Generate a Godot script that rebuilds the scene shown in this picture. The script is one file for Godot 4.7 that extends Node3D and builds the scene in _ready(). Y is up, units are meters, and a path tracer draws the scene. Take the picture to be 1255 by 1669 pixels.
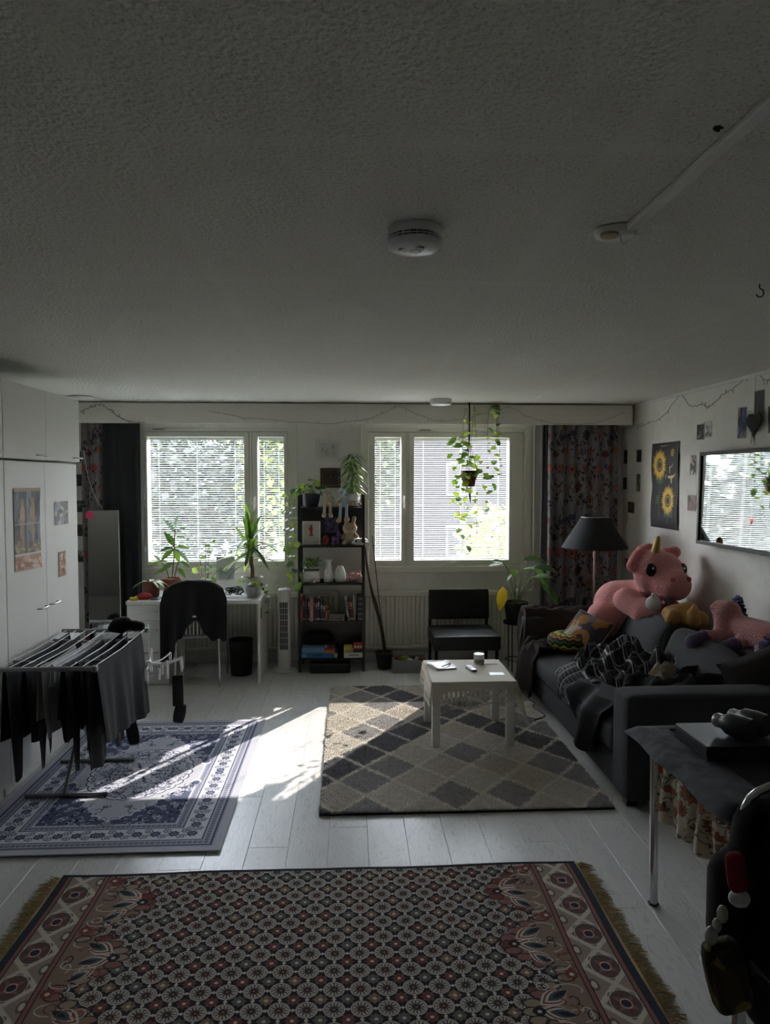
extends Node3D
# A living room with two blind-covered windows, rugs, a sofa with plush toys and many plants.

const FLOOR_X0 := -2.64
const FLOOR_X1 := 2.715
const WZ := -6.9          # inner face of the window wall
const H := 2.5
var M := {}               # materials
var T := {}               # textures
var taken := {}
var rng := RandomNumberGenerator.new()


class MB:
	var v := PackedVector3Array()
	var n := PackedVector3Array()
	var u := PackedVector2Array()
	var c := PackedColorArray()
	var ix := PackedInt32Array()
	var col := Color.WHITE
	var tinted := false

	func vert(p: Vector3, nn: Vector3, uv := Vector2.ZERO) -> int:
		v.append(p); n.append(nn); u.append(uv); c.append(col)
		return v.size() - 1

	func tri(a: int, b: int, d: int) -> void:
		var g := (v[b] - v[a]).cross(v[d] - v[a])
		if g.dot(n[a] + n[b] + n[d]) > 0.0:
			ix.append(a); ix.append(d); ix.append(b)
		else:
			ix.append(a); ix.append(b); ix.append(d)

	func poly(pts: Array, uvs := []) -> void:
		var nn := Vector3.ZERO
		for k in pts.size():
			var a: Vector3 = pts[k]
			var b: Vector3 = pts[(k + 1) % pts.size()]
			nn += a.cross(b)
		nn = nn.normalized()
		var s := v.size()
		for k in pts.size():
			vert(pts[k], nn, uvs[k] if uvs.size() else Vector2.ZERO)
		for k in range(1, pts.size() - 1):
			tri(s, s + k, s + k + 1)

	func face(pts: Array, out: Vector3, uvs := []) -> void:
		var nn := Vector3.ZERO
		for k in pts.size():
			var a: Vector3 = pts[k] - pts[0]
			var b: Vector3 = pts[(k + 1) % pts.size()] - pts[0]
			nn += a.cross(b)
		nn = nn.normalized()
		if nn.dot(out) < 0.0:
			nn = -nn
		var s := v.size()
		for k in pts.size():
			vert(pts[k], nn, uvs[k] if uvs.size() else Vector2.ZERO)
		for k in range(1, pts.size() - 1):
			tri(s, s + k, s + k + 1)

	# box with chamfered edges; bev 0 gives sharp edges
	func box(ce: Vector3, s: Vector3, bev := 0.0, b := Basis.IDENTITY) -> MB:
		var h := s * 0.5
		bev = minf(bev, minf(h.x, minf(h.y, h.z)) * 0.98)
		for ax in 3:
			for sg in [-1.0, 1.0]:
				var p := Vector3.ZERO
				p[ax] = h[ax] * sg
				var e1 := (ax + 1) % 3
				var e2 := (ax + 2) % 3
				var pts := []
				var uvs := []
				for q in [[-1, -1], [1, -1], [1, 1], [-1, 1]]:
					var w := p
					w[e1] = q[0] * (h[e1] - bev)
					w[e2] = q[1] * (h[e2] - bev)
					pts.append(ce + b * w)
					uvs.append(Vector2(q[0] * 0.5 + 0.5, 0.5 - q[1] * 0.5) if ax != 1 else Vector2(q[1] * 0.5 + 0.5, 0.5 - q[0] * 0.5))
				face(pts, b * p, uvs)
		if bev > 0.0:
			for ax in 3:
				var e1 := (ax + 1) % 3
				var e2 := (ax + 2) % 3
				for s1 in [-1.0, 1.0]:
					for s2 in [-1.0, 1.0]:
						var pts := []
						for q in [[-1, 0], [1, 0], [1, 1], [-1, 1]]:
							var w := Vector3.ZERO
							w[ax] = q[0] * (h[ax] - bev)
							w[e1] = s1 * (h[e1] - (0.0 if q[1] == 0 else bev))
							w[e2] = s2 * (h[e2] - (bev if q[1] == 0 else 0.0))
							pts.append(ce + b * w)
						var o := Vector3.ZERO
						o[e1] = s1
						o[e2] = s2
						face(pts, b * o)
			for sx in [-1.0, 1.0]:
				for sy in [-1.0, 1.0]:
					for sz in [-1.0, 1.0]:
						var o := Vector3(sx, sy, sz)
						face([ce + b * (o * Vector3(h.x, h.y - bev, h.z - bev)), ce + b * (o * Vector3(h.x - bev, h.y, h.z - bev)), ce + b * (o * Vector3(h.x - bev, h.y - bev, h.z))], b * o)
		return self

	func face_quad(a: Vector3, b: Vector3) -> MB:
		face([a, Vector3(b.x, a.y, a.z), b, Vector3(a.x, b.y, b.z)], Vector3(0, 0, 1), [Vector2(0, 1), Vector2(1, 1), Vector2(1, 0), Vector2(0, 0)])
		return self

	func span(a: Vector3, b: Vector3, bev := 0.0) -> MB:
		return box((a + b) * 0.5, (b - a).abs(), bev)

	# tube along points; r is a number or one radius for each point
	func tube(pts: Array, r, sides := 8, caps := true, flat := 1.0) -> MB:
		var cnt := pts.size()
		var t0: Vector3 = (pts[1] - pts[0]).normalized()
		var up := Vector3.UP if absf(t0.y) < 0.9 else Vector3.RIGHT
		var nx := t0.cross(up).normalized()
		var base := v.size()
		var len := 0.0
		for k in cnt:
			var a: Vector3 = pts[maxi(k - 1, 0)]
			var b: Vector3 = pts[mini(k + 1, cnt - 1)]
			var t := (b - a).normalized()
			nx = (nx - t * nx.dot(t))
			nx = nx.normalized() if nx.length() > 1e-5 else t.cross(Vector3(0.31, 0.9, 0.2)).normalized()
			var ny := t.cross(nx)
			var rr: float = r[k] if r is Array else r
			if k > 0:
				len += (pts[k] - pts[k - 1]).length()
			for s in sides + 1:
				var an := TAU * s / sides
				var d := nx * cos(an) + ny * sin(an) * flat
				vert(pts[k] + d * rr, d.normalized(), Vector2(float(s) / sides, len))
		for k in cnt - 1:
			for s in sides:
				var a := base + k * (sides + 1) + s
				tri(a, a + 1, a + sides + 2)
				tri(a, a + sides + 2, a + sides + 1)
		if caps:
			for e in [0, cnt - 1]:
				var t: Vector3 = (pts[0] - pts[1]).normalized() if e == 0 else (pts[cnt - 1] - pts[cnt - 2]).normalized()
				var m := vert(pts[e], t)
				var ring := []
				for s in sides:
					ring.append(vert(v[base + e * (sides + 1) + s], t))
				for s in sides:
					tri(m, ring[s], ring[(s + 1) % sides])
		return self

	# profile: Vector2(radius, height) from bottom to top, turned round y
	func lathe(prof: Array, seg := 24, at := Vector3.ZERO, b := Basis.IDENTITY) -> MB:
		var k := prof.size()
		var nrm := []
		for j in k - 1:
			var d: Vector2 = prof[j + 1] - prof[j]
			nrm.append(Vector2(d.y, -d.x).normalized())
		for j in k - 1:
			var n0: Vector2 = nrm[j]
			var n1: Vector2 = nrm[j]
			if j > 0 and nrm[j - 1].dot(nrm[j]) > 0.72:
				n0 = (nrm[j - 1] + nrm[j]).normalized()
			if j < k - 2 and nrm[j + 1].dot(nrm[j]) > 0.72:
				n1 = (nrm[j + 1] + nrm[j]).normalized()
			var s0 := v.size()
			for s in seg + 1:
				var an := TAU * s / seg
				var ca := cos(an)
				var sa := sin(an)
				var p: Vector2 = prof[j]
				var q: Vector2 = prof[j + 1]
				vert(at + b * Vector3(p.x * ca, p.y, p.x * sa), b * Vector3(n0.x * ca, n0.y, n0.x * sa), Vector2(float(s) / seg, float(j) / (k - 1)))
				vert(at + b * Vector3(q.x * ca, q.y, q.x * sa), b * Vector3(n1.x * ca, n1.y, n1.x * sa), Vector2(float(s) / seg, float(j + 1) / (k - 1)))
			for s in seg:
				var a := s0 + s * 2
				if prof[j].x > 1e-6:
					tri(a, a + 1, a + 2)
				if prof[j + 1].x > 1e-6:
					tri(a + 1, a + 3, a + 2)
		return self

	# smooth sheet or closed surface from fn(u, v) with u, v in 0..1
	func grid(nu: int, nv: int, fn: Callable) -> MB:
		var base := v.size()
		var w := nv + 1
		var p := PackedVector3Array()
		for a in nu + 1:
			for b in nv + 1:
				p.append(fn.call(float(a) / nu, float(b) / nv))
		for a in nu + 1:
			for b in nv + 1:
				var du := p[mini(a + 1, nu) * w + b] - p[maxi(a - 1, 0) * w + b]
				var dv := p[a * w + mini(b + 1, nv)] - p[a * w + maxi(b - 1, 0)]
				var nn := du.cross(dv)
				nn = nn.normalized() if nn.length() > 1e-12 else Vector3.UP
				vert(p[a * w + b], nn, Vector2(float(a) / nu, float(b) / nv))
		for a in nu:
			for b in nv:
				var q := base + a * w + b
				tri(q, q + 1, q + w + 1)
				tri(q, q + w + 1, q + w)
		return self

	# sheet with thickness th (both faces and the rim)
	func slab(nu: int, nv: int, fn: Callable, th: float) -> MB:
		var base := v.size()
		var w := nv + 1
		grid(nu, nv, fn)
		var cnt := v.size() - base
		for k in cnt:
			var a := base + k
			vert(v[a] - n[a] * th, -n[a], u[a])
		for a in nu:
			for b in nv:
				var q := base + cnt + a * w + b
				tri(q, q + 1, q + w + 1)
				tri(q, q + w + 1, q + w)
		var rim := []
		for b in nv + 1: rim.append(b)
		for a in range(1, nu + 1): rim.append(a * w + nv)
		for b in range(nv - 1, -1, -1): rim.append(nu * w + b)
		for a in range(nu - 1, 0, -1): rim.append(a * w)
		var mid := Vector3.ZERO
		for k in rim: mid += v[base + k]
		mid /= rim.size()
		for k in rim.size():
			var i0: int = rim[k]
			var i1: int = rim[(k + 1) % rim.size()]
			face([v[base + i0], v[base + i1], v[base + cnt + i1], v[base + cnt + i0]], (v[base + i0] - mid))
		return self

	func ball(ce: Vector3, r: Vector3, seg := 16, b := Basis.IDENTITY) -> MB:
		var base := v.size()
		var rings := seg / 2
		for a in rings + 1:
			var th := PI * a / rings
			for s in seg + 1:
				var ph := TAU * s / seg
				var d := Vector3(sin(th) * cos(ph), cos(th), sin(th) * sin(ph))
				vert(ce + b * (d * r), (b * (d / r)).normalized(), Vector2(float(s) / seg, float(a) / rings))
		for a in rings:
			for s in seg:
				var q := base + a * (seg + 1) + s
				if a > 0:
					tri(q, q + 1, q + seg + 2)
				if a < rings - 1:
					tri(q, q + seg + 2, q + seg + 1)
		return self

	# flat outline (x, y) pushed out along z by depth, placed by xf
	func extrude(o: PackedVector2Array, depth: float, xf := Transform3D.IDENTITY) -> MB:
		var idx := Geometry2D.triangulate_polygon(o)
		for side in [0.0, 1.0]:
			var s := v.size()
			var nn: Vector3 = xf.basis * Vector3(0, 0, 1 if side > 0.5 else -1)
			for p in o:
				vert(xf * Vector3(p.x, p.y, depth * side), nn.normalized(), p)
			for k in range(0, idx.size(), 3):
				tri(s + idx[k], s + idx[k + 1], s + idx[k + 2])
		var area := 0.0
		for k in o.size():
			area += o[k].cross(o[(k + 1) % o.size()])
		for k in o.size():
			var a := o[k]
			var b := o[(k + 1) % o.size()]
			var e := (b - a)
			var ou := Vector3(e.y, -e.x, 0) * signf(area)
			face([xf * Vector3(a.x, a.y, 0), xf * Vector3(b.x, b.y, 0), xf * Vector3(b.x, b.y, depth), xf * Vector3(a.x, a.y, depth)], xf.basis * ou)
		return self

	func mesh() -> ArrayMesh:
		var arr := []
		arr.resize(Mesh.ARRAY_MAX)
		arr[Mesh.ARRAY_VERTEX] = v
		arr[Mesh.ARRAY_NORMAL] = n
		arr[Mesh.ARRAY_TEX_UV] = u
		if tinted:
			arr[Mesh.ARRAY_COLOR] = c
		arr[Mesh.ARRAY_INDEX] = ix
		var m := ArrayMesh.new()
		m.add_surface_from_arrays(Mesh.PRIMITIVE_TRIANGLES, arr)
		return m


func numbered(called: String) -> String:
	var k: int = taken.get(called, 0)
	taken[called] = k + 1
	return called if k == 0 else "%s_%03d" % [called, k]


func tag(o: Node, label: String, category: String, group := "", kind := "") -> Node:
	if label: o.set_meta("label", label)
	if category: o.set_meta("category", category)
	if group: o.set_meta("group", group)
	if kind: o.set_meta("kind", kind)
	return o


func thing(called: String, label: String, category: String, at := Vector3.ZERO, turn := 0.0, group := "") -> Node3D:
	var o := Node3D.new()
	o.name = numbered(called)
	add_child(o)
	o.position = at
	o.rotation.y = turn
	tag(o, label, category, group)
	return o


func part(called: String, shape, m: Material, parent: Node, label := "") -> MeshInstance3D:
	var o := MeshInstance3D.new()
	o.name = called if parent != self else numbered(called)
	o.mesh = shape.mesh() if shape is MB else shape
	o.material_override = m
	parent.add_child(o, true)
	if label: o.set_meta("label", label)
	return o


func single(called: String, shape, m: Material, label: String, category: String, group := "", at := Vector3.ZERO) -> MeshInstance3D:
	var o := part(called, shape, m, self)
	o.position = at
	tag(o, label, category, group)
	return o


func struct(called: String, shape, m: Material) -> MeshInstance3D:
	var o := part(called, shape, m, self)
	o.set_meta("kind", "structure")
	return o


func mat(called: String, color: Color, rough := 0.6, opts := {}) -> StandardMaterial3D:
	var m := StandardMaterial3D.new()
	m.resource_name = called
	m.albedo_color = color
	m.roughness = rough
	m.metallic_specular = opts.get("spec", 0.5)
	m.metallic = opts.get("metal", 0.0)
	if opts.has("tex"):
		m.albedo_texture = opts.tex
	if opts.has("bump"):
		m.heightmap_enabled = true
		m.heightmap_texture = opts.bump
		m.heightmap_scale = opts.get("depth", 0.1)
	if opts.has("tri"):
		m.uv1_triplanar = true
		m.uv1_world_triplanar = opts.get("world", true)
		m.uv1_scale = Vector3.ONE * float(opts.tri)
	if opts.has("uvs"):
		m.uv1_scale = opts.uvs
	if opts.get("vc", false):
		m.vertex_color_use_as_albedo = true
	if opts.has("back"):
		m.backlight_enabled = true
		m.backlight = opts.back
	if opts.has("rim"):
		m.rim_enabled = true
		m.rim = opts.rim
		m.rim_tint = 0.5
	if opts.has("coat"):
		m.clearcoat_enabled = true
		m.clearcoat = opts.coat
		m.clearcoat_roughness = 0.15
	if opts.get("nearest", false):
		m.texture_filter = BaseMaterial3D.TEXTURE_FILTER_NEAREST
	M[called] = m
	return m


func c8(r: int, g: int, b: int) -> Color:
	return Color(r / 255.0, g / 255.0, b / 255.0)


func lin(col: Color) -> Color:
	return col.srgb_to_linear()


func noise_tex(freq: float, size := 512, sd := 1, type := FastNoiseLite.TYPE_SIMPLEX_SMOOTH, oct := 4, ramp := []) -> NoiseTexture2D:
	var f := FastNoiseLite.new()
	f.noise_type = type
	f.frequency = freq
	f.seed = sd
	f.fractal_octaves = oct
	f.fractal_type = FastNoiseLite.FRACTAL_FBM if oct > 1 else FastNoiseLite.FRACTAL_NONE
	var t := NoiseTexture2D.new()
	t.width = size
	t.height = size
	t.seamless = true
	t.noise = f
	if ramp.size():
		var g := Gradient.new()
		g.offsets = PackedFloat32Array()
		g.colors = PackedColorArray()
		for k in ramp.size():
			g.add_point(ramp[k][0], ramp[k][1])
		t.color_ramp = g
	return t


func tex(im: Image) -> ImageTexture:
	return ImageTexture.create_from_image(im)


# a body as one skin: tapered capsules [a, b, ra, rb, colour] joined by a smooth minimum, meshed as surface nets
func blob(bones: Array, cell: float, k: float) -> MB:
	var lo := Vector3.INF
	var hi := -Vector3.INF
	for b in bones:
		var r := maxf(b[2], b[3])
		lo = lo.min(b[0] - Vector3.ONE * r).min(b[1] - Vector3.ONE * r)
		hi = hi.max(b[0] + Vector3.ONE * r).max(b[1] + Vector3.ONE * r)
	var pad := k * 0.5 + cell * 2.0
	lo -= Vector3.ONE * pad
	hi += Vector3.ONE * pad
	var nx := int((hi.x - lo.x) / cell) + 2
	var ny := int((hi.y - lo.y) / cell) + 2
	var nz := int((hi.z - lo.z) / cell) + 2
	var f := PackedFloat32Array()
	f.resize(nx * ny * nz)
	f.fill(9.0)
	for b in bones:
		var a: Vector3 = b[0]
		var ab: Vector3 = b[1] - a
		var l2 := maxf(ab.length_squared(), 1e-9)
		var ra: float = b[2]
		var rb: float = b[3]
		var r := maxf(ra, rb) + pad
		var l := (a.min(b[1]) - Vector3.ONE * r - lo) / cell
		var h := (a.max(b[1]) + Vector3.ONE * r - lo) / cell
		for z in range(maxi(0, int(l.z)), mini(nz, int(h.z) + 2)):
			for y in range(maxi(0, int(l.y)), mini(ny, int(h.y) + 2)):
				var row := (z * ny + y) * nx
				for x in range(maxi(0, int(l.x)), mini(nx, int(h.x) + 2)):
					var p := lo + Vector3(x, y, z) * cell - a
					var t := clampf(p.dot(ab) / l2, 0.0, 1.0)
					var d := (p - ab * t).length() - lerpf(ra, rb, t)
					var o := f[row + x]
					var hh := clampf(0.5 + 0.5 * (o - d) / k, 0.0, 1.0)
					f[row + x] = lerpf(o, d, hh) - k * hh * (1.0 - hh) if absf(o - d) < k else minf(o, d)
	var out := MB.new()
	out.tinted = true
	var at := {}
	var step := [1, nx, nx * ny]
	for z in nz - 1:
		for y in ny - 1:
			for x in nx - 1:
				var i0 := (z * ny + y) * nx + x
				var first := f[i0]
				if absf(first) > cell * 1.8:
					continue
				var s := 0
				var ce := Vector3.ZERO
				var hits := 0
				for e in 12:
					var ax := e / 4
					var o1 := (e & 1)
					var o2 := (e >> 1) & 1
					var b1 := (ax + 1) % 3
					var b2 := (ax + 2) % 3
					var ia: int = i0 + o1 * step[b1] + o2 * step[b2]
					var ib: int = ia + step[ax]
					if (f[ia] < 0.0) != (f[ib] < 0.0):
						var q := Vector3.ZERO
						q[b1] = o1
						q[b2] = o2
						q[ax] = f[ia] / (f[ia] - f[ib])
						ce += q
						hits += 1
				if hits == 0:
					continue
				var p := lo + (Vector3(x, y, z) + ce / hits) * cell
				var g := Vector3(f[i0 + 1] - f[i0], f[i0 + nx] - f[i0], f[i0 + nx * ny] - f[i0])
				var best := 1e9
				for b in bones:
					var ab: Vector3 = b[1] - b[0]
					var t := clampf((p - b[0]).dot(ab) / maxf(ab.length_squared(), 1e-9), 0.0, 1.0)
					var d: float = (p - b[0] - ab * t).length() - lerpf(b[2], b[3], t)
					if d < best:
						best = d
						out.col = b[4]
				at[i0] = out.vert(p, g.normalized())
	# smooth the normals a little from the field itself
	for z in range(1, nz - 1):
		for y in range(1, ny - 1):
			for x in range(1, nx - 1):
				var i0 := (z * ny + y) * nx + x
				if absf(f[i0]) > cell * 1.8:
					continue
				for ax in 3:
					var i1: int = i0 + step[ax]
					if (f[i0] < 0.0) != (f[i1] < 0.0):
						var s1: int = step[(ax + 1) % 3]
						var s2: int = step[(ax + 2) % 3]
						if at.has(i0) and at.has(i0 - s1) and at.has(i0 - s2) and at.has(i0 - s1 - s2):
							out.tri(at[i0], at[i0 - s1], at[i0 - s1 - s2])
							out.tri(at[i0], at[i0 - s1 - s2], at[i0 - s2])
	var acc := PackedVector3Array()
	acc.resize(out.v.size())
	for t in range(0, out.ix.size(), 3):
		var g := (out.v[out.ix[t + 2]] - out.v[out.ix[t]]).cross(out.v[out.ix[t + 1]] - out.v[out.ix[t]])
		for j in 3:
			acc[out.ix[t + j]] += g
	for j in acc.size():
		out.n[j] = acc[j].normalized()
	return out


# outline of points through a smooth curve
func curve(pts: Array, per := 6) -> Array:
	var out := []
	for k in pts.size() - 1:
		var p0: Vector3 = pts[maxi(k - 1, 0)]
		var p1: Vector3 = pts[k]
		var p2: Vector3 = pts[k + 1]
		var p3: Vector3 = pts[mini(k + 2, pts.size() - 1)]
		for s in per:
			out.append(p1.cubic_interpolate(p2, p0, p3, float(s) / per))
	out.append(pts[pts.size() - 1])
	return out


# leaf along +z with its face up; shape 0 lance, 1 heart, 2 strap
func leaf_mesh(len: float, wid: float, droop := 0.2, fold := 0.25, shape := 0, wavy := 0.0) -> ArrayMesh:
	var m := MB.new()
	m.grid(6, 4, func(a: float, b: float) -> Vector3:
		var t := a
		var w := 0.0
		if shape == 0:
			w = pow(sin(PI * pow(t, 0.8)), 0.9)
		elif shape == 1:
			w = sqrt(maxf(0.0, 1.0 - pow((t - 0.36) / 0.64 if t > 0.36 else (0.36 - t) / 0.42, 2.0))) * (1.0 if t < 0.36 else 1.0 - 0.25 * (t - 0.36))
		else:
			w = minf(1.0, 0.35 + 4.0 * t) * sqrt(maxf(0.0, 1.0 - pow(t, 5.0)))
		var s := (b - 0.5) * 2.0
		var back := -0.12 * len * (absf(s)) if shape == 1 and t < 0.05 else 0.0
		return Vector3(s * w * wid * 0.5, -droop * len * t * t + absf(s) * w * wid * 0.5 * fold + sin(t * 9.0 + s) * wavy * len, t * len * (1.0 - 0.25 * droop * t) + back))
	return m.mesh()


func put_leaf(parent: Node, shape: Mesh, m: Material, at: Vector3, dir: Vector3, up := Vector3.UP, size := 1.0, called := "leaf") -> MeshInstance3D:
	var o := MeshInstance3D.new()
	o.name = called
	o.mesh = shape
	o.material_override = m
	var z := dir.normalized()
	if absf(z.dot(up.normalized())) > 0.98:
		up = Vector3(0.4, 0.2, 0.9)
	var x := up.cross(z).normalized()
	var y := z.cross(x)
	o.transform = Transform3D(Basis(x, y, z).scaled_local(Vector3.ONE * size), at)
	parent.add_child(o, true)
	return o


func rv(a: float, b: float) -> float:
	return rng.randf_range(a, b)


func pick(a: Array):
	return a[rng.randi() % a.size()]


func _ready() -> void:
	rng.seed = 20240511
	# camera
	var cam := Camera3D.new()
	cam.name = "camera"
	cam.fov = rad_to_deg(2.0 * atan(834.5 / 1150.0))
	cam.near = 0.05
	cam.far = 300.0
	cam.position = Vector3(0, 1.79, 0)
	cam.rotation = Vector3(-0.04647, -0.04996, 0)
	add_child(cam)
	cam.current = true
	# sky
	var env := Environment.new()
	var sky := Sky.new()
	var sm := ProceduralSkyMaterial.new()
	sm.sky_top_color = c8(198, 210, 228)
	sm.sky_horizon_color = c8(236, 239, 242)
	sm.sky_curve = 0.25
	sm.ground_bottom_color = c8(96, 104, 84)
	sm.ground_horizon_color = c8(190, 196, 190)
	sm.sky_energy_multiplier = 1.0
	sm.ground_energy_multiplier = 0.6
	sky.sky_material = sm
	env.background_mode = Environment.BG_SKY
	env.sky = sky
	env.background_energy_multiplier = 5.6
	env.tonemap_mode = Environment.TONE_MAPPER_LINEAR
	env.tonemap_exposure = 5.6
	env.sdfgi_enabled = true
	env.ssao_enabled = true
	env.ssil_enabled = true
	var we := WorldEnvironment.new()
	we.name = "environment"
	we.environment = env
	add_child(we)
	# sun, from the right outside the window wall, about 31 degrees up
	var sun := DirectionalLight3D.new()
	sun.name = "sun"
	add_child(sun)
	sun.look_at_from_position(Vector3(6.2, 7.0, -16.9), Vector3(0, 0, -6.9))
	sun.light_energy = 1.0
	sun.light_color = Color(1.0, 0.975, 0.94)
	sun.light_angular_distance = 0.4
	sun.shadow_enabled = true
	sun.sky_mode = DirectionalLight3D.SKY_MODE_LIGHT_ONLY

	make_textures()
	make_materials()
	build_shell()
	build_windows()
	build_outside()
	build_all()


func make_textures() -> void:
	T.fine = noise_tex(0.09, 512, 3, FastNoiseLite.TYPE_SIMPLEX_SMOOTH, 3)
	T.coarse = noise_tex(0.012, 512, 5, FastNoiseLite.TYPE_SIMPLEX_SMOOTH, 4)
	T.popcorn = noise_tex(0.05, 1024, 8, FastNoiseLite.TYPE_SIMPLEX_SMOOTH, 3)
	T.popcorn_spots = noise_tex(0.1, 1024, 8, FastNoiseLite.TYPE_SIMPLEX_SMOOTH, 2, [[0.0, c8(170, 167, 158)], [0.25, c8(218, 215, 207)], [0.4, c8(232, 230, 222)], [1.0, c8(236, 234, 227)]])
	T.plaster = noise_tex(0.02, 512, 11, FastNoiseLite.TYPE_SIMPLEX_SMOOTH, 5, [[0.0, c8(226, 223, 215)], [0.45, c8(233, 231, 224)], [1.0, c8(236, 234, 228)]])
	T.weave = weave_image()
	T.planks = plank_image()


func weave_image() -> ImageTexture:
	var im := Image.create(128, 128, false, Image.FORMAT_L8)
	for y in 128:
		for x in 128:
			var a := (x / 4 + y / 4) % 2
			var s := sin(PI * ((x % 4) + 0.5) / 4.0) if a == 0 else sin(PI * ((y % 4) + 0.5) / 4.0)
			var g := clampf(0.35 + 0.5 * s + rv(-0.15, 0.15), 0.0, 1.0)
			im.set_pixel(x, y, Color(g, g, g))
	return tex(im)


# six whitewashed ash boards one above the other, grain along the board
func plank_image() -> ImageTexture:
	var w := 768
	var h := 96
	var im := Image.create(w, h * 6, false, Image.FORMAT_RGB8)
	var f := FastNoiseLite.new()
	f.frequency = 0.012
	f.fractal_octaves = 2
	var g := FastNoiseLite.new()
	g.frequency = 0.5
	for k in 6:
		var tone := rv(-0.012, 0.012)
		var cx := rv(0.2, 0.8) * w
		var cy := rv(0.2, 0.8) * h
		var cath := k % 2 == 0
		for y in h:
			for x in w:
				var wob := f.get_noise_2d(x * 0.6 + k * 999, y * 2.2)
				var r := 0.0
				if cath:
					r = sqrt(pow((y - cy) * 1.0, 2.0) + pow((x - cx) * 0.085, 2.0)) * 0.85 + wob * 9.0
				else:
					r = (y + wob * 26.0 + x * 0.015) * 0.62
				var ring := pow(0.5 + 0.5 * sin(r), 6.0)
				var pore := g.get_noise_2d(x * 0.05 + k * 77, y * 1.4)
				var val := 0.855 + tone - ring * 0.05 * (0.6 + 0.8 * absf(wob) * 2.0) + pore * 0.012 + wob * 0.015
				im.set_pixel(x, k * h + y, Color(val, val * 0.997, val * 0.985))
	return tex(im)


func make_materials() -> void:
	mat("wall_paint", Color(1, 1, 1), 0.75, {"tex": T.plaster, "tri": 0.7, "bump": T.fine, "depth": 0.03, "spec": 0.3})
	mat("ceiling_spray", Color(1, 1, 1), 0.9, {"tex": T.popcorn_spots, "tri": 0.95, "bump": T.popcorn, "depth": 0.7, "spec": 0.2})
	mat("window_paint", c8(226, 225, 212), 0.38)
	mat("white_paint", c8(232, 231, 226), 0.4)
	mat("trim_paint", c8(226, 223, 213), 0.5)
	mat("plank", Color(1, 1, 1), 0.33, {"tex": T.planks, "spec": 0.5})
	mat("subfloor", c8(120, 112, 100), 0.9)
	mat("slat_white", c8(222, 222, 220), 0.4)
	var g := mat("glass_pane", Color(0.95, 0.97, 0.96, 0.04), 0.02)
	g.transparency = BaseMaterial3D.TRANSPARENCY_ALPHA
	mat("chrome", c8(200, 200, 204), 0.18, {"metal": 1.0})
	mat("steel", c8(150, 150, 152), 0.35, {"metal": 1.0})
	mat("black_metal", c8(20, 20, 21), 0.45)
	mat("black_plastic", c8(18, 18, 20), 0.4)
	mat("white_plastic", c8(228, 227, 224), 0.35)
	mat("grey_plastic", c8(120, 121, 124), 0.45)
	mat("dark_gap", c8(30, 28, 26), 0.9)
	mat("bark", c8(84, 66, 50), 0.9, {"bump": T.fine, "tri": 6.0, "depth": 0.6})
	mat("leaf_out", Color(1, 1, 1), 0.55, {"vc": true, "back": c8(80, 90, 40)})
	mat("house_trim", c8(84, 80, 82), 0.6)
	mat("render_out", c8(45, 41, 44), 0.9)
	mat("grass_out", c8(56, 66, 36), 0.95)


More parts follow.
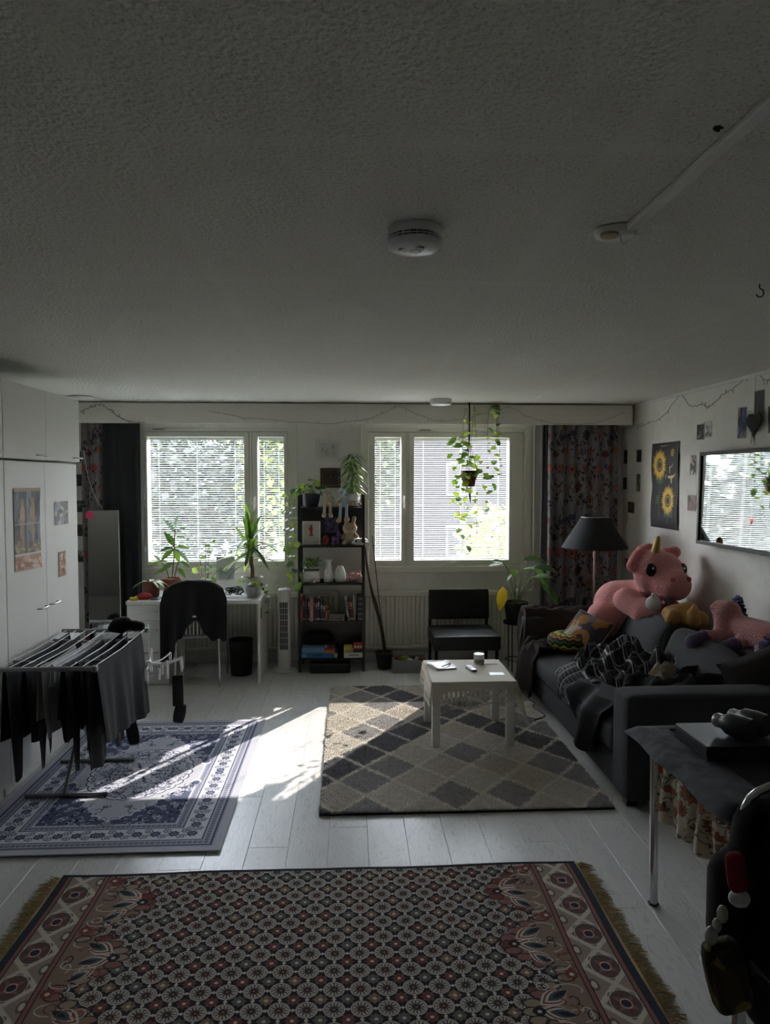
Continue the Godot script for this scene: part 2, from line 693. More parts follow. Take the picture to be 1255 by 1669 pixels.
func build_shell() -> void:
	# floor: slab with laid boards
	var fl := struct("floor", MB.new().span(Vector3(FLOOR_X0 - 0.2, -0.25, WZ - 0.2), Vector3(FLOOR_X1 + 0.2, -0.0085, 5.0)), M.subfloor)
	var pw := 0.194
	var pl := 1.286
	var variants := []
	for k in 6:
		for cut in [1.0]:
			var mb := MB.new()
			var hx := pw * 0.5 - 0.0006
			var hz := pl * 0.5 - 0.0006
			var b := 0.0012
			var uvf := func(x: float, z: float) -> Vector2: return Vector2(z / pl + 0.5, (k + 0.02 + 0.96 * (x / pw + 0.5)) / 6.0)
			var top := []
			var tuv := []
			for q in [[-1, -1], [1, -1], [1, 1], [-1, 1]]:
				top.append(Vector3(q[0] * (hx - b), 0, q[1] * (hz - b)))
				tuv.append(uvf.call(q[0] * hx, q[1] * hz))
			mb.face(top, Vector3.UP, tuv)
			for e in 4:
				var qa: Vector3 = top[e]
				var qb: Vector3 = top[(e + 1) % 4]
				var oa := Vector3(signf(qa.x) * hx, -b, signf(qa.z) * hz)
				var ob := Vector3(signf(qb.x) * hx, -b, signf(qb.z) * hz)
				mb.face([qa, qb, ob, oa], (qa + qb), [tuv[e], tuv[(e + 1) % 4], tuv[(e + 1) % 4], tuv[e]])
				mb.face([oa, ob, ob + Vector3.DOWN * 0.0075, oa + Vector3.DOWN * 0.0075], (qa + qb), [tuv[e], tuv[(e + 1) % 4], tuv[(e + 1) % 4], tuv[e]])
			variants.append(mb.mesh())
	var row := 0
	var x := 0.57 - 17 * pw
	while x < FLOOR_X1 + pw:
		if x > FLOOR_X0 - pw * 0.5:
			var z := WZ + 0.1 + fmod(row * 0.43, 1.0) * pl - pl
			while z < 5.0 + pl * 0.5:
				if z > WZ - pl * 0.5:
					var o := part("plank", variants[rng.randi() % 6], M.plank, fl)
					o.position = Vector3(x, 0, z)
					if rng.randf() < 0.5:
						o.rotation.y = PI
				z += pl
		x += pw
		row += 1
	struct("ceiling", MB.new().span(Vector3(FLOOR_X0 - 0.2, H, WZ - 0.2), Vector3(FLOOR_X1 + 0.2, H + 0.2, 5.0)), M.ceiling_spray)
	struct("wall_left", MB.new().span(Vector3(FLOOR_X0 - 0.2, -0.2, WZ - 0.2), Vector3(FLOOR_X0, H, 5.0)), M.wall_paint)
	struct("wall_right", MB.new().span(Vector3(FLOOR_X1, -0.2, WZ - 0.2), Vector3(FLOOR_X1 + 0.2, H, 5.0)), M.wall_paint)
	struct("wall_unseen_back", MB.new().span(Vector3(FLOOR_X0 - 0.2, -0.2, 5.0), Vector3(FLOOR_X1 + 0.2, H + 0.2, 2.4)), M.wall_paint)  # out of view behind the camera, placed to keep this end dark
	# window wall with its two openings
	var w := MB.new()
	var z0 := WZ - 0.2
	for r in [[FLOOR_X0, -2.0, -0.2, H], [-0.578, 0.162, -0.2, H], [1.739, FLOOR_X1, -0.2, H], [-2.0, -0.578, -0.2, 0.93], [-2.0, -0.578, 2.286, H], [0.162, 1.739, -0.2, 0.93], [0.162, 1.739, 2.286, H]]:
		w.span(Vector3(r[0], r[2], z0), Vector3(r[1], r[3], WZ))
	struct("wall_front", w, M.wall_paint)
	# trims round the windows, sill boards, baseboards, ceiling strip
	var t := MB.new()
	for xx in [[-0.578, -0.507], [0.103, 0.162], [1.739, 1.79]]:
		t.span(Vector3(xx[0], 0.875, WZ), Vector3(xx[1], 2.34, WZ + 0.014), 0.002)
	struct("trim_1", t, M.window_paint)
	struct("trim_2", MB.new().span(Vector3(-2.02, 0.875, WZ), Vector3(-0.578, 0.93, WZ + 0.022), 0.003), M.window_paint)
	struct("trim_3", MB.new().span(Vector3(0.162, 0.875, WZ), Vector3(1.739, 0.93, WZ + 0.022), 0.003), M.window_paint)
	struct("baseboard_front", MB.new().span(Vector3(FLOOR_X0, 0, WZ), Vector3(FLOOR_X1, 0.085, WZ + 0.014), 0.003), M.white_paint)
	struct("baseboard_right", MB.new().span(Vector3(FLOOR_X1 - 0.014, 0, WZ + 0.014), Vector3(FLOOR_X1, 0.085, 5.0), 0.003), M.white_paint)
	# curtain pelmet: a box hung under the ceiling
	var p := MB.new()
	p.span(Vector3(FLOOR_X0, 2.303, -6.6), Vector3(0.06, 2.49, -6.618), 0.002)
	p.span(Vector3(0.062, 2.303, -6.6), Vector3(2.685, 2.49, -6.618), 0.002)
	p.span(Vector3(FLOOR_X0, 2.474, WZ), Vector3(2.685, 2.488, -6.618))
	p.span(Vector3(2.67, 2.303, -6.618), Vector3(2.685, 2.474, WZ))
	struct("trim_4", p, M.trim_paint)
	struct("trim_5", MB.new().span(Vector3(2.69, 2.472, -6.6), Vector3(FLOOR_X1, H, 5.0), 0.006), M.white_paint)


func window(called: String, x0: float, x1: float, panes: Array, vent: Array, handle_side: float) -> void:
	var y0 := 0.93
	var y1 := 2.286
	var gy0 := 0.992
	var gy1 := 2.2
	var root := Node3D.new()
	root.name = called
	add_child(root)
	root.set_meta("kind", "structure")
	var zf := WZ - 0.01
	var zb := WZ - 0.14
	var f := MB.new()
	f.span(Vector3(x0, y0, zb), Vector3(x0 + 0.022, y1, WZ + 0.004), 0.002)
	f.span(Vector3(x1 - 0.022, y0, zb), Vector3(x1, y1, WZ + 0.004), 0.002)
	f.span(Vector3(x0 + 0.022, y0, zb), Vector3(x1 - 0.022, y0 + 0.02, WZ + 0.004), 0.002)
	f.span(Vector3(x0 + 0.022, y1 - 0.036, zb), Vector3(x1 - 0.022, y1, WZ + 0.004), 0.002)
	var midx: float = (panes[0][1] + panes[1][0]) * 0.5
	f.span(Vector3(midx - 0.012, y0 + 0.02, zb), Vector3(midx + 0.012, y1 - 0.036, WZ - 0.004), 0.002)
	part("window_frame", f, M.window_paint, root)
	for k in panes.size():
		var a: float = panes[k][0]
		var b: float = panes[k][1]
		var sx0: float = x0 + 0.026 if k == 0 else midx + 0.015
		var sx1: float = midx - 0.015 if k == 0 else x1 - 0.026
		var s := MB.new()
		s.span(Vector3(sx0, y0 + 0.024, zb + 0.01), Vector3(a, y1 - 0.04, zf + 0.01), 0.003)
		s.span(Vector3(b, y0 + 0.024, zb + 0.01), Vector3(sx1, y1 - 0.04, zf + 0.01), 0.003)
		s.span(Vector3(a, y0 + 0.024, zb + 0.01), Vector3(b, gy0, zf + 0.01), 0.003)
		s.span(Vector3(a, gy1, zb + 0.01), Vector3(b, y1 - 0.04, zf + 0.01), 0.003)
		var sash := part("sash", s, M.window_paint, root)
		for zz in [WZ - 0.022, WZ - 0.118]:
			part("pane", MB.new().face_quad(Vector3(a - 0.003, gy0 - 0.003, zz), Vector3(b + 0.003, gy1 + 0.003, zz)), M.glass_pane, sash)
		var hg := MB.new()
		var hx: float = x0 + 0.026 if k == 0 else x1 - 0.026
		for yy in [1.12, 1.62, 2.13]:
			hg.tube([Vector3(hx, yy - 0.025, WZ + 0.008), Vector3(hx, yy + 0.025, WZ + 0.008)], 0.007, 8)
		part("hinge", hg, M.white_paint, root)
	# handle on the meeting stile
	var hm := MB.new()
	var hx2 := midx + handle_side * 0.032
	hm.box(Vector3(hx2, 1.60, WZ + 0.005), Vector3(0.022, 0.06, 0.01), 0.003)
	hm.tube([Vector3(hx2, 1.62, WZ + 0.005), Vector3(hx2, 1.62, WZ + 0.04), Vector3(hx2, 1.60, WZ + 0.045), Vector3(hx2, 1.50, WZ + 0.045)], 0.008, 8)
	part("handle", hm, M.white_paint, root)
	var vm := MB.new()
	vm.span(Vector3(vent[0], 2.256, WZ + 0.004), Vector3(vent[1], 2.28, WZ + 0.02), 0.004)
	var vn := part("vent", vm, M.window_paint, root)
	part("slot", MB.new().span(Vector3(vent[0] + 0.02, 2.264, WZ + 0.0195), Vector3(vent[0] + 0.13, 2.272, WZ + 0.0212)), M.dark_gap, vn)


func blind(pane: Array, label: String) -> void:
	var a: float = pane[0] + 0.006
	var b: float = pane[1] - 0.006
	var z := WZ - 0.07
	var root := thing("venetian_blind", label, "window blind", Vector3((a + b) * 0.5, 0, z), 0, "white venetian blinds between the window panes")
	var w := b - a
	var pitch := 0.0212
	var th := deg_to_rad(15.0)
	var sl := MB.new()
	# shallow curved strip, outer edge up so that the sun falls on its top
	var hw := 0.0085
	var prev_t := Vector3.ZERO
	var prev_b := Vector3.ZERO
	for k in 5:
		var s := -1.0 + 0.5 * k
		var crown := 0.0016 * (1.0 - s * s)
		var p := Vector3(0, sin(th) * hw * s + crown * cos(th), -cos(th) * hw * s + crown * sin(th))
		var q := p - Vector3(0, cos(th), sin(th)) * 0.0005
		if k > 0:
			for e in [[prev_t, p, Vector3.UP], [prev_b, q, Vector3.DOWN]]:
				var x0 := Vector3(-w * 0.5, 0, 0)
				var x1 := Vector3(w * 0.5, 0, 0)
				sl.face([e[0] + x0, e[0] + x1, e[1] + x1, e[1] + x0], e[2])
		prev_t = p
		prev_b = q
	var m := sl.mesh()
	var y := 1.012
	while y < 2.165:
		var o := part("slat", m, M.slat_white, root)
		o.position.y = y
		y += pitch
	part("head_rail", MB.new().box(Vector3(0, 2.184, 0), Vector3(w, 0.026, 0.026), 0.002), M.slat_white, root)
	part("bottom_rail", MB.new().box(Vector3(0, 0.998, 0), Vector3(w, 0.012, 0.022), 0.002), M.slat_white, root)
	var n := 3 if w > 0.5 else 2
	for k in n:
		var x := lerpf(-w * 0.5 + (0.09 if n == 3 else 0.05), w * 0.5 - (0.09 if n == 3 else 0.05), float(k) / (n - 1))
		var c := MB.new()
		c.tube([Vector3(x, 0.998, 0.0135), Vector3(x, 2.18, 0.0135)], 0.0016, 5)
		c.tube([Vector3(x, 0.998, -0.0135), Vector3(x, 2.18, -0.0135)], 0.0016, 5)
		part("ladder_cord", c, M.slat_white, root)


func build_windows() -> void:
	var lp := [[-1.946, -1.021], [-0.892, -0.637]]
	var rp := [[0.246, 0.505], [0.631, 1.573]]
	window("window_1", -2.0, -0.578, lp, [-1.9, -1.2], 1.0)
	window("window_2", 0.162, 1.739, rp, [0.66, 1.36], -1.0)
	blind(lp[0], "wide white venetian blind behind the desk plants")
	blind(lp[1], "narrow white venetian blind beside the trailing shelf vine")
	blind(rp[0], "narrow white venetian blind right of the black bookshelf")
	blind(rp[1], "wide white venetian blind behind the hanging plant")


# a tree outside: trunk and a crown of many small leaves
func outside_tree(called: String, label: String, at: Vector3, trunk_h: float, lean: Vector3, crown: Array, count: int, leaf: float, tones: Array, holes := 0.0) -> void:
	var root := thing(called, label, "tree", at)
	var tr := MB.new()
	var top := Vector3(0, trunk_h, 0) + lean
	tr.tube(curve([Vector3.ZERO, Vector3(0, trunk_h * 0.5, 0) + lean * 0.2, top], 4), [0.16, 0.15, 0.14, 0.13, 0.12, 0.11, 0.1, 0.09, 0.07], 8)
	for c in crown:
		tr.tube([top * 0.75, c[0]], [0.07, 0.02], 6)
	part("trunk", tr, M.bark, root)
	var lm := MB.new()
	lm.tinted = true
	lm.face([Vector3(0, 0, 0), Vector3(0.5, 0.06, 0.4), Vector3(0, 0, 1.2), Vector3(-0.5, 0.06, 0.4)], Vector3.UP)
	var mm := MultiMesh.new()
	mm.transform_format = MultiMesh.TRANSFORM_3D
	mm.use_colors = true
	mm.mesh = lm.mesh()
	mm.instance_count = count
	for k in count:
		var c: Array = pick(crown)
		var d := Vector3(rng.randfn(), rng.randfn(), rng.randfn()).normalized() * pow(rng.randf(), 0.45)
		var p: Vector3 = c[0] + d * c[1]
		var b := Basis.from_euler(Vector3(rv(-1.2, 1.2), rv(0, TAU), rv(-0.8, 0.8))).scaled_local(Vector3.ONE * leaf * rv(0.7, 1.3))
		mm.set_instance_transform(k, Transform3D(b, p))
		mm.set_instance_color(k, lin(pick(tones)) * rv(0.8, 1.15))
	var mi := MultiMeshInstance3D.new()
	mi.name = "foliage"
	mi.multimesh = mm
	mi.material_override = M.leaf_out
	root.add_child(mi)
	mi.set_meta("kind", "stuff")


func build_outside() -> void:
	var gy := -2.6
	struct("ground", MB.new().span(Vector3(-40, gy - 0.2, -70), Vector3(40, gy, WZ - 0.6)), M.grass_out)
	var greens := [c8(42, 54, 28), c8(50, 62, 32), c8(34, 44, 26), c8(60, 70, 38)]
	var lime := [c8(150, 164, 66), c8(172, 182, 84), c8(126, 144, 58)]
	# out-of-view tree, its crown placed to keep the sun off the left window
	outside_tree("unseen_tree", "unseen leafy tree outside with its crown placed to shade the left window", Vector3(-0.55, gy, -13.2), 7.0, Vector3(1.2, 0, 0.4), [
		[Vector3(2.3, 7.7, 1.2), Vector3(1.35, 1.25, 1.3)], [Vector3(1.6, 8.6, 1.0), Vector3(1.6, 1.2, 1.4)], [Vector3(-0.2, 8.0, 0.8), Vector3(1.5, 1.3, 1.3)]], 7000, 0.16, greens)
	outside_tree("spruce_tree", "dark green tree seen through the wide left blind", Vector3(-4.4, gy, -17.0), 4.0, Vector3.ZERO, [
		[Vector3(0, 4.6, 0), Vector3(2.2, 2.2, 1.5)], [Vector3(1.3, 3.6, 0.6), Vector3(1.6, 1.8, 1.2)], [Vector3(-1.5, 3.4, 0.4), Vector3(1.4, 1.9, 1.2)]], 6500, 0.16, [c8(30, 36, 26), c8(38, 46, 32), c8(46, 54, 38)])
	outside_tree("maple_tree", "yellow green tree seen through the narrow left blind", Vector3(-1.9, gy, -16.0), 3.4, Vector3.ZERO, [
		[Vector3(0.3, 4.4, 0), Vector3(1.0, 1.7, 1.0)], [Vector3(0.2, 6.0, 0), Vector3(1.3, 1.1, 1.0)]], 4200, 0.14, lime + greens)
	outside_tree("garden_shrub", "sunlit yellow green shrub seen low through the wide right blind", Vector3(2.6, gy, -12.6), 2.2, Vector3.ZERO, [
		[Vector3(0.0, 3.2, 0), Vector3(0.75, 0.75, 0.6)], [Vector3(0.5, 2.7, 0.1), Vector3(0.7, 0.7, 0.6)], [Vector3(0.9, 3.5, 0), Vector3(0.35, 0.9, 0.4)]], 2600, 0.1, lime)
	# a pinkish rendered house across the yard
	var hs := thing("neighbour_house", "pale pinkish rendered house beyond the right window", "building", Vector3(4.6, gy, -30))
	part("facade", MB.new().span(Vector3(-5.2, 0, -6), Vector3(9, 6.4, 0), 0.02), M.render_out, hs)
	part("roof", MB.new().span(Vector3(-5.5, 6.4, -6.3), Vector3(9.3, 6.7, 0.4), 0.03), M.dark_gap, hs)
	for k in 4:
		for lvl in 2:
			var wx := -3.6 + k * 3.1
			var wn := part("house_window", MB.new().span(Vector3(wx, 1.0 + lvl * 2.7, -0.02), Vector3(wx + 1.3, 2.4 + lvl * 2.7, 0.06), 0.01), M.house_trim, hs)
			part("house_pane", MB.new().span(Vector3(wx + 0.1, 1.1 + lvl * 2.7, 0.05), Vector3(wx + 1.2, 2.3 + lvl * 2.7, 0.065)), M.black_plastic, wn)
	for k in 5:
		outside_tree("garden_tree", ["round green tree beyond the lawn far to the left", "broad dull green tree farther back on the left", "leafy tree standing behind the maple", "green tree beside the neighbour house", "tree far right of the neighbour house"][k],
			Vector3([-14.0, -9.0, -4.0, -0.6, 12.0][k], gy, [-26.0, -31.0, -27.0, -27.0, -26.0][k]), 3.0, Vector3.ZERO, [[Vector3(0, 4.6, 0), Vector3(2.6, 2.9, 1.6)], [Vector3(1.0, 6.2, 0), Vector3(2.0, 2.2, 1.4)]], 3200, 0.26, greens)


# drawing of woven, printed and painted patterns
class Art:
	var im: Image
	var w: int
	var h: int

	func _init(ww: int, hh: int, col: Color) -> void:
		w = ww
		h = hh
		im = Image.create(w, h, false, Image.FORMAT_RGB8)
		im.fill(col)

	func row(x0: float, x1: float, y: int, col: Color) -> void:
		if y < 0 or y >= h: return
		var a := maxi(0, int(round(x0)))
		var b := mini(w, int(round(x1)))
		if b > a:
			im.fill_rect(Rect2i(a, y, b - a, 1), col)

	func rect(x: float, y: float, ww: float, hh: float, col: Color) -> void:
		im.fill_rect(Rect2i(int(round(x)), int(round(y)), int(round(ww)), int(round(hh))).intersection(Rect2i(0, 0, w, h)), col)

	func disc(x: float, y: float, rx: float, ry: float, col: Color) -> void:
		for yy in range(int(y - ry), int(y + ry) + 2):
			var t := (yy - y) / maxf(ry, 0.01)
			if absf(t) <= 1.0:
				var d := rx * sqrt(1.0 - t * t)
				row(x - d, x + d + 0.6, yy, col)

	func poly(pts: PackedVector2Array, col: Color) -> void:
		var y0 := 1e9
		var y1 := -1e9
		for p in pts:
			y0 = minf(y0, p.y)
			y1 = maxf(y1, p.y)
		for y in range(maxi(0, int(y0)), mini(h, int(y1) + 1)):
			var xs := []
			for k in pts.size():
				var a := pts[k]
				var b := pts[(k + 1) % pts.size()]
				if (a.y <= y + 0.5) != (b.y <= y + 0.5):
					xs.append(a.x + (y + 0.5 - a.y) / (b.y - a.y) * (b.x - a.x))
			xs.sort()
			for k in range(0, xs.size() - 1, 2):
				row(xs[k], xs[k + 1] + 0.4, y, col)

	func oval(x: float, y: float, rx: float, ry: float, an: float, col: Color, n := 14) -> void:
		var pts := PackedVector2Array()
		for k in n:
			var t := TAU * k / n
			pts.append(Vector2(x, y) + Vector2(cos(t) * rx, sin(t) * ry).rotated(an))
		poly(pts, col)

	# leaf or petal from the base at (x, y)
	func petal(x: float, y: float, len: float, wid: float, an: float, col: Color) -> void:
		var pts := PackedVector2Array()
		for k in 7:
			var t := k / 6.0
			pts.append(Vector2(x, y) + Vector2(t * len, sin(PI * t) * wid * 0.5).rotated(an))
		for k in range(5, 0, -1):
			var t := k / 6.0
			pts.append(Vector2(x, y) + Vector2(t * len, -sin(PI * t) * wid * 0.5).rotated(an))
		poly(pts, col)

	func line(pts: Array, wid: float, col: Color) -> void:
		for k in pts.size() - 1:
			var a: Vector2 = pts[k]
			var b: Vector2 = pts[k + 1]
			var n := maxi(1, int((b - a).length() / maxf(0.7, wid * 0.4)))
			for s in n + 1:
				var p := a.lerp(b, float(s) / n)
				rect(p.x - wid * 0.5, p.y - wid * 0.5, maxf(1.0, wid), maxf(1.0, wid), col)

	func arc(x: float, y: float, rx: float, ry: float, a0: float, a1: float, wid: float, col: Color, n := 20) -> void:
		var pts := []
		for k in n + 1:
			var t := lerpf(a0, a1, float(k) / n)
			pts.append(Vector2(x + cos(t) * rx, y + sin(t) * ry))
		line(pts, wid, col)

	func ring(x: float, y: float, rx: float, ry: float, wid: float, col: Color) -> void:
		arc(x, y, rx, ry, 0.0, TAU, wid, col, 28)

	func flower(x: float, y: float, r: float, n: int, col: Color, mid: Color, turn := 0.0) -> void:
		for k in n:
			petal(x, y, r, r * 5.0 / n, turn + TAU * k / n, col)
		disc(x, y, r * 0.3, r * 0.3, mid)

	func mirror_quarter() -> void:
		# the top left quarter is copied to the other three
		var q := im.get_region(Rect2i(0, 0, (w + 1) / 2, (h + 1) / 2))
		var fx: Image = q.duplicate()
		fx.flip_x()
		im.blit_rect(fx, Rect2i(0, 0, fx.get_width(), fx.get_height()), Vector2i(w / 2, 0))
		var top := im.get_region(Rect2i(0, 0, w, (h + 1) / 2))
		top.flip_y()
		im.blit_rect(top, Rect2i(0, 0, w, top.get_height()), Vector2i(0, h / 2))

	func speckle(rng: RandomNumberGenerator, amount: float) -> Art:
		for y in h:
			for x in w:
				var c := im.get_pixel(x, y)
				var d := rng.randf_range(-amount, amount)
				im.set_pixel(x, y, Color(c.r + d, c.g + d, c.b + d))
		return self

	func texture() -> ImageTexture:
		return ImageTexture.create_from_image(im)


func art_persian_grey() -> ImageTexture:
	var W := 640
	var HH := 924
	var base := c8(190, 190, 200)
	var navy := c8(74, 80, 106)
	var steel := c8(128, 132, 150)
	var pale := c8(216, 216, 222)
	var a := Art.new(W, HH, base)
	# bands of the border
	a.rect(22, 22, W, HH, c8(150, 151, 166))
	a.rect(26, 26, W, HH, navy)
	a.rect(30, 30, W, HH, c8(170, 171, 186))
	a.rect(52, 52, W, HH, navy)
	a.rect(55, 55, W, HH, pale)
	a.rect(112, 112, W, HH, navy)
	a.rect(115, 115, W, HH, c8(166, 168, 184))
	a.rect(136, 136, W, HH, pale)
	a.rect(140, 140, W, HH, c8(190, 190, 200))
	# small guard stripe motifs
	for d in [41, 126]:
		for k in range(d, 480, 13):
			a.flower(k, d, 5, 4, navy, pale)
			a.flower(d, k, 5, 4, navy, pale)
	# main border: flower heads, curls and leaves
	for k in range(84, 480, 46):
		for sw in 2:
			var cx := float(k) if sw == 0 else 84.0
			var cy := 84.0 if sw == 0 else float(k)
			a.flower(cx, cy, 15, 8, navy, pale, 0.2)
			a.flower(cx, cy, 8, 6, steel, navy)
			for s in [-1.0, 1.0]:
				var mx: float = cx + (23.0 if sw == 0 else 14.0 * s)
				var my: float = cy + (14.0 * s if sw == 0 else 23.0)
				a.flower(mx, my, 8, 5, steel, pale, s)
				a.arc(mx, my, 12, 10, s, s + 3.6, 2, navy, 10)
	# navy corner of the field with scalloped edge
	for k in 9:
		var t := k / 8.0
		a.disc(140 + 190 * t, 140 + 250 * (1.0 - t) * (0.72 + 0.28 * cos(t * PI)), 15, 17, pale)
	var cpts := PackedVector2Array([Vector2(140, 140), Vector2(330, 140)])
	for k in range(8, -1, -1):
		var t := k / 8.0
		cpts.append(Vector2(140 + 188 * t, 140 + 248 * (1.0 - t) * (0.72 + 0.28 * cos(t * PI))))
	a.poly(cpts, c8(92, 98, 122))
	for k in 9:
		var t := k / 8.0
		a.disc(140 + 184 * t, 140 + 244 * (1.0 - t) * (0.72 + 0.28 * cos(t * PI)), 11, 13, c8(92, 98, 122))
	for k in 230:
		var x := rv(142, 326)
		var y := rv(142, 400)
		if (x - 140) / 190.0 + (y - 140) / 255.0 < 1.02:
			match rng.randi() % 4:
				0: a.flower(x, y, rv(5, 10), 6, c8(170, 172, 190), navy, rv(0, 3))
				1: a.arc(x, y, rv(5, 12), rv(5, 12), rv(0, 6), rv(7, 10), 2, navy, 10)
				2: a.petal(x, y, rv(8, 16), 6, rv(0, 6), c8(36, 40, 60))
				3: a.arc(x, y, rv(6, 12), rv(5, 10), rv(0, 6), rv(7, 9), 2, pale, 10)
	# central medallion
	var cx := 320.0
	var cy := 462.0
	for r in [[150.0, 186.0, navy], [146.0, 182.0, pale], [138.0, 172.0, c8(168, 170, 184)]]:
		for k in 28:
			var t := TAU * k / 28
			a.disc(cx + cos(t) * r[0] * 0.86, cy + sin(t) * r[1] * 0.86, r[0] * 0.17, r[0] * 0.17, r[2])
		a.disc(cx, cy, r[0] * 0.9, r[1] * 0.9, r[2])
	for k in 330:
		var t := rv(PI, PI * 1.5)
		var d := sqrt(rng.randf())
		var x := cx + cos(t) * 138 * d
		var y := cy + sin(t) * 168 * d
		match rng.randi() % 4:
			0: a.flower(x, y, rv(5, 10), 6, c8(196, 197, 208), navy, rv(0, 3))
			1: a.arc(x, y, rv(5, 13), rv(5, 12), rv(0, 6), rv(7, 10), 2, navy, 10)
			2: a.petal(x, y, rv(8, 18), 7, rv(0, 6), navy)
			3: a.arc(x, y, rv(6, 12), rv(5, 10), rv(0, 6), rv(7, 9), 2, pale, 10)
	for r in [[46.0, steel], [43.0, pale], [30.0, steel], [27.0, pale], [16.0, pale]]:
		a.disc(cx, cy, r[0], r[0], r[1])
	for k in 16:
		a.petal(cx + cos(TAU * k / 16) * 30, cy + sin(TAU * k / 16) * 30, 26, 9, TAU * k / 16, navy if k % 2 else pale)
	a.flower(cx, cy, 15, 8, steel, navy)
	# sprays strewn over the pale field
	for k in 90:
		var x := rv(150, 316)
		var y := rv(150, 458)
		var inside := pow((x - cx) / 178.0, 2.0) + pow((y - cy) / 210.0, 2.0) < 1.0
		if not inside and (x - 140) / 190.0 + (y - 140) / 255.0 > 1.12:
			a.flower(x, y, rv(5, 8), 6, steel, navy, rv(0, 3))
			for s in 3:
				a.petal(x, y, rv(10, 17), 5, rv(0, TAU), c8(110, 114, 134))
			a.arc(x + 6, y + 4, 10, 8, rv(0, 6), rv(7, 9), 2, navy, 10)
	a.mirror_quarter()
	return a.speckle(rng, 0.035).texture()


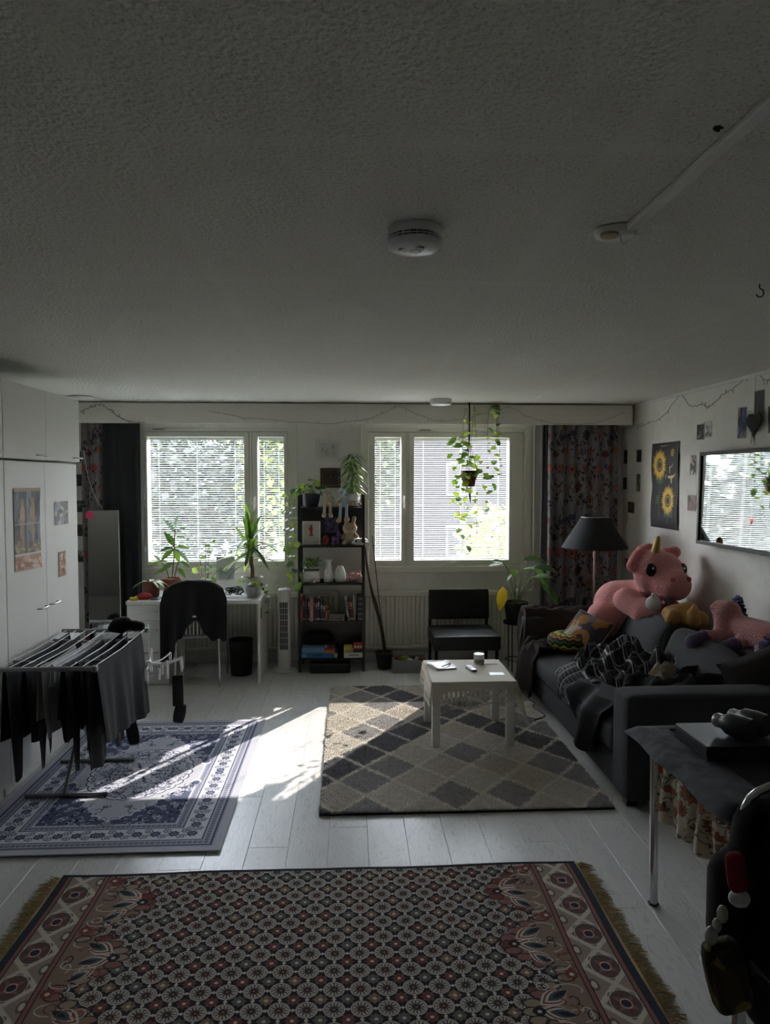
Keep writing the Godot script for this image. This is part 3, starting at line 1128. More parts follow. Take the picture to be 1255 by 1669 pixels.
func art_big_rug() -> ImageTexture:
	var W := 1170
	var HH := 860
	var ink := c8(38, 36, 44)
	var cream := c8(196, 186, 170)
	var rust := c8(118, 62, 52)
	var rose := c8(138, 94, 86)
	var teal := c8(70, 82, 84)
	var ochre := c8(140, 112, 86)
	var a := Art.new(W, HH, ink)
	var g := 46.5
	# field of medallions joined by small beads, flowers between
	var cols := int(W / g) + 2
	for j in range(-1, int(HH / g) + 2):
		for i in cols:
			var x := i * g + 15.0
			var y := j * g + 12.0
			a.rect(x - g * 0.5, y - 1.5, g, 3, cream)
			a.rect(x - 1.5, y - g * 0.5, 3, g, cream)
			a.disc(x + g * 0.5, y, 3.2, 3.2, cream)
			a.disc(x, y + g * 0.5, 3.2, 3.2, cream)
			a.disc(x, y, 18.5, 18.5, cream)
			a.disc(x, y, 16.2, 16.2, c8(92, 90, 92))
			a.disc(x, y, 15.0, 15.0, c8(178, 170, 156))
			for k in 12:
				var t := TAU * k / 12
				a.line([Vector2(x, y) + Vector2(8, 0).rotated(t), Vector2(x, y) + Vector2(13, 0).rotated(t)], 1.6, c8(60, 58, 64))
			a.disc(x, y, 7.5, 7.5, pick([rust, c8(90, 72, 62), c8(120, 66, 58), teal]))
			a.flower(x, y, 7, 6, c8(60, 48, 48), ochre, 0.4)
			var fx := x + g * 0.5
			var fy := y + g * 0.5
			var fc: Color = pick([rust, rust, ochre, c8(96, 100, 92)])
			for k in 4:
				a.petal(fx, fy, 14, 7.5, PI * 0.25 + PI * 0.5 * k, c8(96, 88, 84))
				a.petal(fx, fy, 13, 9, PI * 0.5 * k, fc)
			a.disc(fx, fy, 3.2, 3.2, cream)
	# paisley ends: curling leaves and drops next to the border
	for side in 2:
		var s := 1.0 if side == 0 else -1.0
		var ox := 0.0 if side == 0 else float(W)
		for j in range(-1, 6):
			var y := j * 172.0 + 24.0
			# scalloped ground
			var pts := PackedVector2Array([Vector2(ox + s * 104, y)])
			for k in 17:
				var t := k / 16.0
				pts.append(Vector2(ox + s * (118 + 106 * absf(sin(PI * t)) + 7 * sin(t * 40.0)), y + 172.0 * t))
			pts.append(Vector2(ox + s * 104, y + 172))
			a.poly(pts, c8(132, 112, 98))
			for k in 9:
				var t := (k + 0.5) / 9.0
				var px := ox + s * (118 + 100 * absf(sin(PI * t)))
				a.oval(px, y + 172 * t, 17, 9, s * (t - 0.5) * 2.0, pick([rust, rose, ochre, c8(150, 132, 112)]))
				a.arc(px, y + 172 * t, 17, 10, 0, TAU, 1.6, ink, 14)
			for e in [[40.0, 0.5, 1.0], [100.0, -0.25, 1.0], [148.0, -0.75, 0.85]]:
				var bx: float = ox + s * 142
				var by: float = y + e[0]
				var an: float = (0.0 if side == 0 else PI) + e[1] * s
				for q in [[64.0, 36.0, cream], [58.0, 30.0, rust], [53.0, 25.0, cream], [46.0, 19.0, teal], [34.0, 10.0, ink]]:
					a.petal(bx + cos(an) * 3, by + sin(an) * 3, q[0] * e[2], q[1] * e[2], an, q[2])
				a.arc(bx, by, 26, 14, an + 1.0, an + 4.2, 2, cream, 12)
			for k in 10:
				a.arc(ox + s * rv(112, 200), y + rv(4, 168), rv(6, 16), rv(5, 13), rv(0, 6), rv(7, 9), 1.8, pick([ink, cream, rust]), 10)
			a.flower(ox + s * 122, y + 2, 14, 8, rust, cream)
			a.flower(ox + s * 206, y + 86, 12, 4, ink, cream)
		# end border: lattice with flower medallions between two rose stripes
		var bx0 := 0.0 if side == 0 else float(W - 106)
		a.rect(bx0, 0, 106, HH, c8(150, 134, 120))
		for j in range(-1, 11):
			var y := j * 92.0 + 30.0
			var mx := bx0 + 53.0
			a.line([Vector2(mx - 42, y - 46), Vector2(mx, y), Vector2(mx + 42, y - 46)], 8, cream)
			a.line([Vector2(mx - 42, y + 46), Vector2(mx, y), Vector2(mx + 42, y + 46)], 8, cream)
			for k in 8:
				a.disc(mx + cos(TAU * k / 8) * 21, y + 46 + sin(TAU * k / 8) * 25, 10, 10, c8(92, 78, 76))
			a.disc(mx, y + 46, 25, 29, c8(92, 78, 76))
			a.ring(mx, y + 46, 27, 32, 2, cream)
			for k in 8:
				a.petal(mx, y + 46, 24, 9, TAU * k / 8, rose if k % 2 else rust)
			a.disc(mx, y + 46, 10, 12, cream)
			a.disc(mx, y + 46, 8, 9, c8(40, 44, 60))
			for e in [-1.0, 1.0]:
				a.oval(mx + e * 38, y, 9, 15, 0, c8(104, 92, 88))
				a.oval(mx + e * 38, y, 5, 9, 0, cream)
		for e in [[0.0, 13.0, c8(46, 54, 66)], [13.0, 2.0, ink], [15.0, 8.0, rose], [23.0, 1.6, ink], [96.0, 1.6, ink], [98.0, 8.0, rose], [106.0, 1.6, ink]]:
			var x0: float = e[0] if side == 0 else W - e[0] - e[1]
			a.rect(x0, 0, e[1], HH, e[2])
	a.rect(0, 0, W, 9, c8(34, 38, 50))
	a.rect(0, HH - 9, W, 9, c8(34, 38, 50))
	return a.speckle(rng, 0.03).texture()


# floral furnishing cloth: ground, flower heads, stems and dark leaves
func art_floral(bg: Color, inks: Array, n := 18, size := 512) -> ImageTexture:
	var a := Art.new(size, size, bg)
	var dark: Color = inks[0]
	for k in n * 4:
		var x := rng.randf() * size
		var y := rng.randf() * size
		for ox in [-size, 0, size]:
			for oy in [-size, 0, size]:
				if x + ox > -60 and x + ox < size + 60 and y + oy > -60 and y + oy < size + 60:
					var sd := k * 1.7
					a.arc(x + ox, y + oy, 26 + 8 * sin(sd), 46, sd, sd + 2.2, 3, dark, 12)
					a.petal(x + ox + 20 * cos(sd), y + oy + 34 * sin(sd), 34, 12, sd * 2.0, dark)
					a.petal(x + ox, y + oy, 28, 10, sd * 3.1, inks[1])
					a.disc(x + ox + 14 * sin(sd), y + oy - 20, 4, 4, inks[2])
	for k in n:
		var x := (k % 4 + 0.5 + 0.5 * ((k / 4) % 2)) / 4.0 * size + rv(-14, 14)
		var y := (k / 4 + 0.5) / 5.0 * size + rv(-14, 14)
		var kind := rng.randi() % 3
		var cc: Color = inks[2 + rng.randi() % (inks.size() - 2)]
		var r := rv(30, 46)
		for ox in [-size, 0, size]:
			for oy in [-size, 0, size]:
				var px: float = x + ox
				var py: float = y + oy
				if px > -60 and px < size + 60 and py > -60 and py < size + 60:
					if kind == 0:
						a.flower(px, py, r, 9, dark, dark)
						a.flower(px, py, r * 0.88, 9, cc, dark, 0.1)
						a.flower(px, py, r * 0.45, 6, dark, inks[2])
					elif kind == 1:
						for q in 6:
							a.petal(px, py + r * 0.4, r * 1.2, r * 0.42, -PI * 0.15 - PI * 0.7 * q / 5.0, dark)
							a.petal(px, py + r * 0.4, r * 1.1, r * 0.3, -PI * 0.15 - PI * 0.7 * q / 5.0, cc)
						a.line([Vector2(px, py + r * 0.4), Vector2(px + 8, py + r * 1.5)], 3, dark)
					else:
						for q in 8:
							a.disc(px + cos(q * 2.4) * r * 0.1 * q * 0.7, py + sin(q * 2.4) * r * 0.1 * q * 0.7, 7, 7, dark)
							a.disc(px + cos(q * 2.4) * r * 0.1 * q * 0.7, py + sin(q * 2.4) * r * 0.1 * q * 0.7, 5, 5, cc)
	return a.speckle(rng, 0.02).texture()


func art_sunflowers() -> ImageTexture:
	var a := Art.new(264, 372, c8(52, 46, 50))
	var yel := c8(226, 184, 62)
	var grn := c8(66, 86, 62)
	a.line([Vector2(80, 150), Vector2(84, 330)], 4, c8(110, 116, 84))
	a.line([Vector2(168, 270), Vector2(166, 350)], 4, c8(110, 116, 84))
	for l in [[82.0, 175.0, 46.0, 30.0, -0.4], [80.0, 175.0, 42.0, 28.0, 3.6], [82.0, 225.0, 56.0, 44.0, 2.2], [168.0, 300.0, 46.0, 28.0, 2.6], [168.0, 310.0, 52.0, 26.0, 0.1]]:
		a.petal(l[0], l[1], l[2], l[3], l[4], grn)
		a.line([Vector2(l[0], l[1]), Vector2(l[0], l[1]) + Vector2(l[2] * 0.9, 0).rotated(l[4])], 1.4, c8(104, 126, 92))
	for f in [[82.0, 96.0, 70.0], [168.0, 250.0, 66.0]]:
		for k in 34:
			a.petal(f[0], f[1], f[2] * (0.94 + 0.06 * (k % 3)), 11, TAU * k / 34, yel if k % 2 else c8(238, 200, 84))
		a.disc(f[0], f[1], f[2] * 0.42, f[2] * 0.42, c8(84, 62, 40))
		a.disc(f[0], f[1], f[2] * 0.34, f[2] * 0.34, c8(176, 148, 92))
		a.disc(f[0], f[1], f[2] * 0.24, f[2] * 0.24, c8(96, 88, 66))
		a.disc(f[0], f[1], f[2] * 0.14, f[2] * 0.14, c8(60, 58, 48))
	a.flower(206, 46, 18, 12, yel, c8(60, 54, 46))
	a.disc(206, 46, 9, 9, c8(60, 54, 46))
	a.disc(206, 46, 5, 5, c8(214, 190, 120))
	for l in [[180.0, 100.0, 1.4], [186.0, 112.0, 1.7], [214.0, 92.0, 2.2], [150.0, 135.0, 1.9], [200.0, 102.0, 2.6]]:
		a.petal(l[0], l[1], 24, 5, l[2], c8(214, 196, 140))
	a.poly(PackedVector2Array([Vector2(160, 146), Vector2(234, 140), Vector2(222, 152), Vector2(204, 156), Vector2(202, 176), Vector2(192, 176), Vector2(190, 156), Vector2(172, 156)]), c8(210, 192, 136))
	a.petal(226, 144, 18, 8, -0.6, yel)
	for k in 9:
		a.rect(86 + k * 6, 12 + (k % 2), 4, 4, c8(210, 204, 192))
	a.rect(142, 13, 26, 1.5, c8(150, 146, 140))
	return a.texture()


func art_plaid() -> ImageTexture:
	var a := Art.new(128, 128, c8(28, 28, 33))
	for k in 2:
		var o := k * 64
		for e in [[8, 6, c8(186, 186, 184)], [24, 3, c8(140, 140, 144)], [38, 12, c8(44, 44, 50)]]:
			a.rect(o + e[0], 0, e[1], 128, e[2])
	for k in 2:
		var o := k * 64
		for y in range(0, 128, 2):
			pass
		for e in [[8, 6, c8(206, 206, 204)], [24, 3, c8(160, 160, 160)]]:
			for x in range(0, 128, 2):
				a.rect(x, o + e[0], 1, e[1], e[2])
	return a.texture()


func art_zigzag() -> ImageTexture:
	var cols := [c8(44, 84, 40), c8(24, 26, 22), c8(178, 172, 60), c8(40, 70, 38), c8(176, 96, 38), c8(26, 28, 24)]
	var a := Art.new(256, 128, cols[0])
	for k in 16:
		var c: Color = cols[k % 6]
		for x in 256:
			var y := k * 9 + absf(fmod(x / 8.0, 2.0) - 1.0) * 9.0 - 8
			a.rect(x, y, 1, 9, c)
	return a.texture()


# small framed or pinned prints: loose painterly patches in the given tones
func art_print(w: int, h: int, tones: Array, n := 16, border := Color(0, 0, 0, 0), bw := 0) -> ImageTexture:
	var a := Art.new(w, h, tones[0])
	for k in n:
		a.oval(rng.randf() * w, rng.randf() * h, rv(0.06, 0.26) * w, rv(0.05, 0.3) * h, rv(-0.5, 0.5), pick(tones))
	if bw > 0:
		a.rect(0, 0, w, bw, border)
		a.rect(0, h - bw, w, bw, border)
		a.rect(0, 0, bw, h, border)
		a.rect(w - bw, 0, bw, h, border)
	return a.texture()


func make_object_materials() -> void:
	mat("cupboard_white", c8(226, 225, 219), 0.45)
	mat("desk_white", c8(226, 225, 221), 0.4)
	mat("handle_metal", c8(196, 196, 192), 0.3, {"metal": 0.8})
	mat("radiator_paint", c8(222, 219, 207), 0.42)
	mat("curtain_dark", c8(40, 41, 46), 0.85, {"bump": T.weave, "tri": 6.0, "depth": 0.1})
	mat("curtain_grey", c8(96, 95, 104), 0.85, {"back": c8(70, 70, 78)})
	var inks := [c8(34, 32, 38), c8(64, 62, 66), c8(176, 84, 72), c8(96, 44, 44), c8(168, 112, 54), c8(60, 64, 84), c8(190, 110, 96)]
	T.floral = art_floral(c8(132, 128, 130), inks, 20)
	mat("curtain_floral", Color(1, 1, 1), 0.85, {"tex": T.floral, "uvs": Vector3(1.4, 3.0, 1), "back": c8(50, 50, 50)})
	mat("curtain_floral_narrow", Color(1, 1, 1), 0.85, {"tex": T.floral, "uvs": Vector3(0.5, 3.0, 1)})
	mat("sofa_cloth", c8(56, 57, 58), 0.9, {"tex": noise_tex(0.2, 256, 21, FastNoiseLite.TYPE_SIMPLEX_SMOOTH, 3, [[0.0, c8(150, 150, 152)], [0.5, c8(225, 225, 226)], [1.0, c8(255, 255, 255)]]), "tri": 5.0, "bump": T.weave, "depth": 0.12, "rim": 0.25})
	mat("mirror_glass", c8(206, 210, 208), 0.03, {"metal": 1.0})
	mat("leather_black", c8(24, 24, 26), 0.42, {"bump": T.fine, "tri": 4.0, "depth": 0.04})
	mat("cloth_black", c8(17, 17, 19), 0.92, {"bump": T.weave, "tri": 5.0, "depth": 0.1, "rim": 0.1})
	mat("cloth_charcoal", c8(18, 19, 21), 0.92, {"bump": T.weave, "tri": 5.0, "depth": 0.1, "rim": 0.1})
	mat("cloth_white", c8(206, 208, 212), 0.9, {"bump": T.weave, "tri": 5.0, "depth": 0.1})
	mat("cloth_grey", c8(150, 148, 144), 0.9, {"bump": T.weave, "tri": 5.0, "depth": 0.1})
	mat("cloth_brown", c8(42, 30, 27), 0.95, {"bump": T.fine, "tri": 6.0, "depth": 0.3, "rim": 0.2})
	mat("rug_back", c8(54, 50, 46), 0.95)


# puffy rounded block: cushions and upholstery
func puff(mb: MB, ce: Vector3, size: Vector3, r: float, crown: Vector3, b := Basis.IDENTITY, n := 8) -> MB:
	var h := size * 0.5
	for ax in 3:
		for sg in [-1.0, 1.0]:
			var e1 := (ax + 1) % 3
			var e2 := (ax + 2) % 3
			mb.grid(n, n, func(u: float, v: float) -> Vector3:
				var p := Vector3.ZERO
				p[ax] = sg
				p[e1] = -cos(PI * u) if n > 4 else u * 2.0 - 1.0
				p[e2] = -cos(PI * v) if n > 4 else v * 2.0 - 1.0
				var q := p * h
				var inner := q.clamp(-(h - Vector3.ONE * r), h - Vector3.ONE * r)
				var d := q - inner
				if d.length() > 1e-6:
					q = inner + d.normalized() * r
				for a in 3:
					var f := p
					f[a] = 0.0
					q[a] += signf(p[a]) * absf(p[a]) * crown[a] * (1.0 - f[(a + 1) % 3] * f[(a + 1) % 3]) * (1.0 - f[(a + 2) % 3] * f[(a + 2) % 3])
				return ce + b * q)
	return mb


# throw pillow: two bulged faces meeting in a seam, drawn-in sides
func pillow(mb: MB, ce: Vector3, w: float, h: float, t: float, b := Basis.IDENTITY, n := 14) -> MB:
	for sg in [-1.0, 1.0]:
		mb.grid(n, n, func(u: float, v: float) -> Vector3:
			var x := u * 2.0 - 1.0
			var y := v * 2.0 - 1.0
			var k := pow(maxf(0.0, (1.0 - x * x) * (1.0 - y * y)), 0.42)
			var px := x * (1.0 - 0.07 * (1.0 - y * y))
			var py := y * (1.0 - 0.07 * (1.0 - x * x))
			return ce + b * Vector3(px * w * 0.5, py * h * 0.5, sg * (t * 0.5 * k + 0.002)))
	return mb


# crumpled cloth lying on y = 0: a rounded patch thrown into folds
func heap(mb: MB, ce: Vector3, size: Vector3, sd: int, rough := 0.35, n := 26, b := Basis.IDENTITY) -> MB:
	var f := FastNoiseLite.new()
	f.seed = sd
	f.frequency = 1.0
	f.fractal_octaves = 2
	return mb.grid(n, n, func(u: float, v: float) -> Vector3:
		var px := u * 2.0 - 1.0
		var pz := v * 2.0 - 1.0
		var x := px * sqrt(1.0 - pz * pz * 0.4)
		var z := pz * sqrt(1.0 - px * px * 0.4)
		var edge := 1.0 + 0.3 * f.get_noise_2d(x * 0.8 + sd, z * 0.8)
		var e := maxf(absf(px), absf(pz))
		var dome := pow(maxf(0.0, 1.0 - e * e), 0.4)
		var fold := 1.0 - minf(1.0, absf(f.get_noise_3d(x * 1.1, z * 1.1, sd)) * 3.2)
		var lump := 0.6 + 0.7 * f.get_noise_2d(x * 0.7 + 50.0, z * 0.7 + sd)
		return ce + b * Vector3(x * edge * size.x * 0.5, size.y * dome * (lump + rough * fold) + 0.004, z * edge * size.z * 0.5))


func build_wardrobes() -> void:
	var units := [
		["wardrobe", "white two-door wardrobe with a painting and small prints taped on", -5.019, -3.988, 0.0, 1.898, true],
		["wardrobe", "white wardrobe cut by the picture edge beside the drying rack", -3.984, -2.95, 0.0, 1.898, true],
		["top_cabinet", "white upper cabinet on the wardrobe nearest the curtains", -5.086, -3.988, 1.906, 2.345, false],
		["top_cabinet", "white upper cabinet cut by the picture edge", -3.984, -2.9, 1.906, 2.345, false]]
	for q in units:
		var z0: float = q[2]
		var z1: float = q[3]
		var y0: float = q[4]
		var y1: float = q[5]
		var root := thing(q[0], q[1], "wardrobe" if q[6] else "cabinet", Vector3(-2.25, y0, (z0 + z1) * 0.5), 0, "white wardrobe units along the side wall")
		var hz := (z1 - z0) * 0.5
		var hh := y1 - y0
		part("body", MB.new().span(Vector3(-0.37, 0.08 if q[6] else 0.0, -hz), Vector3(0.33, hh, hz), 0.002), M.cupboard_white, root)
		if q[6]:
			part("plinth", MB.new().span(Vector3(-0.3, 0.0, -hz + 0.01), Vector3(0.31, 0.08, hz - 0.01)), M.cupboard_white, root)
		for d in 2:
			var a := lerpf(-hz, hz, d * 0.5) + 0.0015
			var b := lerpf(-hz, hz, d * 0.5 + 0.5) - 0.0015
			var yb := 0.086 if q[6] else 0.004
			var door := part("door", MB.new().span(Vector3(0.332, yb, a), Vector3(0.35, hh - 0.004, b), 0.0015), M.cupboard_white, root)
			var hy := 1.0 if q[6] else 0.03
			var hz0 := (b - 0.14 if d == 0 else a + 0.03) if q[6] else (a + 0.01 if d == 0 else a + 0.03)
			var hd := MB.new()
			hd.tube([Vector3(0.35, hy, hz0), Vector3(0.378, hy, hz0 + 0.006), Vector3(0.378, hy, hz0 + 0.104), Vector3(0.35, hy, hz0 + 0.11)], 0.005, 8)
			part("handle", hd, M.handle_metal, door)


func curtain(called: String, label: String, x0: float, x1: float, y0: float, pleats: float, amp: float, m: Material, z := -6.72, ph := 0.0) -> void:
	var mb := MB.new()
	mb.slab(int(pleats * 10), 14, func(u: float, v: float) -> Vector3:
		var x := lerpf(x0, x1, u)
		var a := amp * (0.75 + 0.25 * sin(u * 5.0 + 1.0))
		var s := sin(u * TAU * pleats + ph)
		return Vector3(x + sin(v * 5.0 + u * 9.0) * 0.006 * (1.0 - absf(u * 2.0 - 1.0)), lerpf(2.45, y0, v), z + a * s * (0.7 + 0.3 * v) + 0.01 * sin(v * 4.0 + u * 12.0)), 0.0015)
	single(called, mb, m, label, "curtain", "curtains at the window wall")


func build_curtains() -> void:
	curtain("floral_curtain", "narrow dark floral curtain between the wardrobe and the charcoal curtain", -2.49, -2.275, 0.03, 3.0, 0.03, M.curtain_floral_narrow, -6.73, 0.6)
	curtain("charcoal_curtain", "plain charcoal curtain behind the leaning mirror", -2.29, -1.955, 0.03, 3.5, 0.028, M.curtain_dark, -6.71, 1.2)
	curtain("grey_curtain", "slim grey curtain edge beside the heating pipes", 1.86, 1.93, 0.03, 1.5, 0.02, M.curtain_grey, -6.79)
	curtain("floral_curtain", "wide floral curtain behind the black floor lamp", 1.90, 2.585, 0.03, 6.0, 0.045, M.curtain_floral, -6.71, 0.3)


func radiator(label: String, x0: float, x1: float) -> Node3D:
	var root := thing("radiator", label, "radiator", Vector3((x0 + x1) * 0.5, 0.13, -6.855))
	var hw := (x1 - x0) * 0.5
	var body := MB.new()
	body.span(Vector3(-hw, 0.0, -0.04), Vector3(hw, 0.56, 0.02), 0.006)
	body.span(Vector3(-hw, 0.515, 0.014), Vector3(hw, 0.565, 0.034), 0.008)
	body.span(Vector3(-hw, 0.0, 0.014), Vector3(hw, 0.035, 0.034), 0.008)
	part("body", body, M.radiator_paint, root)
	var n := int(hw * 2.0 / 0.0415)
	var rib := MB.new()
	var st := hw * 2.0 / n
	for s in [[-0.5, -0.28, 0.02, 0.032], [-0.28, 0.28, 0.032, 0.032], [0.28, 0.5, 0.032, 0.02]]:
		rib.face([Vector3(s[0] * st, 0.035, s[2]), Vector3(s[1] * st, 0.035, s[3]), Vector3(s[1] * st, 0.515, s[3]), Vector3(s[0] * st, 0.515, s[2])], Vector3(0, 0, 1))
	var m := rib.mesh()
	for k in n:
		part("rib", m, M.radiator_paint, root).position.x = -hw + (k + 0.5) * st
	for s in [-0.7, 0.7]:
		part("bracket", MB.new().box(Vector3(hw * s, 0.57, -0.02), Vector3(0.02, 0.025, 0.04), 0.003), M.radiator_paint, root)
	return root


func build_radiators() -> void:
	radiator("cream panel radiator under the left window behind the desk", -1.93, -0.12)
	radiator("cream panel radiator under the right window behind the black chair", -0.02, 1.56)
	var p := thing("heating_pipes", "pair of cream heating pipes beside the right window", "pipe", Vector3(1.85, 0, -6.86))
	part("riser", MB.new().tube(curve([Vector3(-0.037, 2.46, 0), Vector3(-0.037, 1.6, 0), Vector3(-0.037, 0.78, 0), Vector3(-0.06, 0.70, 0), Vector3(-0.12, 0.685, 0.0), Vector3(-0.275, 0.685, 0)], 5), 0.0105, 10), M.radiator_paint, p)
	part("riser", MB.new().tube([Vector3(0.037, 2.46, 0), Vector3(0.037, 0.01, 0)], 0.0105, 10), M.radiator_paint, p)
	part("clamp", MB.new().box(Vector3(0, 1.33, 0.0), Vector3(0.1, 0.02, 0.026), 0.004), M.radiator_paint, p)
	part("valve", MB.new().lathe([Vector2(0, 0), Vector2(0.016, 0), Vector2(0.022, 0.01), Vector2(0.024, 0.05), Vector2(0.018, 0.062), Vector2(0, 0.062)], 14, Vector3(-0.20, 0.69, 0.012), Basis(Vector3(0, 0, 1), 0.5) * Basis(Vector3(1, 0, 0), PI * 0.5)), M.white_plastic, p)


func build_rugs() -> void:
	# foreground carpet
	mat("carpet_medallion", Color(1, 1, 1), 0.95, {"tex": art_big_rug(), "bump": T.fine, "depth": 0.08, "spec": 0.15, "rim": 0.15})
	var root := thing("medallion_carpet", "dark carpet with rows of small medallions and tan end fringes", "rug", Vector3(-0.125, 0.0, -2.29))
	var hw := 1.16
	var hd := 0.86
	var top := MB.new()
	top.slab(40, 16, func(u: float, v: float) -> Vector3:
		var x := (u - 0.5) * 2.0 * hw
		var z := (v - 0.5) * 2.0 * hd
		var lift := 0.0025 * sin(x * 9.0) * maxf(0.0, 1.0 - v * 9.0)
		return Vector3(x + 0.004 * sin(z * 7.0), 0.009 + maxf(0.0, lift), z + 0.004 * sin(x * 5.0)), 0.0085)
	part("pile", top, M.carpet_medallion, root)
	mat("fringe_tan", c8(198, 174, 130), 0.95)
	for s in [-1.0, 1.0]:
		var fr := MB.new()
		fr.span(Vector3(s * hw, 0.001, -hd), Vector3(s * (hw + 0.014), 0.008, hd))
		for k in 330:
			var z := -hd + 2.0 * hd * (k + rng.randf()) / 330.0
			var l := rv(0.035, 0.075)
			var dz := rv(-0.03, 0.03)
			fr.tube([Vector3(s * (hw + 0.01), 0.005, z), Vector3(s * (hw + 0.012 + l * 0.4), rv(0.008, 0.016), z + dz * 0.4), Vector3(s * (hw + 0.012 + l), rv(0.003, 0.009), z + dz)], [0.0028, 0.003, 0.0016], 4, false)
		var f := part("fringe", fr, M.fringe_tan, root, "tan knotted fringe")
		f.set_meta("kind", "stuff")
	# grey persian style carpet by the wardrobe
	mat("carpet_grey", Color(1, 1, 1), 0.95, {"tex": art_persian_grey(), "bump": T.fine, "depth": 0.06, "spec": 0.15})
	var pr := MB.new()
	pr.slab(10, 14, func(u: float, v: float) -> Vector3: return Vector3((u - 0.5) * 1.27, 0.007, (v - 0.5) * 1.85), 0.0065)
	single("persian_carpet", pr, M.carpet_grey, "flat grey and navy carpet with a medallion under the drying rack", "rug", "", Vector3(-1.262, 0, -4.266))
	# shaggy carpet of diamonds under the coffee table
	var rw := 1.6
	var rd := 2.3
	var sh := thing("shaggy_carpet", "shaggy grey and cream carpet of diamonds under the coffee table", "rug", Vector3(0.633, 0, -4.83))
	var pat := Image.create(160, 230, false, Image.FORMAT_RGB8)
	var tones := [c8(120, 118, 121), c8(206, 196, 183), c8(166, 162, 160), c8(218, 210, 198), c8(212, 202, 188)]
	var tone_at := func(x: float, z: float) -> Color:
		var p := x / 0.33 + z / 0.40 + 20.3
		var q := x / 0.33 - z / 0.40 + 20.1
		var fp := p - floorf(p)
		var fq := q - floorf(q)
		if fp < 0.09 or fq < 0.09:
			return c8(236, 228, 214)
		var hsh := (int(floorf(p)) * 7 + int(floorf(q)) * 13 + int(floorf(p)) * int(floorf(q)) * 3) % 7
		return tones[[0, 3, 2, 1, 4, 3, 2][absi(hsh)]]
	for y in 230:
		for x in 160:
			pat.set_pixel(x, y, tone_at.call((x + 0.5) / 160.0 * rw - rw * 0.5, (y + 0.5) / 230.0 * rd - rd * 0.5))
	mat("shag_ground", Color(1, 1, 1), 0.95, {"tex": tex(pat), "spec": 0.1})
	part("backing", MB.new().box(Vector3(0, 0.005, 0), Vector3(rw, 0.01, rd), 0.002), M.rug_back, sh)
	var g := MB.new()
	g.grid(2, 2, func(u: float, v: float) -> Vector3: return Vector3((u - 0.5) * (rw - 0.01), 0.0105, (v - 0.5) * (rd - 0.01)))
	part("ground_weave", g, M.shag_ground, sh)
	var bl := MB.new()
	bl.tinted = true
	for e in [0.0, 2.1, 4.2]:
		var o := Vector3(cos(e), 0, sin(e))
		var s := Vector3(-sin(e), 0, cos(e)) * 0.0042
		var p0 := o * 0.0015
		var p1 := o * 0.006 + Vector3.UP * 0.0085
		var p2 := o * 0.014 + Vector3.UP * 0.0105
		bl.face([p0 - s, p0 + s, p1 + s, p1 - s], o + Vector3.UP * 0.3)
		bl.face([p1 - s, p1 + s, p2], o + Vector3.UP)
	var mm := MultiMesh.new()
	mm.transform_format = MultiMesh.TRANSFORM_3D
	mm.use_colors = true
	mm.mesh = bl.mesh()
	var nx := 170
	var nz := 244
	mm.instance_count = nx * nz
	var i := 0
	for zi in nz:
		for xi in nx:
			var x := (xi + rng.randf()) / nx * (rw - 0.012) - rw * 0.5 + 0.006
			var z := (zi + rng.randf()) / nz * (rd - 0.012) - rd * 0.5 + 0.006
			var s := rv(0.8, 1.3)
			mm.set_instance_transform(i, Transform3D(Basis(Vector3.UP, rv(0, TAU)).scaled_local(Vector3(s, rv(0.75, 1.2), s)), Vector3(x, 0.01, z)))
			mm.set_instance_color(i, lin(tone_at.call(x + rv(-0.005, 0.005), z + rv(-0.005, 0.005))) * rv(0.82, 1.12))
			i += 1
	mat("shag_yarn", Color(1, 1, 1), 0.95, {"vc": true, "spec": 0.1})
	var mi := MultiMeshInstance3D.new()
	mi.name = "pile"
	mi.multimesh = mm
	mi.material_override = M.shag_yarn
	sh.add_child(mi)
	mi.set_meta("kind", "stuff")


func build_desk() -> void:
	var d := thing("writing_desk", "white desk with drawers crowded with plants under the left window", "desk", Vector3(-1.355, 0, -6.44))
	part("desktop", MB.new().span(Vector3(-0.575, 0.706, -0.29), Vector3(0.575, 0.738, 0.30), 0.002), M.desk_white, d)
	part("side_panel", MB.new().span(Vector3(0.548, 0.0, -0.28), Vector3(0.572, 0.706, 0.29), 0.0015), M.desk_white, d)
	part("drawer_cabinet", MB.new().span(Vector3(-0.57, 0.0, -0.28), Vector3(-0.215, 0.706, 0.272), 0.0015), M.desk_white, d)
	for q in [[0.012, 0.188], [0.192, 0.376], [0.380, 0.568], [0.572, 0.702]]:
		var dr := part("drawer", MB.new().span(Vector3(-0.568, q[0], 0.274), Vector3(-0.217, q[1], 0.292), 0.0015), M.desk_white, d)
		var hy: float = (q[0] + q[1]) * 0.5 + 0.012
		var hb := MB.new()
		hb.tube(curve([Vector3(-0.475, hy, 0.292), Vector3(-0.466, hy - 0.002, 0.313), Vector3(-0.3925, hy - 0.004, 0.318), Vector3(-0.319, hy - 0.002, 0.313), Vector3(-0.31, hy, 0.292)], 4), 0.0058, 8)
		part("handle", hb, M.chrome, dr)
	part("sticker", MB.new().span(Vector3(0.5722, 0.57, 0.2), Vector3(0.5732, 0.66, 0.26)), M.cloth_brown, d, "small dark sticker on the side panel")


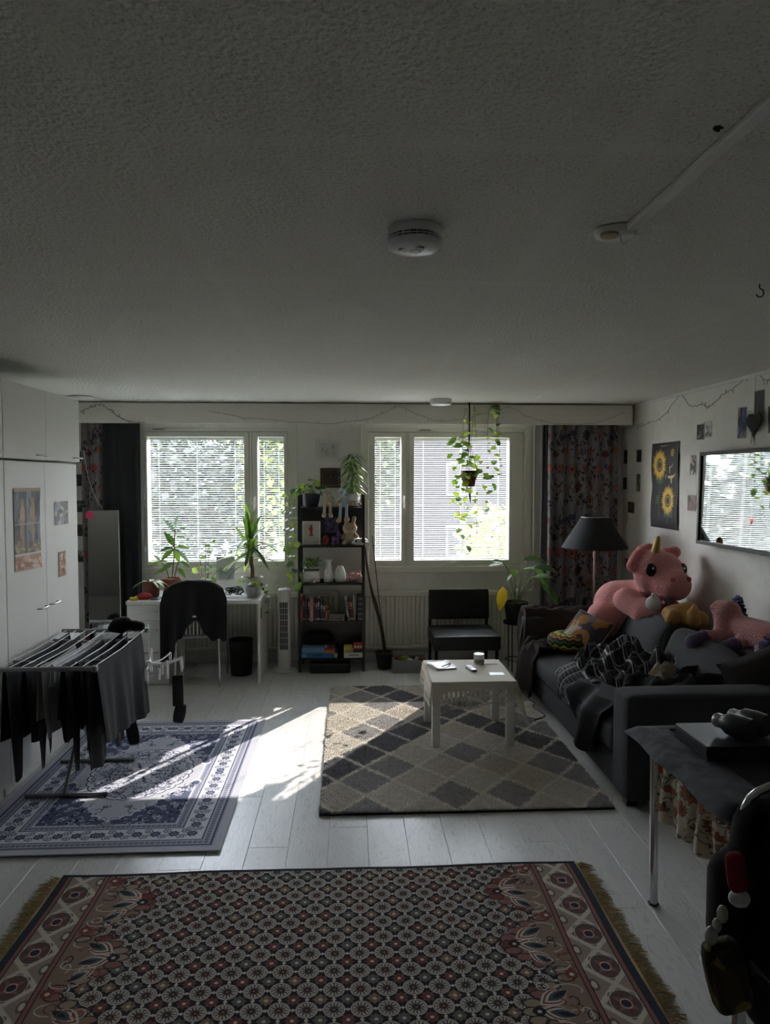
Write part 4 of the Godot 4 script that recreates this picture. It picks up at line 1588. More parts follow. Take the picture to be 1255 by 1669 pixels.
func build_desk_chair() -> void:
	var c := thing("desk_chair", "chrome rod-backed chair under the black jacket at the desk", "chair", Vector3(-1.32, 0, -6.28), 0.03)
	var sy := 0.435
	for s in [-1.0, 1.0]:
		part("leg", MB.new().tube(curve([Vector3(s * 0.19, 0.0, 0.215), Vector3(s * 0.185, 0.25, 0.195), Vector3(s * 0.18, 0.46, 0.185), Vector3(s * 0.17, 0.68, 0.2), Vector3(s * 0.16, 0.87, 0.215)], 4), 0.0105, 10), M.chrome, c)
		part("leg", MB.new().tube(curve([Vector3(s * 0.195, 0.0, -0.21), Vector3(s * 0.19, 0.25, -0.2), Vector3(s * 0.18, sy - 0.01, -0.185)], 4), 0.0105, 10), M.chrome, c)
	part("back_rail", MB.new().tube(curve([Vector3(-0.16, 0.87, 0.215), Vector3(-0.1, 0.895, 0.222), Vector3(0, 0.9, 0.224), Vector3(0.1, 0.895, 0.222), Vector3(0.16, 0.87, 0.215)], 4), 0.0105, 10), M.chrome, c)
	for k in 9:
		var x := lerpf(-0.125, 0.125, k / 8.0)
		part("back_rod", MB.new().tube([Vector3(x, sy, 0.175), Vector3(x, 0.66, 0.19), Vector3(x, 0.885, 0.218)], 0.0042, 6), M.chrome, c)
	part("seat", puff(MB.new(), Vector3(0, sy, -0.005), Vector3(0.4, 0.03, 0.4), 0.014, Vector3(0, 0.004, 0)), M.steel, c)
	# jacket hung over the chair back
	var j := MB.new()
	var hem := func(x: float) -> float:
		var arch := 0.42 + 0.17 * exp(-pow((x - 0.0) / 0.085, 2.0)) + 0.012 * sin(x * 70.0)
		return lerpf(0.235, arch, smoothstep(-0.185, -0.14, x))
	j.slab(34, 22, func(u: float, v: float) -> Vector3:
		var x := lerpf(-0.285, 0.275, u)
		var wide := 0.78 + 0.22 * minf(1.0, v * 3.4)
		var top := 0.925 - 0.07 * pow(absf(x) / 0.28, 3.0)
		var y: float = lerpf(top, hem.call(x), maxf(0.0, v - 0.12) / 0.88) if v > 0.12 else top - 0.02 * pow((0.12 - v) / 0.12, 2.0)
		var z := 0.245 + 0.014 * sin(x * 42.0 + v * 2.0) * v + 0.02 * v
		if v < 0.12:
			z = lerpf(0.19, 0.245, v / 0.12)
		return Vector3(x * wide - 0.01, y, z), 0.008)
	j.slab(20, 8, func(u: float, v: float) -> Vector3:
		var x := lerpf(-0.25, 0.25, u)
		return Vector3(x * 0.8, lerpf(0.905 - 0.07 * pow(absf(x) / 0.28, 3.0), 0.6, v), 0.188 - 0.02 * v + 0.008 * sin(x * 40.0)), 0.006)
	var jk := single("black_jacket", j, M.cloth_black, "black jacket hung over the back of the desk chair", "jacket", "", Vector3(-1.32, 0, -6.28))
	jk.rotation.y = 0.03
	part("care_label", MB.new().box(Vector3(0.0, 0.632, 0.30), Vector3(0.03, 0.014, 0.002)), M.cloth_white, jk, "small white care label")


func build_bookshelf() -> void:
	var b := thing("bookshelf", "tall open black bookshelf between the two windows", "bookshelf", Vector3(-0.17, 0, -6.66))
	for s in [-1.0, 1.0]:
		part("side_frame", MB.new().span(Vector3(s * 0.308, 0, 0.135), Vector3(s * 0.282, 1.645, 0.16), 0.002).span(Vector3(s * 0.308, 0, -0.16), Vector3(s * 0.282, 1.645, -0.135), 0.002).span(Vector3(s * 0.304, 0.05, -0.135), Vector3(s * 0.286, 0.075, 0.135)), M.black_metal, b)
	for y in [0.128, 0.473, 0.83, 1.18, 1.53]:
		part("shelf", MB.new().span(Vector3(-0.3, y - 0.02, -0.15), Vector3(0.3, y, 0.155), 0.002), M.black_metal, b)
	part("back_panel", MB.new().span(Vector3(-0.29, 1.18, -0.155), Vector3(0.29, 1.51, -0.145)), M.black_plastic, b)
	part("back_panel", MB.new().span(Vector3(-0.29, 0.128, -0.155), Vector3(0.29, 0.453, -0.145)), M.black_plastic, b)


func build_sofa() -> void:
	var s := thing("sofa", "long dark grey fabric sofa along the right wall", "sofa", Vector3(2.06, 0, -4.83))
	var x0 := -0.58
	var x1 := 0.58
	var z0 := -1.22
	var z1 := 1.19
	part("base", puff(MB.new(), Vector3((x0 + x1) * 0.5, 0.14, (z0 + z1) * 0.5), Vector3(x1 - x0 - 0.02, 0.18, z1 - z0 - 0.04), 0.02, Vector3.ZERO), M.sofa_cloth, s)
	for e in [z0 + 0.11, z1 - 0.11]:
		part("armrest", puff(MB.new(), Vector3((x0 + x1) * 0.5 - 0.005, 0.34, e), Vector3(x1 - x0, 0.58, 0.22), 0.035, Vector3(0.004, 0.006, 0.006)), M.sofa_cloth, s)
	part("backrest", puff(MB.new(), Vector3(x1 - 0.11, 0.40, (z0 + z1) * 0.5), Vector3(0.22, 0.66, z1 - z0 - 0.4), 0.05, Vector3(0.006, 0.006, 0)), M.sofa_cloth, s)
	var zs := [z0 + 0.225, (z0 + z1) * 0.5, z1 - 0.225]
	for k in 2:
		var a: float = zs[k] + 0.004
		var c: float = zs[k + 1] - 0.004
		part("seat_cushion", puff(MB.new(), Vector3(-0.115, 0.31, (a + c) * 0.5), Vector3(0.94, 0.17, c - a), 0.045, Vector3(0.012, 0.022, 0.0), Basis.IDENTITY, 12), M.sofa_cloth, s)
	for q in [[-0.50, 1.04, -0.04, 0.515, 0.0], [0.47, 0.84, 0.05, 0.485, -0.1]]:
		var bas := Basis(Vector3.UP, q[2]) * Basis(Vector3(0, 0, 1), -0.30) * Basis(Vector3.RIGHT, -q[4])
		part("back_cushion", puff(MB.new(), Vector3(0.20, q[3], q[0]), Vector3(0.2, 0.5, q[1]), 0.075, Vector3(0.05, 0.03, 0.03), bas, 12), M.sofa_cloth, s)
	for e in [[-0.52, -1.12], [-0.52, 1.09], [0.5, -1.12], [0.5, 1.09]]:
		part("foot", MB.new().span(Vector3(e[0] - 0.03, 0, e[1] - 0.03), Vector3(e[0] + 0.03, 0.055, e[1] + 0.03), 0.004), M.black_plastic, s)


func build_lounge_chair() -> void:
	var c := thing("lounge_chair", "low black leather chair in front of the right radiator", "chair", Vector3(1.04, 0, -6.42))
	part("seat", puff(MB.new(), Vector3(0.0, 0.335, 0.02), Vector3(0.6, 0.13, 0.52), 0.018, Vector3(0, 0.012, 0)), M.leather_black, c)
	part("backrest", puff(MB.new(), Vector3(0.0, 0.60, -0.245), Vector3(0.575, 0.285, 0.075), 0.018, Vector3(0, 0.004, 0.008), Basis(Vector3.RIGHT, -0.12)), M.leather_black, c)
	for s in [-1.0, 1.0]:
		part("leg", MB.new().span(Vector3(s * 0.285, 0, -0.285), Vector3(s * 0.26, 0.62, -0.26), 0.002), M.black_metal, c)
		part("leg", MB.new().span(Vector3(s * 0.285, 0, 0.21), Vector3(s * 0.26, 0.275, 0.235), 0.002), M.black_metal, c)
		part("side_rail", MB.new().span(Vector3(s * 0.283, 0.25, -0.26), Vector3(s * 0.262, 0.275, 0.21)), M.black_metal, c)


func build_coffee_table() -> void:
	var t := thing("coffee_table", "small square white side table on the shaggy carpet", "table", Vector3(0.815, 0.016, -4.83))
	part("tabletop", MB.new().box(Vector3(0, 0.413, 0), Vector3(0.55, 0.05, 0.55), 0.002), M.white_paint, t)
	for q in [[-1, -1], [1, -1], [1, 1], [-1, 1]]:
		part("leg", MB.new().box(Vector3(q[0] * 0.2475, 0.194, q[1] * 0.2475), Vector3(0.053, 0.388, 0.053), 0.002), M.white_paint, t)
	# lace cloth lying over it a little askew
	mat("lace_cloth", c8(224, 217, 202), 0.9, {"bump": T.weave, "tri": 3.0, "depth": 0.1})
	var la := Image.create(256, 64, false, Image.FORMAT_RGBA8)
	la.fill(Color(0.88, 0.85, 0.79, 1))
	var cut := Art.new(256, 64, Color.WHITE)
	for k in 9:
		var x := k * 32.0
		for e in 5:
			cut.petal(x, 60, 30, 7, -PI * 0.5 + (e - 2) * 0.42, Color.BLACK)
		cut.arc(x, 62, 30, 30, PI, TAU, 3, Color.WHITE)
		cut.flower(x + 16, 14, 9, 6, Color.BLACK, Color.WHITE)
		cut.arc(x + 16, 30, 12, 8, 0, TAU, 2, Color.BLACK)
		for e in 8:
			cut.rect(x + rv(0, 30), rv(4, 54), 3, 2, Color.BLACK)
	for y in 64:
		for x in 256:
			if cut.im.get_pixel(x, y).r < 0.5:
				la.set_pixel(x, y, Color(0.88, 0.85, 0.79, 0))
	var lm := mat("lace_band", Color(1, 1, 1), 0.9, {"tex": tex(la), "uvs": Vector3(2.2, 1, 1)})
	lm.transparency = BaseMaterial3D.TRANSPARENCY_ALPHA_SCISSOR
	lm.alpha_scissor_threshold = 0.5
	var cl := thing("lace_tablecloth", "cream lace cloth draped crookedly over the small white table", "tablecloth", Vector3(0.815, 0.0, -4.83))
	var hs := 0.279
	var top := MB.new()
	top.slab(14, 14, func(u: float, v: float) -> Vector3:
		var x := (u - 0.5) * 2.0 * hs
		var z := (v - 0.5) * 2.0 * hs
		return Vector3(x, 0.4575 + 0.0012 * (sin(x * 30.0 + z * 12.0) + 1.0) + 0.001 * sin(z * 40.0), z), 0.0012)
	part("cloth_top", top, M.lace_cloth, cl)
	# hanging sides: depth grows towards the left front and far right corners
	var sides := [[Vector3(-1, 0, 1), Vector3(1, 0, 1), 0.21, 0.125], [Vector3(-1, 0, -1), Vector3(-1, 0, 1), 0.13, 0.20], [Vector3(1, 0, -1), Vector3(1, 0, 1), 0.17, 0.12], [Vector3(-1, 0, -1), Vector3(1, 0, -1), 0.1, 0.15]]
	for q in sides:
		var a: Vector3 = q[0]
		var b: Vector3 = q[1]
		var out := (a + b).normalized()
		var hang := MB.new()
		var band := MB.new()
		var fn := func(u: float, v: float, extra: float) -> Vector3:
			var dep: float = lerpf(q[2], q[3], u) + 0.008 * sin(u * 17.0)
			var p := a.lerp(b, u) * hs
			return p + Vector3(0, 0.4585 - dep * v, 0) + out * (0.004 + 0.014 * v + 0.012 * sin(u * 12.0 + 1.0) * v + extra)
		hang.grid(18, 6, func(u: float, v: float) -> Vector3: return fn.call(u, v * 0.28, 0.0))
		part("hanging_side", hang, M.lace_cloth, cl)
		band.grid(18, 6, func(u: float, v: float) -> Vector3: return fn.call(u, 0.28 + v * 0.72, 0.0))
		part("lace_trim", band, M.lace_band, cl, "openwork lace edge")
	# loose corner trailing behind on the far right
	part("corner", MB.new().slab(8, 8, func(u: float, v: float) -> Vector3:
		return Vector3(hs + 0.012 + 0.09 * v * u, 0.455 - 0.30 * v * (0.5 + 0.5 * u), lerpf(0.02, hs, u * 0.9) + 0.02 * sin(v * 6.0)), 0.001), M.lace_cloth, cl)
	# things on the table
	var y := 0.461
	var mg := thing("magazine", "folded colour magazine at the far left of the lace cloth", "magazine", Vector3(0.645, y, -4.93), 0.28)
	T.mag = art_print(64, 48, [c8(206, 206, 208), c8(190, 84, 76), c8(120, 140, 176), c8(222, 214, 206), c8(214, 130, 110)], 22, c8(226, 226, 226), 2)
	mat("magazine_cover", Color(1, 1, 1), 0.35, {"tex": T.mag})
	part("pages", MB.new().box(Vector3(0, 0.004, 0), Vector3(0.15, 0.008, 0.19), 0.001), M.white_paint, mg)
	var mc := MB.new()
	mc.grid(6, 6, func(u: float, v: float) -> Vector3: return Vector3((u - 0.5) * 0.152, 0.0092 + 0.012 * pow(absf(u - 0.5) * 2.0, 3.0), (v - 0.5) * 0.192))
	part("cover", mc, M.magazine_cover, mg)
	var pen := thing("ballpoint_pen", "dark pen lying across the magazine", "pen", Vector3(0.68, y + 0.02, -4.90), 0.9)
	part("barrel", MB.new().tube([Vector3(-0.06, 0, 0), Vector3(0.045, 0, 0), Vector3(0.065, 0, 0)], [0.0045, 0.0045, 0.001], 8), M.black_plastic, pen)
	part("clip", MB.new().box(Vector3(-0.04, 0.006, 0), Vector3(0.035, 0.002, 0.003)), M.chrome, pen)
	var rm := thing("remote_control", "silver remote control in the middle of the lace cloth", "remote", Vector3(0.845, y, -4.83), 0.18)
	part("shell", puff(MB.new(), Vector3(0, 0.009, 0), Vector3(0.04, 0.018, 0.13), 0.008, Vector3(0, 0.003, 0)), M.steel, rm)
	part("buttons", MB.new().span(Vector3(-0.013, 0.0165, -0.045), Vector3(0.013, 0.0215, 0.03), 0.001), M.grey_plastic, rm)
	var jar := thing("jar", "small white lidded jar on the lace cloth", "jar", Vector3(0.93, y, -5.0))
	part("body", MB.new().lathe([Vector2(0, 0), Vector2(0.036, 0), Vector2(0.038, 0.004), Vector2(0.038, 0.046), Vector2(0.034, 0.05), Vector2(0, 0.05)], 24), M.white_plastic, jar)
	mat("label_grey", c8(150, 146, 146), 0.5)
	part("label_band", MB.new().lathe([Vector2(0.0384, 0.008), Vector2(0.0384, 0.036)], 24), M.label_grey, jar)
	part("lid", MB.new().lathe([Vector2(0, 0.05), Vector2(0.039, 0.05), Vector2(0.039, 0.068), Vector2(0.036, 0.071), Vector2(0, 0.071)], 24), M.white_plastic, jar)
	mat("paper_pink", c8(222, 196, 190), 0.7)
	var cards := [["pale pink card beside the white jar", Vector3(1.01, y, -5.01), 0.05, M.paper_pink], ["white card near the right front of the lace cloth", Vector3(1.0, y, -4.72), -0.03, M.white_paint]]
	for q in cards:
		var cd := single("card", MB.new().box(Vector3(0, 0.0012, 0), Vector3(0.10, 0.0024, 0.07)), q[3], q[0], "card", "loose cards on the lace cloth", q[1])
		cd.rotation.y = q[2]


func build_fan() -> void:
	var f := thing("tower_fan", "white tower fan standing left of the bookshelf", "fan", Vector3(-0.612, 0, -6.57))
	part("base", MB.new().lathe([Vector2(0, 0.0), Vector2(0.118, 0.0), Vector2(0.122, 0.008), Vector2(0.115, 0.018), Vector2(0.07, 0.03), Vector2(0.05, 0.042), Vector2(0, 0.042)], 32), M.white_plastic, f)
	var body := MB.new()
	var pr := []
	for k in 24:
		var t := TAU * k / 24
		pr.append(Vector2(signf(cos(t)) * pow(absf(cos(t)), 0.7) * 0.062, signf(sin(t)) * pow(absf(sin(t)), 0.7) * 0.062))
	body.grid(24, 8, func(u: float, v: float) -> Vector3:
		var p: Vector2 = pr[int(round(u * 24)) % 24]
		var s := 1.0 - 0.06 * v
		return Vector3(p.x * s, 0.036 + v * 0.724, p.y * s))
	part("body", body, M.white_plastic, f)
	var cap := MB.new()
	cap.grid(24, 5, func(u: float, v: float) -> Vector3:
		var p: Vector2 = pr[int(round(u * 24)) % 24]
		return Vector3(p.x * 0.94 * cos(v * PI * 0.5), 0.76 + 0.022 * sin(v * PI * 0.5), p.y * 0.94 * cos(v * PI * 0.5)))
	var cp := part("control_top", cap, M.white_plastic, f)
	for k in 4:
		part("button", MB.new().lathe([Vector2(0, 0.782), Vector2(0.006, 0.782), Vector2(0.006, 0.786), Vector2(0, 0.786)], 8, Vector3(-0.027 + 0.018 * k, -0.002, 0.02)), M.grey_plastic, cp)
	var gr := part("grille", MB.new().span(Vector3(-0.038, 0.21, 0.05), Vector3(0.038, 0.655, 0.0625), 0.004), M.black_plastic, f)
	for k in 6:
		part("vertical_bar", MB.new().span(Vector3(-0.038 + 0.0152 * k - 0.0012, 0.21, 0.062), Vector3(-0.038 + 0.0152 * k + 0.0012, 0.655, 0.066)), M.white_plastic, gr)
	for k in 9:
		part("cross_bar", MB.new().span(Vector3(-0.038, 0.21 + 0.0556 * k - 0.0012, 0.0625), Vector3(0.038, 0.21 + 0.0556 * k + 0.0012, 0.067)), M.white_plastic, gr)
	single("fan_cable", MB.new().tube(curve([Vector3(-0.69, 0.012, -6.62), Vector3(-0.72, 0.01, -6.55), Vector3(-0.62, 0.052, -6.49), Vector3(-0.5, 0.02, -6.5), Vector3(-0.47, 0.01, -6.62), Vector3(-0.6, 0.01, -6.74)], 6), 0.0035, 6), M.white_plastic, "white cable looped round the fan foot", "cable")


func build_lamp() -> void:
	mat("shade_black", c8(26, 27, 30), 0.85)
	mat("brushed_rose", c8(170, 150, 142), 0.35, {"metal": 0.9})
	var l := thing("floor_lamp", "black cone-shaded floor lamp behind the sofa end", "lamp", Vector3(2.19, 0, -6.2))
	part("base", MB.new().lathe([Vector2(0, 0), Vector2(0.13, 0), Vector2(0.132, 0.01), Vector2(0.12, 0.02), Vector2(0.02, 0.026), Vector2(0, 0.026)], 28), M.black_metal, l)
	part("lower_pole", MB.new().tube([Vector3(0, 0.02, 0), Vector3(0, 0.68, 0)], 0.016, 12), M.black_metal, l)
	part("upper_pole", MB.new().tube([Vector3(0, 0.68, 0), Vector3(0, 1.32, 0)], 0.0085, 10), M.brushed_rose, l)
	part("lamp_shade", MB.new().lathe([Vector2(0.285, 1.176), Vector2(0.287, 1.182), Vector2(0.122, 1.448), Vector2(0.118, 1.45)], 40).lathe([Vector2(0.281, 1.178), Vector2(0.116, 1.446)], 40), M.shade_black, l)
	part("shade_ring", MB.new().lathe([Vector2(0.120, 1.444), Vector2(0.124, 1.45), Vector2(0.120, 1.456)], 32).box(Vector3(0, 1.33, 0), Vector3(0.2, 0.004, 0.004)).box(Vector3(0, 1.33, 0), Vector3(0.004, 0.004, 0.2)), M.steel, l)
	part("bulb", MB.new().ball(Vector3(0, 1.36, 0), Vector3(0.03, 0.04, 0.03), 14), M.white_plastic, l)


func make_plant_materials() -> void:
	mat("leaf_dark", c8(44, 66, 38), 0.38, {"back": c8(80, 110, 40)})
	mat("leaf_mid", c8(72, 100, 46), 0.42, {"back": c8(120, 150, 50)})
	mat("leaf_lime", c8(132, 156, 62), 0.45, {"back": c8(170, 190, 80)})
	mat("leaf_pale", c8(150, 166, 140), 0.4, {"back": c8(120, 140, 110)})
	mat("leaf_yellow", c8(206, 176, 40), 0.5, {"back": c8(200, 170, 40)})
	mat("leaf_white", c8(220, 222, 212), 0.5, {"back": c8(160, 165, 150)})
	mat("stem_green", c8(96, 116, 60), 0.6)
	mat("stem_brown", c8(112, 88, 62), 0.8)
	mat("cane", c8(150, 116, 78), 0.8, {"bump": T.fine, "tri": 8.0, "depth": 0.4})
	mat("soil", c8(44, 34, 28), 1.0, {"bump": T.fine, "tri": 8.0, "depth": 0.8})
	mat("terracotta", c8(158, 92, 60), 0.8, {"bump": T.fine, "tri": 4.0, "depth": 0.05})
	mat("pot_brown", c8(112, 60, 46), 0.6)
	mat("pot_grey", c8(168, 166, 166), 0.55)
	mat("pot_slate", c8(44, 50, 60), 0.6)
	mat("pot_black", c8(24, 24, 26), 0.5)
	mat("pot_white", c8(222, 220, 214), 0.35)
	T.lance = [leaf_mesh(1.0, 0.24, 0.15, 0.3), leaf_mesh(1.0, 0.22, 0.4, 0.3), leaf_mesh(1.0, 0.26, 0.7, 0.25)]
	T.heart = [leaf_mesh(1.0, 0.86, 0.12, 0.25, 1), leaf_mesh(1.0, 0.8, 0.3, 0.3, 1), leaf_mesh(1.0, 0.92, 0.2, 0.15, 1, 0.02)]
	T.strap = [leaf_mesh(1.0, 0.13, 0.1, 0.3, 2), leaf_mesh(1.0, 0.12, 0.35, 0.3, 2), leaf_mesh(1.0, 0.15, 0.8, 0.25, 2)]
	T.broad = [leaf_mesh(1.0, 0.42, 0.1, 0.2), leaf_mesh(1.0, 0.4, 0.35, 0.22), leaf_mesh(1.0, 0.44, 0.6, 0.2)]


func pot(root: Node, r0: float, r1: float, h: float, m: Material, soil := 0.9, seg := 28) -> MeshInstance3D:
	var p := part("pot", MB.new().lathe([Vector2(0, 0), Vector2(r0 * 0.94, 0), Vector2(r0, 0.004), Vector2(r1, h - 0.012), Vector2(r1 * 1.03, h - 0.01), Vector2(r1 * 1.03, h), Vector2(r1 * 0.95, h), Vector2(lerpf(r0, r1, soil) * 0.94, h * soil)], seg), m, root)
	part("soil", MB.new().lathe([Vector2(lerpf(r0, r1, soil) * 0.95, h * soil), Vector2(r1 * 0.4, h * soil + 0.006), Vector2(0, h * soil + 0.008)], 16), M.soil, p)
	return p


# a trailing stem with leaves along it
func vine(root: Node, pts: Array, leaves: Array, mats: Array, size: float, gap: float, stem: Material, side := Vector3(0, 0, 1)) -> void:
	var c := curve(pts, 6)
	part("stem", MB.new().tube(c, 0.0018, 5), stem, root)
	var acc := 0.0
	var flip := 1.0
	for k in range(1, c.size()):
		acc += (c[k] - c[k - 1]).length()
		if acc > gap:
			acc = rv(-0.3, 0.1) * gap
			var t: Vector3 = (c[k] - c[k - 1]).normalized()
			var d: Vector3 = (side.rotated(t, flip * rv(0.5, 1.5)) + Vector3(flip * rv(0.3, 0.9), rv(-0.6, 0.2), rv(-0.2, 0.5)) * 0.8)
			flip = -flip
			put_leaf(root, pick(leaves), pick(mats), c[k], d, Vector3(rv(-0.3, 0.3), 0.8, 0.5), size * rv(0.7, 1.2))


func build_hanging_plant() -> void:
	var r := thing("hanging_pothos", "heart-leaved plant in a brown pot hanging before the right window", "plant", Vector3(1.108, 1.72, -6.52))
	pot(r, 0.055, 0.073, 0.152, M.pot_brown, 0.9, 24)
	mat("macrame_black", c8(22, 20, 20), 0.9)
	var hk := Vector3(0.0, 0.778, 0.0)
	var net := MB.new()
	net.tube([hk, Vector3(0.002, 0.55, 0.0), Vector3(0, 0.42, 0)], 0.0075, 6)
	for k in 4:
		var t := TAU * k / 4 + 0.5
		net.tube([Vector3(0, 0.42, 0), Vector3(cos(t) * 0.079, 0.15, sin(t) * 0.079), Vector3(cos(t + 0.5) * 0.074, 0.07, sin(t + 0.5) * 0.074), Vector3(cos(t + 0.2) * 0.03, -0.012, sin(t + 0.2) * 0.03), Vector3(0, -0.03, 0)], 0.0028, 5)
		net.tube([Vector3(cos(t) * 0.079, 0.14, sin(t) * 0.079), Vector3(cos(t - 0.8) * 0.074, 0.07, sin(t - 0.8) * 0.074), Vector3(0, -0.03, 0)], 0.0026, 5)
	net.tube([Vector3(0, -0.03, 0), Vector3(0.01, -0.09, 0), Vector3(0.015, -0.15, 0)], [0.011, 0.009, 0.005], 6)
	part("hanger", net, M.macrame_black, r, "black knotted cord hanger")
	part("ceiling_hook", MB.new().tube([Vector3(0, 0.768, 0), Vector3(0, 0.782, 0)], 0.006, 8), M.steel, r)
	var ms := [M.leaf_mid, M.leaf_lime, M.leaf_lime, M.leaf_mid, M.leaf_dark]
	var hv: Array = T.heart
	# crown over the pot rim, trails left, right and straight down
	for q in [
		[Vector3(0, 0.15, 0), Vector3(-0.06, 0.25, 0.03), Vector3(-0.10, 0.3, 0.05), Vector3(-0.13, 0.1, 0.06), Vector3(-0.10, -0.2, 0.06), Vector3(-0.09, -0.45, 0.05)],
		[Vector3(0, 0.15, 0), Vector3(-0.09, 0.42, 0.03), Vector3(-0.16, 0.44, 0.05), Vector3(-0.17, 0.3, 0.06), Vector3(-0.13, 0.05, 0.07), Vector3(-0.15, -0.12, 0.06)],
		[Vector3(0, 0.15, 0), Vector3(-0.03, 0.1, 0.09), Vector3(-0.04, -0.1, 0.1), Vector3(-0.02, -0.35, 0.09), Vector3(-0.05, -0.62, 0.08)],
		[Vector3(0, 0.15, 0), Vector3(0.05, 0.1, 0.09), Vector3(0.04, -0.08, 0.1), Vector3(0.06, -0.25, 0.09), Vector3(0.05, -0.38, 0.08)],
		[Vector3(0, 0.15, 0), Vector3(0.07, 0.3, 0.03), Vector3(0.1, 0.12, 0.06), Vector3(0.16, -0.1, 0.06), Vector3(0.14, -0.28, 0.06)],
		[Vector3(0, 0.16, 0), Vector3(-0.02, 0.36, 0.04), Vector3(-0.06, 0.46, 0.06), Vector3(-0.07, 0.2, 0.08), Vector3(-0.06, -0.02, 0.09)]]:
		vine(r, q, hv, ms, 0.07, 0.045, M.stem_green)
	# long stems led up over the cord and along the ceiling to a second hook
	for q in [
		[Vector3(0, 0.16, 0), Vector3(-0.015, 0.5, 0.02), Vector3(-0.03, 0.72, 0.02), Vector3(-0.055, 0.62, 0.03), Vector3(-0.07, 0.4, 0.04)],
		[Vector3(0, 0.16, 0), Vector3(0.02, 0.5, 0.02), Vector3(0.04, 0.74, 0.02), Vector3(0.05, 0.6, 0.02), Vector3(0.06, 0.45, 0.03)]]:
		vine(r, q, hv, [M.leaf_lime, M.leaf_mid], 0.036, 0.085, M.stem_brown)
	for q in [
		[Vector3(0.17, 0.70, 0.02), Vector3(0.2, 0.745, 0.02), Vector3(0.24, 0.72, 0.02), Vector3(0.25, 0.5, 0.03), Vector3(0.23, 0.3, 0.04), Vector3(0.22, 0.1, 0.04), Vector3(0.20, -0.1, 0.04)],
		[Vector3(0.26, 0.69, 0.02), Vector3(0.22, 0.74, 0.02), Vector3(0.18, 0.7, 0.02), Vector3(0.165, 0.5, 0.03), Vector3(0.17, 0.3, 0.04), Vector3(0.14, 0.1, 0.05)],
		[Vector3(0.19, 0.70, 0.02), Vector3(0.23, 0.75, 0.0), Vector3(0.26, 0.66, 0.02), Vector3(0.27, 0.4, 0.03), Vector3(0.29, 0.2, 0.03), Vector3(0.3, 0.06, 0.04)]]:
		vine(r, q, hv, ms, 0.062, 0.052, M.stem_brown)
	# tied flower ornament on a thread below
	var fl := thing("paper_flower", "small pink paper flower dangling below the hanging plant", "ornament", Vector3(1.10, 1.40, -6.82))
	mat("petal_pink", c8(226, 138, 120), 0.7, {"back": c8(200, 120, 110)})
	var pm := leaf_mesh(0.045, 0.02, 0.1, 0.3)
	for k in 9:
		put_leaf(fl, pm, M.petal_pink, Vector3(0, 0.015, 0), Vector3(cos(k * 0.7) * 0.7, 1.0, sin(k * 0.7) * 0.7), Vector3(0, 0, 1), 1.0, "petal")
	part("calyx", MB.new().ball(Vector3(0, 0.012, 0), Vector3(0.012, 0.015, 0.012), 10), M.pot_brown, fl)
	part("thread", MB.new().tube([Vector3(0, 0.29, -0.05), Vector3(0, 0.15, 0), Vector3(0, -0.05, 0), Vector3(0.005, -0.2, 0)], 0.0012, 4), M.white_plastic, fl)


